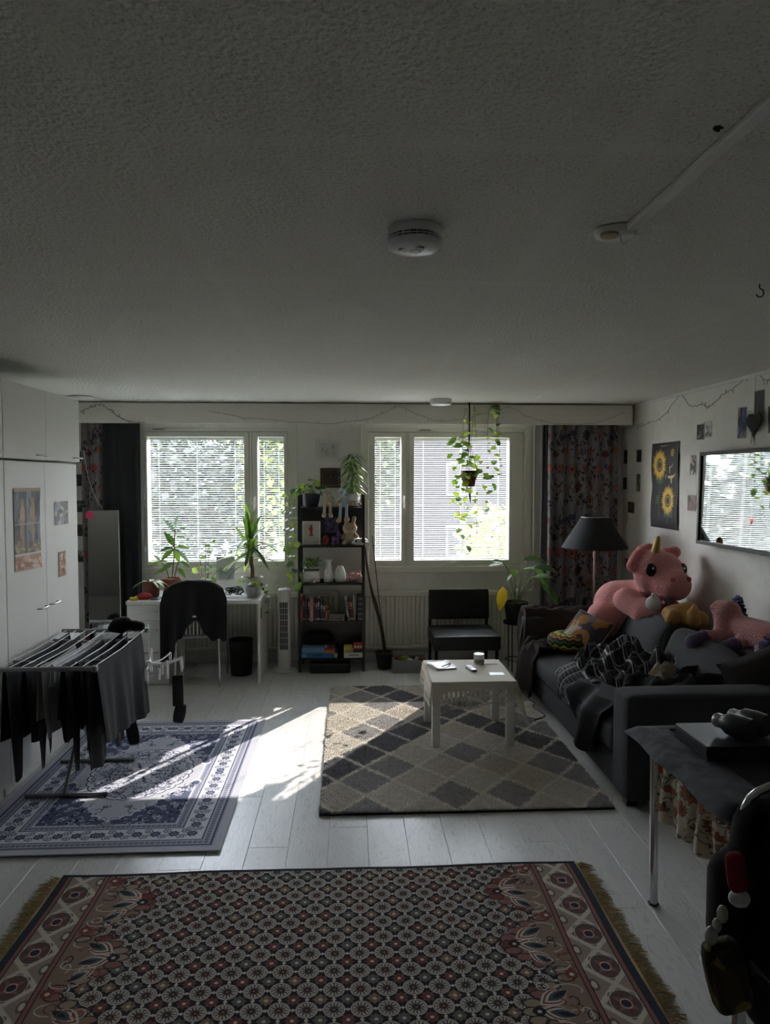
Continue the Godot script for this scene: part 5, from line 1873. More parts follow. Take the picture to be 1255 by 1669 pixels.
func build_stand_plant() -> void:
	var st := thing("plant_stand", "slim black metal stand holding the white-bloomed plant", "plant stand", Vector3(1.555, 0, -6.5))
	part("plate", MB.new().lathe([Vector2(0, 0.44), Vector2(0.115, 0.44), Vector2(0.118, 0.445), Vector2(0.118, 0.462), Vector2(0.112, 0.462), Vector2(0.112, 0.452), Vector2(0, 0.452)], 32), M.black_metal, st)
	for k in 3:
		var t := TAU * k / 3 + 0.55 + PI * 0.5
		part("leg", MB.new().tube([Vector3(cos(t) * 0.105, 0.44, sin(t) * 0.105), Vector3(cos(t) * 0.10, 0.0, sin(t) * 0.10)], 0.0055, 8), M.black_metal, st)
	part("ring", MB.new().tube(curve([Vector3(0.1, 0.1, 0), Vector3(0, 0.1, 0.1), Vector3(-0.1, 0.1, 0), Vector3(0, 0.1, -0.1), Vector3(0.1, 0.1, 0)], 6), 0.004, 6), M.black_metal, st)
	var p := thing("peace_lily", "broad-leaved plant with white blooms in a black pot", "plant", Vector3(1.555, 0.453, -6.5))
	pot(p, 0.085, 0.112, 0.19, M.pot_black)
	var tips := [[-0.22, 0.62, 0.05, 0.15, 0], [0.18, 0.58, 0.12, 0.26, 1], [0.34, 0.40, 0.08, 0.30, 2], [0.05, 0.55, 0.1, 0.2, 0], [-0.02, 0.46, -0.05, 0.2, 1], [0.12, 0.62, -0.06, 0.22, 1], [0.26, 0.56, -0.02, 0.26, 2], [-0.06, 0.40, 0.12, 0.16, 0], [0.2, 0.48, 0.14, 0.2, 0]]
	for q in tips:
		var a := Vector3(rv(-0.03, 0.03), 0.17, rv(-0.03, 0.03))
		var e := Vector3(q[0] * 0.62, q[1] * 0.92, q[2])
		part("stem", MB.new().tube(curve([a, a.lerp(e, 0.55) + Vector3(0, 0.06, 0), e], 5), 0.003, 6), M.stem_green, p)
		put_leaf(p, T.broad[q[4]], pick([M.leaf_dark, M.leaf_dark, M.leaf_mid]), e, Vector3(q[0] * 1.2 + 0.02, 0.05 if q[4] < 2 else -0.25, q[2] + 0.1), Vector3(-q[0] * 0.4, 1, 0.5), q[3])
	var big := put_leaf(p, T.broad[1], M.leaf_dark, Vector3(0.22, 0.42, 0.1), Vector3(0.55, -0.62, 0.1), Vector3(0.6, 0.5, 0.6), 0.26)
	big.set_meta("label", "large drooping dark leaf")
	part("stem", MB.new().tube(curve([Vector3(0.02, 0.17, 0), Vector3(0.12, 0.42, 0.06), Vector3(0.22, 0.42, 0.1)], 5), 0.003, 6), M.stem_green, p)
	var yl := put_leaf(p, T.broad[0], M.leaf_yellow, Vector3(-0.13, 0.34, 0.03), Vector3(-0.12, -1, 0.04), Vector3(0, 0.1, 1), 0.245)
	yl.set_meta("label", "large yellowed leaf hanging down")
	part("stem", MB.new().tube(curve([Vector3(-0.03, 0.17, 0.02), Vector3(-0.08, 0.33, 0.03), Vector3(-0.13, 0.34, 0.03)], 5), 0.0028, 6), M.stem_green, p)
	for q in [[Vector3(-0.13, 0.55, 0.04), Vector3(-0.9, 0.15, 0.1), 0.15], [Vector3(-0.06, 0.46, 0.08), Vector3(-0.5, -0.4, 0.2), 0.08]]:
		put_leaf(p, T.broad[1], M.leaf_white, q[0], q[1], Vector3(0, 1, 0.4), q[2], "bloom")
		part("stem", MB.new().tube(curve([Vector3(-0.01, 0.17, 0.01), (q[0] as Vector3) * 0.6 + Vector3(0.02, 0.12, 0), q[0]], 5), 0.0025, 6), M.stem_green, p)


func build_stick_plant() -> void:
	var p := thing("bare_plant", "leafless leaning trunk in a black pot beside the bookshelf", "plant", Vector3(0.323, 0, -6.6))
	pot(p, 0.062, 0.082, 0.155, M.pot_black)
	part("trunk", MB.new().tube(curve([Vector3(0.01, 0.13, 0), Vector3(-0.03, 0.4, 0.01), Vector3(-0.085, 0.62, 0.02), Vector3(-0.12, 0.75, 0.02), Vector3(-0.165, 1.0, 0.03), Vector3(-0.178, 1.16, 0.03)], 4), [0.018, 0.017, 0.016, 0.016, 0.016, 0.016, 0.016, 0.016, 0.017, 0.017, 0.016, 0.014, 0.013, 0.012, 0.011, 0.011, 0.01, 0.009, 0.008, 0.007, 0.006], 8), M.bark, p)
	part("twig", MB.new().tube([Vector3(-0.085, 0.62, 0.02), Vector3(-0.112, 0.655, 0.03)], [0.008, 0.004], 6), M.bark, p)
	part("stake", MB.new().tube([Vector3(0.005, 0.13, 0.03), Vector3(-0.115, 1.265, 0.04)], 0.0045, 6), M.black_plastic, p)
	for y in [0.45, 0.7, 0.93, 1.17]:
		var x: float = 0.005 - 0.12 * (y - 0.13) / 1.135
		part("tie", MB.new().box(Vector3(x, y, 0.038), Vector3(0.035, 0.004, 0.006)), M.black_plastic, p)


func build_desk_plants() -> void:
	var dy := 0.738
	# yucca with a bare cane at the right of the desk
	var y := thing("yucca", "tall yucca with strap leaves on a bare cane at the desk end", "plant", Vector3(-0.905, dy, -6.55))
	pot(y, 0.08, 0.098, 0.15, M.pot_white, 0.9)
	var top := Vector3(-0.005, 0.34, 0.02)
	part("cane", MB.new().tube(curve([Vector3(0, 0.13, 0), Vector3(0.005, 0.22, 0), Vector3(-0.005, 0.28, 0.01), top], 4), [0.02, 0.019, 0.02, 0.018, 0.019, 0.018, 0.018, 0.019, 0.018, 0.018, 0.019, 0.02, 0.019], 9), M.cane, y)
	for k in 44:
		var t := k * 2.4
		var el := rv(-0.35, 1.0) if k > 7 else rv(1.0, 1.5)
		var d := Vector3(cos(t) * cos(el), sin(el), sin(t) * cos(el) * 0.8)
		put_leaf(y, pick(T.strap), pick([M.leaf_dark, M.leaf_mid, M.leaf_dark, M.leaf_mid, M.leaf_lime]), top + Vector3(0, rv(-0.05, 0.16), 0), d, Vector3.UP, rv(0.26, 0.38))
	# long-leaved rubber plant at the left
	var l := thing("rubber_plant", "leggy long-leaved plant in a terracotta pot on the desk", "plant", Vector3(-1.625, dy, -6.5))
	pot(l, 0.062, 0.083, 0.15, M.terracotta)
	for st in [[Vector3(0.0, 0.13, 0), Vector3(0.02, 0.32, 0), Vector3(0.03, 0.42, 0.02), Vector3(0.04, 0.6, 0.02)], [Vector3(-0.02, 0.13, 0), Vector3(-0.05, 0.25, 0.02), Vector3(-0.09, 0.3, 0.03)], [Vector3(0.02, 0.13, 0), Vector3(0.05, 0.25, 0.02), Vector3(0.07, 0.3, 0.03)]]:
		part("stem", MB.new().tube(curve(st, 4), 0.005, 7), M.stem_brown, l)
	for q in [[0.03, 0.42, 0.02, -0.9, -0.75, 0.25, 0.17, 0], [0.03, 0.42, 0.02, -1.0, 0.1, 0.2, 0.15, 0], [0.03, 0.44, 0.02, -0.35, 0.9, 0.2, 0.17, 0], [0.03, 0.42, 0.02, 0.9, -0.5, 0.3, 0.22, 3], [0.03, 0.43, 0.02, 0.9, 0.05, 0.3, 0.16, 1],
			[0.04, 0.56, 0.02, -0.4, 0.9, 0.2, 0.18, 3], [0.04, 0.56, 0.02, 0.6, 0.55, 0.2, 0.16, 3], [0.04, 0.6, 0.02, 0.1, 1.0, 0.1, 0.15, 3], [0.04, 0.52, 0.02, 0.9, 0.2, 0.3, 0.14, 3], [0.03, 0.42, 0.02, 0.5, -0.7, 0.5, 0.14, 1],
			[-0.09, 0.3, 0.03, -0.9, -0.2, 0.3, 0.12, 1], [-0.09, 0.3, 0.03, -0.4, 0.6, 0.3, 0.1, 1], [0.07, 0.3, 0.03, 0.8, -0.1, 0.4, 0.13, 0], [-0.05, 0.24, 0.02, -0.9, -0.4, 0.3, 0.12, 0], [0.02, 0.3, 0.02, -0.6, -0.5, 0.6, 0.16, 0], [0.05, 0.24, 0.02, 0.8, -0.3, 0.4, 0.12, 0], [-0.03, 0.3, 0.02, -0.7, 0.2, 0.4, 0.12, 1]]:
		var mm: Material = [M.leaf_dark, M.leaf_mid, M.leaf_lime, M.leaf_pale][q[7]]
		put_leaf(l, T.broad[rng.randi() % 3] if q[7] != 3 else T.lance[1], mm, Vector3(q[0], q[1], q[2]), Vector3(q[3], q[4], q[5]), Vector3(0, 1, 0.6), q[6])
	# spider plant in the dark red glass pot at the far left
	var s := thing("spider_plant", "small plant with arching leaves in a brown glazed pot", "plant", Vector3(-1.79, dy, -6.42))
	pot(s, 0.07, 0.075, 0.14, M.pot_brown, 0.85)
	for k in 10:
		var t := k * 2.2
		put_leaf(s, T.strap[2], pick([M.leaf_mid, M.leaf_lime]), Vector3(0, 0.12, 0), Vector3(cos(t), 0.7, sin(t)), Vector3.UP, rv(0.12, 0.2))
	# climbers on thin stakes in the middle
	var c := thing("young_climber", "thin young climber on stakes behind the black jacket", "plant", Vector3(-1.33, dy, -6.55))
	pot(c, 0.05, 0.062, 0.11, M.pot_black)
	for q in [[-0.06, 0.42], [0.0, 0.5], [0.035, 0.44]]:
		part("stake", MB.new().tube([Vector3(q[0] * 0.4, 0.08, 0), Vector3(q[0], q[1], 0)], 0.0025, 5), M.stem_brown, c)
	for q in [[Vector3(-0.02, 0.09, 0), Vector3(-0.06, 0.2, 0.02), Vector3(-0.05, 0.26, 0.03), Vector3(-0.09, 0.24, 0.05)], [Vector3(0.01, 0.09, 0), Vector3(0.03, 0.2, 0.01), Vector3(0.01, 0.36, 0.01), Vector3(0.08, 0.5, 0.02)], [Vector3(0.02, 0.09, 0), Vector3(0.1, 0.2, 0.03), Vector3(0.16, 0.24, 0.05), Vector3(0.2, 0.18, 0.06)]]:
		vine(c, q, T.heart, [M.leaf_lime, M.leaf_lime, M.leaf_mid], 0.05, 0.045, M.stem_green)
	# ivy in the small grey pot at the desk corner
	var i := thing("ivy_plant", "ivy trailing from a small grey pot over the desk edge", "plant", Vector3(-0.872, dy, -6.30))
	pot(i, 0.045, 0.058, 0.1, M.pot_grey)
	for q in [[Vector3(0, 0.09, 0), Vector3(0.05, 0.14, 0.02), Vector3(0.12, 0.1, 0.03), Vector3(0.145, -0.03, 0.03), Vector3(0.15, -0.13, 0.03)], [Vector3(0, 0.09, 0), Vector3(-0.06, 0.15, 0.02), Vector3(-0.12, 0.13, 0.03)], [Vector3(0, 0.09, 0), Vector3(0.04, 0.13, 0.04), Vector3(0.13, 0.06, 0.05), Vector3(0.155, -0.06, 0.05)], [Vector3(0, 0.09, 0), Vector3(0.0, 0.16, 0.03), Vector3(0.04, 0.17, 0.05)]]:
		vine(i, q, T.heart, [M.leaf_mid, M.leaf_dark, M.leaf_lime], 0.042, 0.035, M.stem_green)


func build_shelf_plants() -> void:
	# pothos in the slate pot, its trails hanging down the left side of the shelf
	var p := thing("pothos", "pothos in a slate pot trailing down the bookshelf side", "plant", Vector3(-0.357, 1.531, -6.62))
	pot(p, 0.06, 0.084, 0.125, M.pot_slate)
	var ms := [M.leaf_mid, M.leaf_dark, M.leaf_lime, M.leaf_mid]
	for q in [[Vector3(0, 0.1, 0), Vector3(-0.06, 0.18, 0.03), Vector3(-0.13, 0.15, 0.05), Vector3(-0.2, 0.12, 0.06)], [Vector3(0, 0.1, 0), Vector3(0.04, 0.19, 0.03), Vector3(0.10, 0.2, 0.05), Vector3(0.16, 0.13, 0.06)], [Vector3(0, 0.1, 0), Vector3(0.01, 0.2, 0.0), Vector3(0.03, 0.25, 0.02), Vector3(0.06, 0.24, 0.03)], [Vector3(0, 0.1, 0), Vector3(-0.04, 0.19, 0.0), Vector3(-0.09, 0.2, 0.0), Vector3(-0.13, 0.16, 0.02)], [Vector3(0, 0.1, 0), Vector3(0.08, 0.15, 0.06), Vector3(0.13, 0.12, 0.09), Vector3(0.2, 0.1, 0.08)]]:
		vine(p, q, T.broad + T.heart, ms, 0.066, 0.028, M.stem_green)
	for q in [
		[Vector3(-0.05, 0.11, 0.03), Vector3(-0.14, 0.16, 0.1), Vector3(-0.185, 0.08, 0.17), Vector3(-0.175, -0.2, 0.19), Vector3(-0.165, -0.55, 0.19), Vector3(-0.15, -0.72, 0.19)],
		[Vector3(-0.05, 0.11, 0.03), Vector3(-0.16, 0.14, 0.08), Vector3(-0.23, 0.06, 0.14), Vector3(-0.22, -0.15, 0.16), Vector3(-0.2, -0.4, 0.17), Vector3(-0.21, -0.62, 0.17)],
		[Vector3(-0.03, 0.11, 0.05), Vector3(-0.12, 0.13, 0.14), Vector3(-0.15, 0.0, 0.19), Vector3(-0.14, -0.28, 0.2), Vector3(-0.16, -0.45, 0.19), Vector3(-0.13, -0.6, 0.19)]]:
		vine(p, q, T.heart, [M.leaf_lime, M.leaf_mid, M.leaf_lime, M.leaf_dark], 0.064, 0.048, M.stem_green)
	# upright ribbon plant in the striped pot
	var d := thing("ribbon_plant", "upright dark curly-leaved plant in a striped pot atop the bookshelf", "plant", Vector3(0.023, 1.531, -6.62))
	part("pot", MB.new().lathe([Vector2(0, 0), Vector2(0.058, 0), Vector2(0.062, 0.006), Vector2(0.068, 0.06)], 28), M.pot_black, d)
	var rim := part("pot_rim", MB.new().lathe([Vector2(0.069, 0.06), Vector2(0.08, 0.118), Vector2(0.081, 0.122), Vector2(0.074, 0.122), Vector2(0.07, 0.1)], 28), M.pot_white, d, "white upper half of the pot")
	for k in 4:
		var yy := 0.012 + k * 0.0125
		part("stripe", MB.new().lathe([Vector2(0.0632 + k * 0.0014, yy), Vector2(0.0638 + k * 0.0014, yy + 0.0055)], 28), M.pot_white, d)
	part("soil", MB.new().lathe([Vector2(0.072, 0.104), Vector2(0, 0.112)], 14), M.soil, rim)
	part("stem", MB.new().tube([Vector3(0, 0.1, 0), Vector3(0.004, 0.3, 0), Vector3(0.0, 0.47, 0)], 0.008, 7), M.stem_green, d)
	var curl := leaf_mesh(1.0, 0.24, 1.25, 0.3)
	for k in 64:
		var t := k * 2.4
		var h := lerpf(0.12, 0.49, pow(k / 63.0, 0.9))
		put_leaf(d, curl, pick([M.leaf_dark, M.leaf_dark, M.leaf_dark, M.leaf_mid]), Vector3(0, h, 0), Vector3(cos(t), 0.75, sin(t)), Vector3.UP, rv(0.1, 0.135))
	# bushy plant in the square white pot on the third shelf
	var s := thing("bushy_plant", "bushy plant in a square white pot on the bookshelf", "plant", Vector3(-0.36, 0.831, -6.62))
	part("pot", MB.new().box(Vector3(0, 0.053, 0), Vector3(0.16, 0.106, 0.15), 0.006), M.pot_white, s)
	part("soil", MB.new().box(Vector3(0, 0.104, 0), Vector3(0.14, 0.008, 0.13)), M.soil, s)
	for k in 60:
		var t := k * 2.4
		var rad := 0.07 * sqrt(k / 60.0)
		var a := Vector3(cos(t) * rad, 0.105 + rv(0.01, 0.09), sin(t) * rad)
		put_leaf(s, pick(T.broad), pick([M.leaf_dark, M.leaf_dark, M.leaf_mid]), a, Vector3(cos(t) * 0.9, rv(0.3, 1.2), sin(t) * 0.9), Vector3.UP, rv(0.045, 0.075))
	vine(s, [Vector3(-0.03, 0.11, 0.05), Vector3(-0.09, 0.14, 0.12), Vector3(-0.1, 0.06, 0.16), Vector3(-0.07, -0.0, 0.17)], T.broad, [M.leaf_mid, M.leaf_dark], 0.1, 0.06, M.stem_green)


func make_toy_materials() -> void:
	for q in [["plush", 0.35, 30.0], ["felt", 0.12, 30.0]]:
		mat(q[0], Color(1, 1, 1), 0.95, {"vc": true, "bump": T.fine, "tri": 3.0 if q[0] == "plush" else 7.0, "depth": q[1], "rim": 0.3, "spec": 0.2, "world": false})
	mat("eye_black", c8(10, 10, 12), 0.15)
	mat("plush_big", Color(1, 1, 1), 0.95, {"vc": true, "bump": T.fine, "tri": 1.3, "depth": 0.9, "rim": 0.4, "spec": 0.2, "world": false})
	mat("petal_dark", c8(176, 96, 100), 0.9)
	mat("gold_cloth", c8(168, 142, 74), 0.4, {"metal": 0.3})


func V(x: float, y: float, z: float) -> Vector3:
	return Vector3(x, y, z)


func fig(called: String, label: String, at: Vector3, turn: float, bones: Array, cell: float, k: float, m: Material = null, group := "plush toys on the bookshelf") -> Node3D:
	var t := thing(called, label, "plush toy", at, turn, group)
	part("body", blob(bones, cell, k), m if m else M.plush, t)
	return t


func eyes(t: Node3D, spots: Array, r: float) -> void:
	for p in spots:
		part("eye", MB.new().ball(p, V(r, r, r * 0.6), 10), M.eye_black, t)


func build_toys() -> void:
	var cream := lin(c8(196, 182, 162))
	var blue := lin(c8(176, 190, 200))
	var tan_ := lin(c8(204, 168, 126))
	var sand := lin(c8(176, 158, 134))
	# two long-legged rabbits sitting on the top shelf edge
	var y := 1.535
	var t := fig("floppy_rabbit", "cream floppy-eared rabbit plush sitting on the shelf edge", V(-0.205, y, -6.52), 0, [
		[V(0, 0.045, 0), V(0, 0.075, 0), 0.036, 0.028, cream], [V(0, 0.118, 0.004), V(0, 0.118, 0.01), 0.034, 0.03, cream],
		[V(-0.026, 0.14, 0), V(-0.037, 0.04, 0.012), 0.011, 0.014, cream], [V(0.026, 0.14, 0), V(0.037, 0.04, 0.012), 0.011, 0.014, cream],
		[V(-0.024, 0.075, 0), V(-0.06, 0.02, 0.02), 0.012, 0.015, cream], [V(0.024, 0.075, 0), V(0.055, 0.06, 0.03), 0.012, 0.014, cream],
		[V(-0.018, 0.03, 0.01), V(-0.024, 0.018, 0.045), 0.017, 0.015, cream], [V(-0.024, 0.018, 0.045), V(-0.028, -0.07, 0.05), 0.014, 0.015, cream], [V(-0.028, -0.078, 0.045), V(-0.034, -0.078, 0.07), 0.02, 0.018, cream],
		[V(0.018, 0.03, 0.01), V(0.026, 0.018, 0.045), 0.017, 0.015, cream], [V(0.026, 0.018, 0.045), V(0.028, -0.07, 0.05), 0.014, 0.015, cream], [V(0.03, -0.078, 0.045), V(0.036, -0.078, 0.07), 0.02, 0.018, cream]], 0.0065, 0.012)
	eyes(t, [V(-0.012, 0.126, 0.036), V(0.012, 0.126, 0.036), V(0, 0.112, 0.042)], 0.0035)
	t = fig("blue_rabbit", "pale blue long-legged rabbit plush with tan paws on the top shelf", V(-0.055, y, -6.52), 0, [
		[V(0, 0.045, 0), V(-0.005, 0.085, 0), 0.036, 0.028, lin(c8(196, 192, 180))], [V(0, 0.03, -0.012), V(0, 0.06, -0.014), 0.036, 0.036, blue], [V(-0.018, 0.138, 0.004), V(-0.02, 0.136, 0.012), 0.034, 0.03, blue], [V(-0.022, 0.124, 0.025), V(-0.022, 0.124, 0.034), 0.015, 0.012, blue],
		[V(0.002, 0.15, -0.01), V(0.026, 0.172, -0.02), 0.011, 0.014, blue], [V(0.01, 0.14, -0.02), V(0.03, 0.1, -0.03), 0.01, 0.012, blue],
		[V(0.022, 0.09, 0), V(0.062, 0.035, 0.025), 0.013, 0.014, blue], [V(0.066, 0.03, 0.028), V(0.074, 0.028, 0.03), 0.018, 0.016, tan_], [V(-0.024, 0.08, 0), V(-0.05, 0.06, 0.03), 0.013, 0.014, blue], [V(-0.055, 0.045, 0.035), V(-0.055, 0.03, 0.037), 0.016, 0.015, tan_],
		[V(-0.02, 0.025, 0.01), V(-0.028, 0.015, 0.045), 0.017, 0.015, blue], [V(-0.028, 0.015, 0.045), V(-0.036, -0.1, 0.05), 0.014, 0.015, blue], [V(-0.042, -0.125, 0.05), V(-0.05, -0.125, 0.07), 0.02, 0.02, tan_],
		[V(0.02, 0.025, 0.01), V(0.026, 0.015, 0.045), 0.017, 0.015, blue], [V(0.026, 0.015, 0.045), V(0.024, -0.09, 0.05), 0.014, 0.015, blue], [V(0.028, -0.112, 0.05), V(0.034, -0.112, 0.07), 0.021, 0.02, tan_]], 0.0065, 0.012)
	eyes(t, [V(-0.03, 0.146, 0.038), V(-0.008, 0.146, 0.038)], 0.003)
	part("nose", MB.new().ball(V(-0.022, 0.13, 0.045), V(0.007, 0.008, 0.005), 8), M.pot_brown, t)
	# second shelf
	y = 1.181
	t = fig("tan_rabbit", "plain sand-coloured rabbit plush with upright ears on the second shelf", V(0.0, y, -6.61), 0, [
		[V(0, 0.05, 0), V(0, 0.085, 0), 0.055, 0.042, sand], [V(-0.018, 0.15, 0), V(0.018, 0.15, 0), 0.05, 0.05, sand], [V(-0.03, 0.185, 0), V(-0.036, 0.235, 0), 0.016, 0.02, sand], [V(0.03, 0.185, 0), V(0.042, 0.245, 0), 0.016, 0.02, sand],
		[V(-0.04, 0.1, 0), V(-0.07, 0.06, 0.03), 0.018, 0.017, sand], [V(0.04, 0.1, 0), V(0.07, 0.07, 0.03), 0.018, 0.017, sand], [V(-0.035, 0.025, 0.02), V(-0.055, 0.022, 0.075), 0.022, 0.022, sand], [V(0.035, 0.025, 0.02), V(0.055, 0.022, 0.07), 0.022, 0.022, sand]], 0.008, 0.012, M.felt)
	eyes(t, [V(-0.024, 0.152, 0.047), V(0.026, 0.152, 0.047)], 0.0045)
	part("nose", MB.new().ball(V(0, 0.137, 0.051), V(0.005, 0.004, 0.003), 8), M.pot_brown, t)
	var wht := lin(c8(214, 214, 212))
	t = fig("white_dog", "small white dog plush lying at the shelf edge", V(0.09, y, -6.545), 0, [
		[V(-0.04, 0.032, 0.01), V(-0.02, 0.034, 0.01), 0.028, 0.026, wht], [V(-0.01, 0.035, 0), V(0.05, 0.034, -0.01), 0.03, 0.027, wht], [V(0.04, 0.02, 0.02), V(0.085, 0.014, 0.035), 0.014, 0.012, wht], [V(0.0, 0.015, 0.03), V(0.03, 0.012, 0.045), 0.012, 0.011, wht], [V(-0.062, 0.024, 0.018), V(-0.068, 0.022, 0.02), 0.014, 0.012, wht]], 0.006, 0.012)
	part("ear", MB.new().ball(V(-0.03, 0.036, 0.038), V(0.009, 0.010, 0.004), 10), M.eye_black, t)
	part("nose", MB.new().ball(V(-0.08, 0.026, 0.024), V(0.005, 0.004, 0.004), 8), M.eye_black, t)
	var pur := lin(c8(116, 84, 142))
	t = fig("purple_horse", "small purple toy horse with dark saddle on the second shelf", V(-0.13, y, -6.55), 0.3, [
		[V(-0.022, 0.058, 0), V(0.016, 0.06, 0), 0.02, 0.02, pur], [V(0.02, 0.065, 0), V(0.032, 0.095, 0), 0.014, 0.012, pur], [V(0.032, 0.1, 0), V(0.048, 0.092, 0.004), 0.015, 0.011, pur],
		[V(-0.03, 0.05, 0.01), V(-0.032, 0.01, 0.012), 0.01, 0.011, pur], [V(-0.022, 0.05, -0.01), V(-0.022, 0.01, -0.012), 0.01, 0.011, pur], [V(0.018, 0.05, 0.01), V(0.02, 0.01, 0.012), 0.01, 0.011, pur], [V(0.014, 0.05, -0.01), V(0.012, 0.01, -0.012), 0.01, 0.011, pur], [V(0.024, 0.12, 0), V(0.022, 0.07, -0.012), 0.009, 0.012, lin(c8(146, 104, 170))], [V(0.03, 0.115, 0), V(0.032, 0.128, 0), 0.005, 0.002, pur]], 0.0055, 0.008, M.felt)
	part("saddle", puff(MB.new(), V(-0.006, 0.079, 0), V(0.035, 0.012, 0.036), 0.005, V(0, 0.003, 0)), M.curtain_dark, t)
	mat("hydrant_red", c8(136, 34, 26), 0.5)
	var hy := thing("toy_hydrant", "little red hydrant-shaped toy on the second shelf", "toy", V(-0.222, y, -6.55))
	part("body", MB.new().lathe([Vector2(0, 0), Vector2(0.03, 0), Vector2(0.03, 0.008), Vector2(0.021, 0.012), Vector2(0.021, 0.055), Vector2(0.028, 0.058), Vector2(0.027, 0.066), Vector2(0.018, 0.078), Vector2(0.006, 0.086), Vector2(0, 0.087)], 20), M.hydrant_red, hy)
	for s in [-1.0, 1.0]:
		part("nozzle", MB.new().tube([V(s * 0.018, 0.04, 0), V(s * 0.034, 0.04, 0)], 0.009, 10), M.hydrant_red, hy)
	part("top_nut", MB.new().box(V(0, 0.089, 0), V(0.008, 0.008, 0.008), 0.001), M.gold_cloth, hy)
	# third shelf
	var pigc := lin(c8(198, 156, 150))
	t = fig("pink_pig", "small pink pig plush slumped on the third shelf", V(0.045, 0.832, -6.57), -0.2, [
		[V(-0.02, 0.05, 0.02), V(-0.012, 0.055, 0.0), 0.036, 0.034, pigc], [V(0.02, 0.04, -0.02), V(0.035, 0.035, -0.03), 0.036, 0.034, pigc], [V(-0.045, 0.082, 0), V(-0.064, 0.09, 0.0), 0.013, 0.009, pigc], [V(0.01, 0.09, 0), V(0.05, 0.095, 0.005), 0.012, 0.011, pigc], [V(-0.024, 0.046, 0.052), V(-0.024, 0.046, 0.062), 0.014, 0.013, lin(c8(214, 176, 168))], [V(0.05, 0.02, 0.0), V(0.075, 0.014, 0.03), 0.014, 0.013, pigc], [V(-0.05, 0.018, 0.02), V(-0.07, 0.014, 0.045), 0.014, 0.013, pigc], [V(0.05, 0.065, 0), V(0.066, 0.03, 0.02), 0.012, 0.012, pigc]], 0.006, 0.012)
	eyes(t, [V(-0.036, 0.064, 0.048), V(-0.01, 0.064, 0.048)], 0.004)
	# big unicorn at the far corner of the sofa
	var pk := lin(c8(208, 142, 140))
	var pk2 := lin(c8(198, 118, 122))
	t = thing("unicorn_plush", "huge pink unicorn plush slumped in the far corner of the sofa", "plush toy", V(2.335, 0.595, -5.5), 0, "big plush toys on the sofa")
	part("body", blob([
		[V(-0.12, 0.16, -0.18), V(0.05, 0.18, -0.1), 0.2, 0.2, pk], [V(-0.26, 0.06, -0.1), V(-0.1, 0.1, -0.12), 0.15, 0.19, pk], [V(0.08, 0.28, -0.05), V(0.1, 0.36, 0.05), 0.13, 0.14, pk],
		[V(0.06, 0.47, 0.12), V(0.1, 0.46, 0.14), 0.175, 0.165, pk], [V(0.095, 0.405, 0.25), V(0.12, 0.395, 0.31), 0.125, 0.118, pk],
		[V(-0.06, 0.59, 0.08), V(-0.13, 0.52, 0.12), 0.06, 0.05, pk2], [V(0.17, 0.6, 0.06), V(0.22, 0.62, 0.08), 0.055, 0.05, pk2], [V(-0.02, 0.62, 0.02), V(0.03, 0.645, 0.05), 0.05, 0.045, pk2],
		[V(-0.14, 0.24, 0.05), V(-0.07, 0.175, 0.22), 0.10, 0.095, pk], [V(-0.07, 0.175, 0.22), V(0.035, 0.17, 0.33), 0.095, 0.085, pk], [V(0.15, 0.18, 0.15), V(0.18, 0.14, 0.30), 0.09, 0.08, pk2]], 0.018, 0.03), M.plush_big, t)
	part("horn", MB.new().tube(curve([V(0.035, 0.62, 0.16), V(0.04, 0.68, 0.165), V(0.05, 0.755, 0.17)], 5), [0.036, 0.033, 0.035, 0.031, 0.032, 0.028, 0.029, 0.025, 0.025, 0.02, 0.008], 12), M.gold_cloth, t, "twisted gold horn")
	for q in [[V(-0.045, 0.505, 0.262), 0.0], [V(0.215, 0.50, 0.23), 0.5]]:
		var e := part("eye", MB.new().ball(q[0], V(0.04, 0.052, 0.022), 18, Basis(Vector3.UP, q[1] - 0.3)), M.eye_black, t)
		part("glint", MB.new().ball((q[0] as Vector3) + V(0.006, 0.014, 0.021), V(0.008, 0.009, 0.004), 8), M.white_plastic, e)
	for q in [V(0.06, 0.45, 0.405), V(0.185, 0.45, 0.395)]:
		part("nostril", MB.new().ball(q, V(0.022, 0.02, 0.014), 10), M.petal_dark, t)
	part("paw_pad", MB.new().ball(V(0.045, 0.17, 0.41), V(0.04, 0.035, 0.012), 12), M.petal_dark, t)
	t = fig("round_plush", "little round white and blue plush held by the unicorn", V(2.30, 0.835, -5.13), 0.3, [
		[V(-0.045, 0.03, 0), V(-0.03, 0.025, 0.0), 0.055, 0.055, lin(c8(204, 200, 196))], [V(0.0, 0.03, 0), V(0.012, 0.03, 0), 0.055, 0.055, lin(c8(168, 60, 90))], [V(0.04, 0.03, 0), V(0.05, 0.03, 0.0), 0.052, 0.05, lin(c8(92, 146, 178))], [V(-0.05, 0.09, 0.01), V(-0.055, 0.1, 0.01), 0.018, 0.015, lin(c8(204, 200, 196))]], 0.011, 0.012, null, "big plush toys on the sofa")
	part("button", MB.new().ball(V(-0.005, 0.045, 0.06), V(0.016, 0.015, 0.01), 10), M.white_plastic, t)
	# tan plush slumped on the cushion top
	var ochre := lin(c8(176, 136, 84))
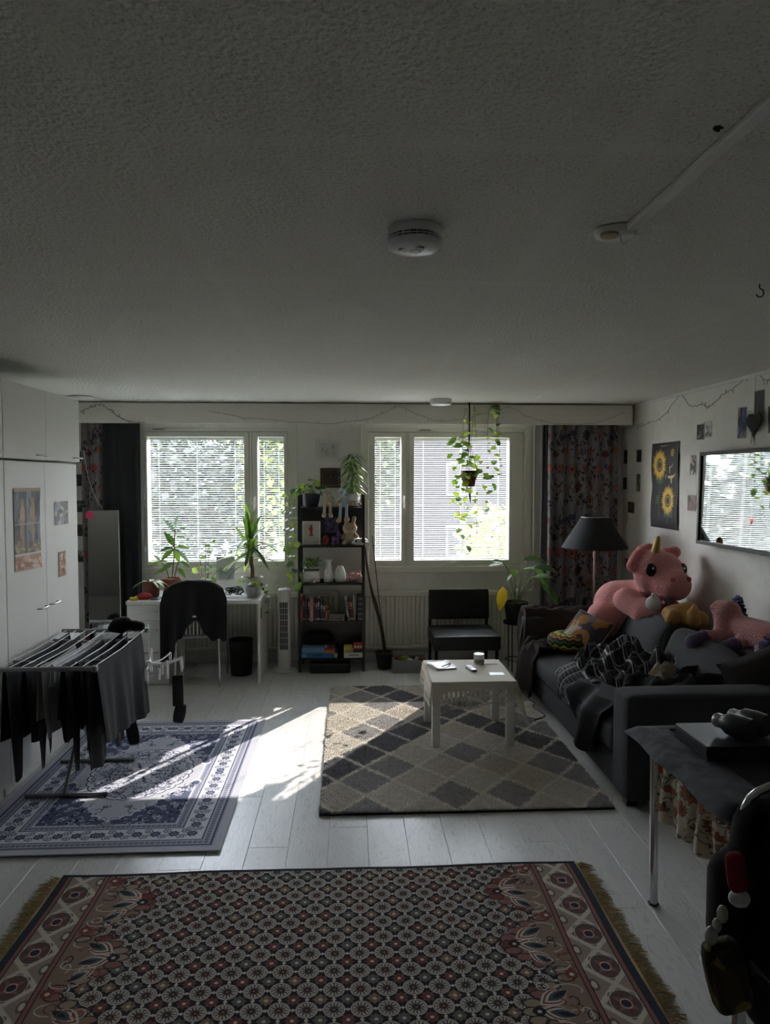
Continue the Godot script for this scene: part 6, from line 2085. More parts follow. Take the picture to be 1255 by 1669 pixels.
	fig("tan_plush", "curled tan plush lying between the two pink plush animals", V(2.42, 0.735, -4.92), 0, [
		[V(-0.1, 0.08, -0.06), V(0.04, 0.11, -0.04), 0.055, 0.06, ochre], [V(0.0, 0.05, 0.0), V(0.07, 0.05, 0.04), 0.075, 0.07, ochre], [V(-0.1, 0.07, 0.0), V(-0.12, 0.05, 0.02), 0.055, 0.05, ochre], [V(0.0, 0.06, 0.1), V(0.01, 0.12, 0.08), 0.045, 0.03, ochre], [V(0.01, 0.12, 0.08), V(0.015, 0.16, 0.07), 0.03, 0.012, ochre]], 0.014, 0.02, null, "big plush toys on the sofa")
	# pony lying on the sofa back with purple hooves and mane
	var pp := lin(c8(178, 124, 124))
	var hoof := lin(c8(92, 80, 104))
	t = thing("pony_plush", "dusty pink pony plush with purple mane and hooves on the sofa back", "plush toy", V(2.50, 0.685, -4.44), 0, "big plush toys on the sofa")
	part("body", blob([
		[V(0.04, 0.13, 0.0), V(0.1, 0.12, 0.26), 0.09, 0.1, pp], [V(0.0, 0.14, -0.04), V(-0.01, 0.2, -0.08), 0.06, 0.065, pp], [V(-0.005, 0.21, -0.08), V(0.0, 0.225, -0.07), 0.085, 0.08, pp], [V(-0.05, 0.14, -0.05), V(-0.075, 0.1, -0.03), 0.055, 0.045, pp], [V(-0.04, 0.27, -0.12), V(-0.085, 0.25, -0.12), 0.03, 0.02, pp],
		[V(-0.01, 0.08, 0.0), V(-0.18, 0.07, 0.0), 0.055, 0.05, pp], [V(-0.21, 0.06, 0.0), V(-0.27, 0.045, 0.0), 0.058, 0.055, hoof], [V(0.06, 0.08, 0.12), V(-0.04, 0.045, 0.12), 0.055, 0.05, pp], [V(-0.07, 0.035, 0.12), V(-0.105, 0.03, 0.12), 0.06, 0.058, hoof], [V(0.05, 0.05, 0.26), V(-0.0, 0.02, 0.27), 0.045, 0.035, lin(c8(150, 130, 150))]], 0.015, 0.03), M.plush_big, t)
	var yarn := lin(c8(74, 70, 112))
	var mane := MB.new()
	mat("yarn_purple", c8(78, 74, 118), 0.95, {"rim": 0.3})
	for k in 150:
		var u := rng.randf()
		var c := V(0.06, 0.31 - 0.16 * u, -0.11 + 0.08 * u)
		var d := V(rv(0.1, 1.0), rv(-0.6, 1.0), rv(-0.6, 0.8)).normalized()
		mane.tube([c, c + d * 0.035, c + d * rv(0.045, 0.06) + V(0, -0.01, 0)], [0.009, 0.009, 0.005], 5)
	part("mane", mane, M.yarn_purple, t, "shaggy purple yarn mane").set_meta("kind", "stuff")
	var tail := MB.new()
	for k in 170:
		var c := V(rv(-0.02, 0.1), rv(-0.02, 0.16), rv(0.33, 0.42))
		var d := V(rv(-1, 1), rv(-1, 0.6), rv(-0.4, 1.0)).normalized()
		tail.tube([c, c + d * 0.035, c + d * rv(0.045, 0.065)], [0.009, 0.009, 0.005], 5)
	part("tail", tail, M.yarn_purple, t, "shaggy purple yarn tail").set_meta("kind", "stuff")
	part("tag", MB.new().box(V(0.0, 0.1, 0.30), V(0.03, 0.045, 0.003)), M.cloth_white, t)


func book(label: String, x: float, y: float, z: float, t: float, h: float, d: float, col: Color, tilt := 0.0, group := "books on the fourth shelf", band := Color(0, 0, 0, 0)) -> Node3D:
	var b := thing("book", label, "book", V(x, y, z), 0, group)
	b.rotation.z = tilt
	var key := "cover_%d" % col.to_rgba32()
	if not M.has(key):
		mat(key, col, 0.5)
	var cv := MB.new()
	cv.span(V(-t * 0.5, 0, -d * 0.5), V(-t * 0.5 + 0.0022, h, d * 0.5), 0.0006)
	cv.span(V(t * 0.5 - 0.0022, 0, -d * 0.5), V(t * 0.5, h, d * 0.5), 0.0006)
	cv.span(V(-t * 0.5, 0, d * 0.5 - 0.0025), V(t * 0.5, h, d * 0.5 + 0.0005), 0.0008)
	part("cover", cv, M[key], b)
	part("pages", MB.new().span(V(-t * 0.5 + 0.0022, 0.003, -d * 0.5 + 0.003), V(t * 0.5 - 0.0022, h - 0.003, d * 0.5 - 0.0025)), M.paper, b)
	if band.a > 0.0:
		var k2 := "cover_%d" % band.to_rgba32()
		if not M.has(k2):
			mat(k2, band, 0.5)
		for q in [[0.06, 0.14], [0.55, 0.58], [0.64, 0.86]]:
			part("spine_print", MB.new().span(V(-t * 0.32, h * q[0], d * 0.5), V(t * 0.32, h * q[1], d * 0.5 + 0.0009)), M[k2], b)
	return b


func flat_box(called: String, label: String, cat: String, at: Vector3, size: Vector3, col: Color, turn := 0.0, group := "") -> Node3D:
	var t := thing(called, label, cat, at, turn, group)
	var key := "box_%d" % col.to_rgba32()
	if not M.has(key):
		mat(key, col, 0.5)
	part("lid", MB.new().span(V(-size.x * 0.5, size.y * 0.12, -size.z * 0.5), V(size.x * 0.5, size.y, size.z * 0.5), 0.0015), M[key], t)
	part("tray", MB.new().span(V(-size.x * 0.49, 0, -size.z * 0.49), V(size.x * 0.49, size.y * 0.14, size.z * 0.49)), M[key], t)
	return t


func letters(text: String, size: float, m: Material, parent: Node, at: Vector3, b := Basis.IDENTITY, called := "lettering") -> void:
	var tm := TextMesh.new()
	tm.text = text
	tm.font_size = 32
	tm.pixel_size = size / 32.0
	tm.depth = 0.0008
	tm.curve_step = 4.0
	var o := part(called, tm, m, parent)
	o.transform = Transform3D(b, at)


func build_shelf_things() -> void:
	mat("paper", c8(206, 200, 186), 0.8)
	mat("print_ink", c8(40, 40, 44), 0.6)
	var y := 0.474
	var z := -6.59
	var bl := c8(30, 30, 33)
	var items := [
		["tall orange book at the left end of its row", 0.453, 0.027, 0.238, c8(196, 84, 36), bl],
		["slim black book with a white spine label", 0.4275, 0.012, 0.220, bl, c8(180, 178, 172)],
		["thick black and navy book beside the slim black one", 0.4075, 0.026, 0.214, c8(34, 40, 50), c8(90, 96, 104)],
		["black book with white lettering left of the pink one", 0.380, 0.014, 0.209, bl, c8(206, 206, 202)],
		["pale pink book among dark spines", 0.356, 0.029, 0.211, c8(196, 140, 152), c8(176, 110, 124)],
		["thin brown and black book right of the pink one", 0.3305, 0.014, 0.203, c8(52, 36, 30), c8(150, 90, 50)],
		["black book with a pale square label at its foot", 0.3105, 0.021, 0.197, bl, c8(170, 168, 160)],
		["black book with a broken white title", 0.290, 0.018, 0.211, c8(38, 36, 38), c8(210, 206, 198)],
		["navy book a little lower than its neighbours", 0.2615, 0.026, 0.177, c8(36, 42, 60), c8(150, 152, 158)],
		["small black book left of the small orange one", 0.2385, 0.018, 0.165, bl, c8(190, 188, 182)],
		["small bright orange book", 0.220, 0.016, 0.146, c8(206, 100, 44), c8(60, 40, 30)],
		["small dark green book ending the left row", 0.199, 0.018, 0.120, c8(30, 40, 34), c8(150, 140, 100)]]
	for q in items:
		book(q[0], -q[1], y, z, q[2], q[3], 0.15, q[4], 0.0, "books on the fourth shelf", q[5])
	for q in [["thin white book leaning beside the grey basket", -0.012, 0.014, 0.23, c8(176, 174, 168), bl, 0.14], ["black and white book leaning on the red one", 0.006, 0.014, 0.21, bl, c8(206, 206, 204), 0.12], ["dark red book with worn gold rings leaning on the right", 0.026, 0.030, 0.205, c8(96, 22, 26), c8(186, 160, 130), 0.1], ["pale grey book leaning against the binder", 0.048, 0.012, 0.228, c8(150, 152, 154), c8(180, 182, 184), 0.075]]:
		book(q[0], q[1], y, z, q[2], q[3], 0.15, q[4], q[6], "books on the fourth shelf", q[5])
	var bd := thing("ring_binder", "black binder with grey label strips at the right end", "binder", V(0.094, y, z), 0, "books on the fourth shelf")
	part("cover", MB.new().box(V(0, 0.114, 0), V(0.056, 0.228, 0.18), 0.003), M.black_plastic, bd)
	for k in 5:
		part("label_strip", MB.new().box(V(0.003, 0.02 + k * 0.047, 0.0905), V(0.036, 0.009, 0.001)), M.label_grey, bd)
	# grey basket
	var bk := thing("plastic_basket", "small grey perforated basket between the book rows", "basket", V(-0.122, y, -6.585))
	mat("basket_grey", c8(128, 126, 122), 0.6)
	var walls := MB.new()
	for s in [-1.0, 1.0]:
		walls.box(V(0, 0.006, s * 0.07), V(0.132, 0.012, 0.004)).box(V(0, 0.0575, s * 0.074), V(0.144, 0.012, 0.004)).box(V(s * 0.066, 0.032, 0), V(0.004, 0.062, 0.14)).box(V(s * 0.064, 0.033, s * 0.071), V(0.014, 0.06, 0.004)).box(V(-s * 0.064, 0.033, s * 0.071), V(0.014, 0.06, 0.004))
		for k in 7:
			walls.box(V(-0.054 + k * 0.018, 0.033, s * 0.072), V(0.006, 0.05, 0.003))
		for k in 3:
			walls.box(V(0, 0.018 + k * 0.013, s * 0.072), V(0.126, 0.004, 0.003))
	walls.box(V(0, 0.003, 0), V(0.128, 0.005, 0.138))
	part("walls", walls, M.basket_grey, bk)
	# vases, candle
	var v1 := thing("bottle_vase", "white bottle vase with flared lip on the third shelf", "vase", V(-0.20, 0.831, -6.6))
	part("body", MB.new().lathe([Vector2(0, 0), Vector2(0.04, 0), Vector2(0.045, 0.008), Vector2(0.044, 0.05), Vector2(0.033, 0.11), Vector2(0.021, 0.165), Vector2(0.02, 0.185), Vector2(0.032, 0.2), Vector2(0.036, 0.207), Vector2(0.028, 0.207), Vector2(0.014, 0.18), Vector2(0.014, 0.15)], 28), M.pot_white, v1)
	var v2 := thing("faceted_vase", "squat faceted white vase beside the bottle vase", "vase", V(-0.09, 0.831, -6.6))
	part("body", MB.new().lathe([Vector2(0, 0), Vector2(0.044, 0), Vector2(0.055, 0.035), Vector2(0.052, 0.075), Vector2(0.036, 0.13), Vector2(0.024, 0.145), Vector2(0.022, 0.148), Vector2(0.018, 0.143), Vector2(0.018, 0.11)], 8), M.pot_white, v2)
	mat("candle_pink", c8(206, 156, 140), 0.5)
	var cd := thing("candle", "tiny pink candle before the square white pot", "candle", V(-0.33, 0.831, -6.53))
	part("wax", MB.new().lathe([Vector2(0, 0), Vector2(0.014, 0), Vector2(0.014, 0.02), Vector2(0.009, 0.032), Vector2(0, 0.036)], 14), M.candle_pink, cd)
	part("wick", MB.new().tube([V(0, 0.034, 0), V(0.001, 0.042, 0)], 0.001, 4), M.print_ink, cd)
	# framed print on the second shelf
	var f := thing("framed_print", "white framed print of a small red figure leaning on the second shelf", "picture", V(-0.356, 1.182, -6.58), 0.08)
	f.rotation.x = -0.12
	var fr := MB.new()
	fr.span(V(-0.083, 0, -0.006), V(-0.068, 0.218, 0.008), 0.002).span(V(0.068, 0, -0.006), V(0.083, 0.218, 0.008), 0.002).span(V(-0.068, 0, -0.006), V(0.068, 0.015, 0.008), 0.002).span(V(-0.068, 0.203, -0.006), V(0.068, 0.218, 0.008), 0.002)
	part("frame", fr, M.white_paint, f)
	var a := Art.new(136, 188, c8(214, 208, 196))
	var red := c8(160, 50, 46)
	a.oval(64, 60, 16, 24, 0.1, red)
	a.disc(50, 52, 12, 12, c8(190, 96, 80))
	a.disc(60, 28, 7, 7, c8(60, 24, 26))
	a.disc(72, 28, 7, 7, c8(60, 24, 26))
	a.rect(56, 80, 20, 30, red)
	a.poly(PackedVector2Array([Vector2(40, 124), Vector2(92, 124), Vector2(80, 108), Vector2(52, 108)]), c8(120, 116, 112))
	for k in 8:
		a.rect(34 + k * 9, 140 + (k % 2), 6, 3, c8(110, 106, 102))
	mat("print_red_figure", Color(1, 1, 1), 0.5, {"tex": a.texture()})
	part("print", MB.new().face_quad(V(-0.068, 0.015, 0.002), V(0.068, 0.203, 0.002)), M.print_red_figure, f)
	# purple card pinned to the back panel
	var pc := Art.new(96, 96, c8(92, 86, 116))
	for k in 26:
		pc.petal(rng.randf() * 96, 20 + rng.randf() * 70, rv(10, 30), 9, -1.57 + rv(-0.5, 0.5), pick([c8(34, 30, 44), c8(50, 44, 66), c8(120, 104, 150)]))
	mat("card_purple", Color(1, 1, 1), 0.6, {"tex": pc.texture()})
	var pcd := MB.new()
	pcd.box(V(0, 0.075, 0), V(0.14, 0.15, 0.003))
	single("purple_card", pcd, M.card_purple, "dark purple patterned card on the back of the second shelf", "card", "", V(-0.175, 1.275, -6.798))
	# pebbles and cones at the ends of the shelves
	mat("pebble", c8(150, 140, 134), 0.7)
	mat("cone_brown", c8(86, 68, 58), 0.9)
	for q in [[0.075, 0.0, "pale stone right of the striped pot", M.pebble, "pebble"], [0.105, 0.0, "brown cone at the right end of the top shelf", M.cone_brown, "pine_cone"], [0.09, 0.02, "pale stone on top of the other stone and cone", M.pebble, "pebble"]]:
		single(q[4], MB.new().ball(V(0, 0.011, 0), V(0.017, 0.011, 0.014), 10), q[3], q[2], "stone" if q[4] == "pebble" else "cone", "stones beside the striped pot", V(q[0], 1.531 + q[1], -6.53))
	for q in [[-0.35, "tiny pale stone before the framed print", M.pebble], [-0.318, "tiny brown stone before the framed print", M.cone_brown], [-0.286, "tiny pale stone left of the red hydrant toy", M.pebble]]:
		single("pebble", MB.new().ball(V(0, 0.005, 0), V(0.012, 0.006, 0.008), 8), q[2], q[1], "stone", "stones before the framed print", V(q[0], 1.181, -6.515))
	# bottom shelf: board games and boxes
	y = 0.129
	var g := flat_box("game_box", "long flat blue board game box on the lowest shelf", "game box", V(-0.29, y, -6.62), V(0.345, 0.045, 0.22), c8(38, 104, 168), 0.0, "boxes on the lowest shelf")
	mat("label_sky", c8(120, 164, 196), 0.5)
	mat("label_yellow", c8(206, 184, 70), 0.5)
	part("pale_panel", MB.new().span(V(-0.155, 0.006, 0.109), V(-0.115, 0.042, 0.1112)), M.label_sky, g)
	part("yellow_panel", MB.new().span(V(0.145, 0.006, 0.109), V(0.172, 0.044, 0.1112)), M.label_yellow, g)
	for k in 5:
		part("printed_mark", MB.new().span(V(-0.055 + k * 0.018, 0.017, 0.1095), V(-0.043 + k * 0.018, 0.031 + 0.003 * (k % 2), 0.1112)), M.print_ink, g)
	flat_box("folder", "pale blue folder lying on the long blue box", "folder", V(-0.345, y + 0.0455, -6.62), V(0.205, 0.05, 0.2), c8(108, 152, 186), 0.02, "boxes on the lowest shelf")
	flat_box("card_box", "small orange card box stacked on the blue box", "game box", V(-0.192, y + 0.0455, -6.58), V(0.1, 0.022, 0.14), c8(196, 120, 50), 0.0, "boxes on the lowest shelf")
	flat_box("card_box", "small red card box above the orange one", "game box", V(-0.192, y + 0.068, -6.58), V(0.098, 0.02, 0.14), c8(176, 52, 40), 0.0, "boxes on the lowest shelf")
	var rb := flat_box("card_box", "dark brown box with a small portrait on top of the red one", "game box", V(-0.192, y + 0.0885, -6.58), V(0.1, 0.035, 0.14), c8(62, 34, 30), 0.0, "boxes on the lowest shelf")
	part("portrait", MB.new().span(V(-0.045, 0.006, 0.0695), V(-0.02, 0.033, 0.071)), M.label_grey, rb)
	var wg := flat_box("game_box", "cream board game box under the yellow and red ones", "game box", V(0.03, y, -6.60), V(0.178, 0.05, 0.2), c8(204, 200, 192), 0.0, "boxes on the lowest shelf")
	for k in 7:
		part("printed_mark", MB.new().span(V(-0.04 + k * 0.013, 0.02, 0.0995), V(-0.031 + k * 0.013, 0.031, 0.1008)), M.print_ink, wg)
	var yb := flat_box("card_box", "small yellow box on the cream game box", "game box", V(-0.018, y + 0.0505, -6.56), V(0.08, 0.052, 0.1), c8(206, 178, 50), 0.0, "boxes on the lowest shelf")
	part("blue_print", MB.new().span(V(-0.02, 0.004, 0.0495), V(0.03, 0.02, 0.051)), M.label_sky, yb)
	flat_box("card_box", "flat black box under the red striped one", "game box", V(0.075, y + 0.0505, -6.56), V(0.088, 0.026, 0.1), c8(34, 32, 34), 0.0, "boxes on the lowest shelf")
	var rs := flat_box("card_box", "red box with three pale squares on the right", "game box", V(0.075, y + 0.077, -6.56), V(0.088, 0.046, 0.1), c8(168, 36, 34), 0.0, "boxes on the lowest shelf")
	mat("print_pale", c8(206, 198, 190), 0.6)
	for k in 3:
		part("pale_square", MB.new().span(V(-0.036 + k * 0.026, 0.012, 0.0495), V(-0.016 + k * 0.026, 0.034, 0.051)), M.print_pale, rs)
	var bg := MB.new()
	puff(bg, V(0, 0.09, 0), V(0.26, 0.18, 0.09), 0.05, V(0.01, 0.015, 0.01))
	single("black_bag", bg, M.cloth_black, "soft black bag behind the folder on the lowest shelf", "bag", "", V(-0.31, 0.225, -6.68)).position.y = 0.129
	# black case on the floor under the shelf
	var cs := thing("tool_case", "flat black plastic case on the floor under the bookshelf", "case", V(-0.185, 0, -6.56))
	part("shell", MB.new().box(V(0, 0.045, 0), V(0.37, 0.088, 0.24), 0.01), M.black_plastic, cs)
	for s in [-1.0, 1.0]:
		part("latch", MB.new().box(V(s * 0.11, 0.04, 0.122), V(0.045, 0.045, 0.008), 0.003), M.black_metal, cs)
	part("handle", MB.new().tube([V(-0.05, 0.03, 0.12), V(-0.05, 0.03, 0.135), V(0.05, 0.03, 0.135), V(0.05, 0.03, 0.12)], 0.005, 6), M.black_metal, cs)
	# pictures on the wall above
	var wf := thing("white_picture", "white framed drawing with pale green marks above the bookshelf", "picture", V(-0.204, 1.965, WZ))
	part("frame", MB.new().span(V(-0.127, 0, 0), V(-0.117, 0.212, 0.016), 0.002).span(V(0.117, 0, 0), V(0.127, 0.212, 0.016), 0.002).span(V(-0.117, 0, 0), V(0.117, 0.01, 0.016), 0.002).span(V(-0.117, 0.202, 0), V(0.117, 0.212, 0.016), 0.002), M.white_paint, wf)
	var da := Art.new(234, 192, c8(222, 221, 214))
	da.rect(24, 22, 186, 148, c8(206, 206, 200))
	for k in 40:
		da.disc(rv(40, 196), rv(40, 156), 1.6, 1.6, c8(130, 130, 126))
	for q in [[158.0, 62.0, 16.0, 20.0, 0.2], [60.0, 90.0, 8.0, 16.0, 0.0], [92.0, 104.0, 8.0, 26.0, 0.7]]:
		da.oval(q[0], q[1], q[2], q[3], q[4], c8(160, 176, 156))
	for k in 12:
		da.arc(rv(60, 180), rv(60, 140), rv(6, 20), rv(6, 16), rv(0, 6), rv(4, 9), 1.4, c8(110, 112, 108), 10)
	mat("drawing_pale", Color(1, 1, 1), 0.6, {"tex": da.texture()})
	part("drawing", MB.new().face_quad(V(-0.117, 0.01, 0.006), V(0.117, 0.202, 0.006)), M.drawing_pale, wf)
	var dg := thing("dog_picture", "dark red framed picture of a brown puppy above the bookshelf", "picture", V(-0.187, 1.708, WZ))
	mat("mahogany", c8(82, 34, 28), 0.4)
	part("frame", MB.new().span(V(-0.098, 0, 0), V(-0.082, 0.19, 0.02), 0.003).span(V(0.082, 0, 0), V(0.098, 0.19, 0.02), 0.003).span(V(-0.082, 0, 0), V(0.082, 0.016, 0.02), 0.003).span(V(-0.082, 0.174, 0), V(0.082, 0.19, 0.02), 0.003), M.mahogany, dg)
	var pa := Art.new(164, 158, c8(70, 72, 74))
	pa.rect(0, 0, 164, 8, c8(150, 130, 110)); pa.rect(0, 150, 164, 8, c8(150, 130, 110)); pa.rect(0, 0, 8, 158, c8(150, 130, 110)); pa.rect(156, 0, 8, 158, c8(150, 130, 110))
	var br := c8(92, 56, 34)
	pa.disc(82, 52, 26, 26, br)
	pa.oval(54, 60, 11, 24, 0.3, c8(66, 38, 24))
	pa.oval(110, 60, 11, 24, -0.3, c8(66, 38, 24))
	pa.oval(82, 104, 27, 40, 0, br)
	pa.oval(66, 132, 12, 14, 0, c8(112, 70, 42))
	pa.oval(98, 132, 12, 14, 0, c8(112, 70, 42))
	pa.disc(82, 64, 12, 9, c8(132, 92, 62))
	for q in [[73, 48], [92, 48], [82, 60]]:
		pa.disc(q[0], q[1], 3, 3, c8(16, 12, 10))
	mat("dog_print", Color(1, 1, 1), 0.5, {"tex": pa.texture()})
	part("print", MB.new().face_quad(V(-0.082, 0.016, 0.008), V(0.082, 0.174, 0.008)), M.dog_print, dg)
	part("hanger", MB.new().tube([V(-0.006, 0.19, 0.006), V(0, 0.2, 0.006), V(0.006, 0.19, 0.006)], 0.0015, 5), M.steel, dg)


func build_desk_things() -> void:
	var dy := 0.738
	var wb := thing("waste_basket", "black waste basket under the desk", "bin", V(-1.0, 0, -6.48))
	part("bucket", MB.new().lathe([Vector2(0, 0), Vector2(0.092, 0), Vector2(0.094, 0.004), Vector2(0.112, 0.318), Vector2(0.115, 0.322), Vector2(0.109, 0.322), Vector2(0.09, 0.02), Vector2(0, 0.02)], 28), M.black_plastic, wb)
	mat("red_cloth", c8(158, 34, 32), 0.7)
	mat("yellow_foam", c8(200, 172, 50), 0.8)
	single("red_pouch", puff(MB.new(), V(0, 0.024, 0), V(0.115, 0.046, 0.08), 0.02, V(0.01, 0.012, 0.01)), M.red_cloth, "plump red pouch at the left front of the desk", "pouch", "", V(-1.80, dy, -6.25))
	single("yellow_roll", MB.new().lathe([Vector2(0.012, 0), Vector2(0.034, 0), Vector2(0.036, 0.004), Vector2(0.036, 0.022), Vector2(0.034, 0.026), Vector2(0.012, 0.026), Vector2(0.012, 0)], 20), M.yellow_foam, "small yellow roll at the left corner of the desk", "tape", "", V(-1.875, dy, -6.19))
	single("phone", puff(MB.new(), V(0, 0.005, 0), V(0.075, 0.01, 0.15), 0.004, Vector3.ZERO), M.black_plastic, "black phone lying behind the red pouch", "phone", "", V(-1.70, dy, -6.26))
	# laptop on edge behind the chair
	var lp := thing("document_stand", "pale perforated document stand behind the black jacket", "stand", V(-1.155, dy, -6.6), 0.05)
	part("plate", MB.new().box(V(0, 0.22, 0), V(0.17, 0.22, 0.006), 0.004, Basis(Vector3.RIGHT, -0.15)), M.white_plastic, lp)
	part("foot", MB.new().span(V(-0.07, 0, -0.06), V(0.07, 0.008, 0.06), 0.003).span(V(-0.01, 0.0, -0.004), V(0.01, 0.14, 0.004)), M.white_plastic, lp)
	part("sheet", MB.new().box(V(0.01, 0.175, 0.016), V(0.14, 0.1, 0.002), 0.0, Basis(Vector3.RIGHT, -0.15)), M.cloth_white, lp)
	# tangle of black cables
	var cb := MB.new()
	for k in 5:
		var pts := []
		for s in 14:
			var t := s * 0.75 + k
			pts.append(V(cos(t) * rv(0.05, 0.085), 0.012 + absf(sin(t * 0.6 + k)) * 0.06 + 0.004 * k, sin(t) * rv(0.03, 0.06)))
		cb.tube(curve(pts, 4), 0.0038, 5)
	single("cable_tangle", cb, M.black_plastic, "tangle of black cables on the desk by the grey pot", "cable", "", V(-1.03, dy, -6.33))
	var hp := thing("soft_ball", "small grey and white fluffy ball beside the terracotta pot", "ornament", V(-1.47, dy, -6.5))
	part("fluff", blob([[V(0, 0.1, 0), V(0.02, 0.1, 0), 0.03, 0.026, lin(c8(190, 188, 184))], [V(-0.015, 0.115, 0), V(-0.018, 0.118, 0), 0.018, 0.015, lin(c8(70, 70, 74))], [V(0, 0.005, 0), V(0, 0.09, 0), 0.012, 0.012, lin(c8(60, 60, 62))]], 0.008, 0.015), M.plush, hp)
	# tray with small things on the floor
	var tr := thing("storage_tray", "low grey tray of odds and ends in front of the radiator", "tray", V(0.555, 0, -6.53))
	mat("tray_grey", c8(140, 141, 144), 0.5)
	part("walls", MB.new().span(V(-0.16, 0, 0.105), V(0.16, 0.115, 0.11), 0.002).span(V(-0.16, 0, -0.11), V(0.16, 0.115, -0.105), 0.002).span(V(-0.16, 0, -0.105), V(-0.155, 0.115, 0.105), 0.002).span(V(0.155, 0, -0.105), V(0.16, 0.115, 0.105), 0.002).span(V(-0.155, 0.0, -0.105), V(0.155, 0.006, 0.105)), M.tray_grey, tr)
	part("blanket_lining", MB.new().span(V(-0.154, 0.006, -0.104), V(0.154, 0.1, 0.104), 0.01), M.cloth_grey, tr)
	var cols := [M.red_cloth, M.leaf_mid, M.yellow_foam, M.white_plastic, M.cloth_brown, M.cloth_white, M.hydrant_red]
	var says := ["dark red trinket in the grey tray", "green trinket in the grey tray", "yellow trinket in the grey tray", "shiny white trinket in the grey tray", "dark brown trinket in the grey tray", "soft white trinket in the grey tray", "bright red trinket in the grey tray"]
	for k in 7:
		var o := single("trinket", MB.new().box(V(0, 0.01, 0), V(rv(0.04, 0.07), 0.02, rv(0.03, 0.05)), 0.006), cols[k], says[k], "trinket", "trinkets in the grey tray", V(0.555 - 0.11 + 0.037 * k, 0.101, -6.53 + 0.05 * sin(k * 2.5)))
		o.rotation.y = rv(0, 3)
	# leaning mirror at the left
	var mr := thing("leaning_mirror", "tall frameless mirror with a pink sticker leaning on the curtain", "mirror", V(-2.17, 0.0, -6.32))
	mr.rotation = Vector3(-0.17, 0.33, 0)
	part("glass", MB.new().box(V(0, 0.765, 0), V(0.262, 1.525, 0.008), 0.0015), M.mirror_glass, mr)
	mat("sticker_pink", c8(226, 70, 110), 0.5)
	part("sticker", MB.new().lathe([Vector2(0, 0.001), Vector2(0.036, 0.001), Vector2(0.036, 0), Vector2(0, 0)], 20, V(-0.115, 1.485, 0.0045), Basis(Vector3.RIGHT, PI * 0.5)), M.sticker_pink, mr, "round pink sticker")
	part("lit_edge", MB.new().span(V(0.131, 0.0, -0.006), V(0.136, 1.525, 0.006)), M.white_plastic, mr)  # white strip stands in for light caught on the glass edge
	single("curtain_cord_white", MB.new().tube(curve([V(-2.45, 2.05, -6.66), V(-2.42, 1.85, -6.655), V(-2.36, 1.65, -6.65), V(-2.29, 1.53, -6.64)], 5), 0.0028, 5), M.white_plastic, "thin white cord hanging across the left floral curtain", "cord")
	single("window_wire", MB.new().tube(curve([V(-0.64, 1.02, -6.88), V(-0.635, 0.9, -6.87), V(-0.66, 0.8, -6.86), V(-0.72, 0.745, -6.79)], 5), 0.002, 5), M.white_plastic, "thin white wire hanging from the narrow left window", "cord")
	single("blind_string", MB.new().tube(curve([V(0.86, 0.96, -6.87), V(0.9, 0.915, -6.86), V(0.96, 0.93, -6.86), V(1.0, 0.965, -6.87), V(1.06, 1.0, -6.87)], 5), 0.0024, 5), M.white_plastic, "loose white blind cord under the right window", "cord")


# cloth hung over a wire that runs along z; len_a and len_b give how far each side hangs for 0..1 along it
func hung(called: String, label: String, m: Material, x: float, z0: float, z1: float, len_a: Callable, len_b: Callable, spread := 0.03, n := 64, cat := "laundry") -> void:
	var mb := MB.new()
	var ph := x * 37.0
	mb.slab(n, 20, func(u: float, v: float) -> Vector3:
		var s := v * 2.0 - 1.0
		var a := absf(s)
		var l: float = len_a.call(u) if s < 0.0 else len_b.call(u)
		var drop := l * pow(a, 1.1)
		var side := -1.0 if s < 0.0 else 1.0
		var off := 0.006 * minf(1.0, a * 20.0) + spread * a + 0.012 * a * sin(u * 15.0 + ph) + 0.008 * a * sin(u * 31.0 + ph * 2.0)
		return V(x - side * off, 0.806 - 0.012 * sin(PI * u) - drop, lerpf(z0, z1, u) + 0.012 * a * sin(s * 3.0 + ph)), 0.0025)
	single(called, mb, m, label, cat, "washing hung on the drying rack")


func legs_len(short: float, long: float, a0: float, a1: float, b0: float, b1: float) -> Callable:
	return func(u: float) -> float:
		var a := smoothstep(a0 - 0.02, a0 + 0.02, u) * (1.0 - smoothstep(a1 - 0.02, a1 + 0.02, u))
		var b := smoothstep(b0 - 0.02, b0 + 0.02, u) * (1.0 - smoothstep(b1 - 0.02, b1 + 0.02, u))
		return lerpf(short, long, maxf(a, b)) + 0.006 * sin(u * 40.0)


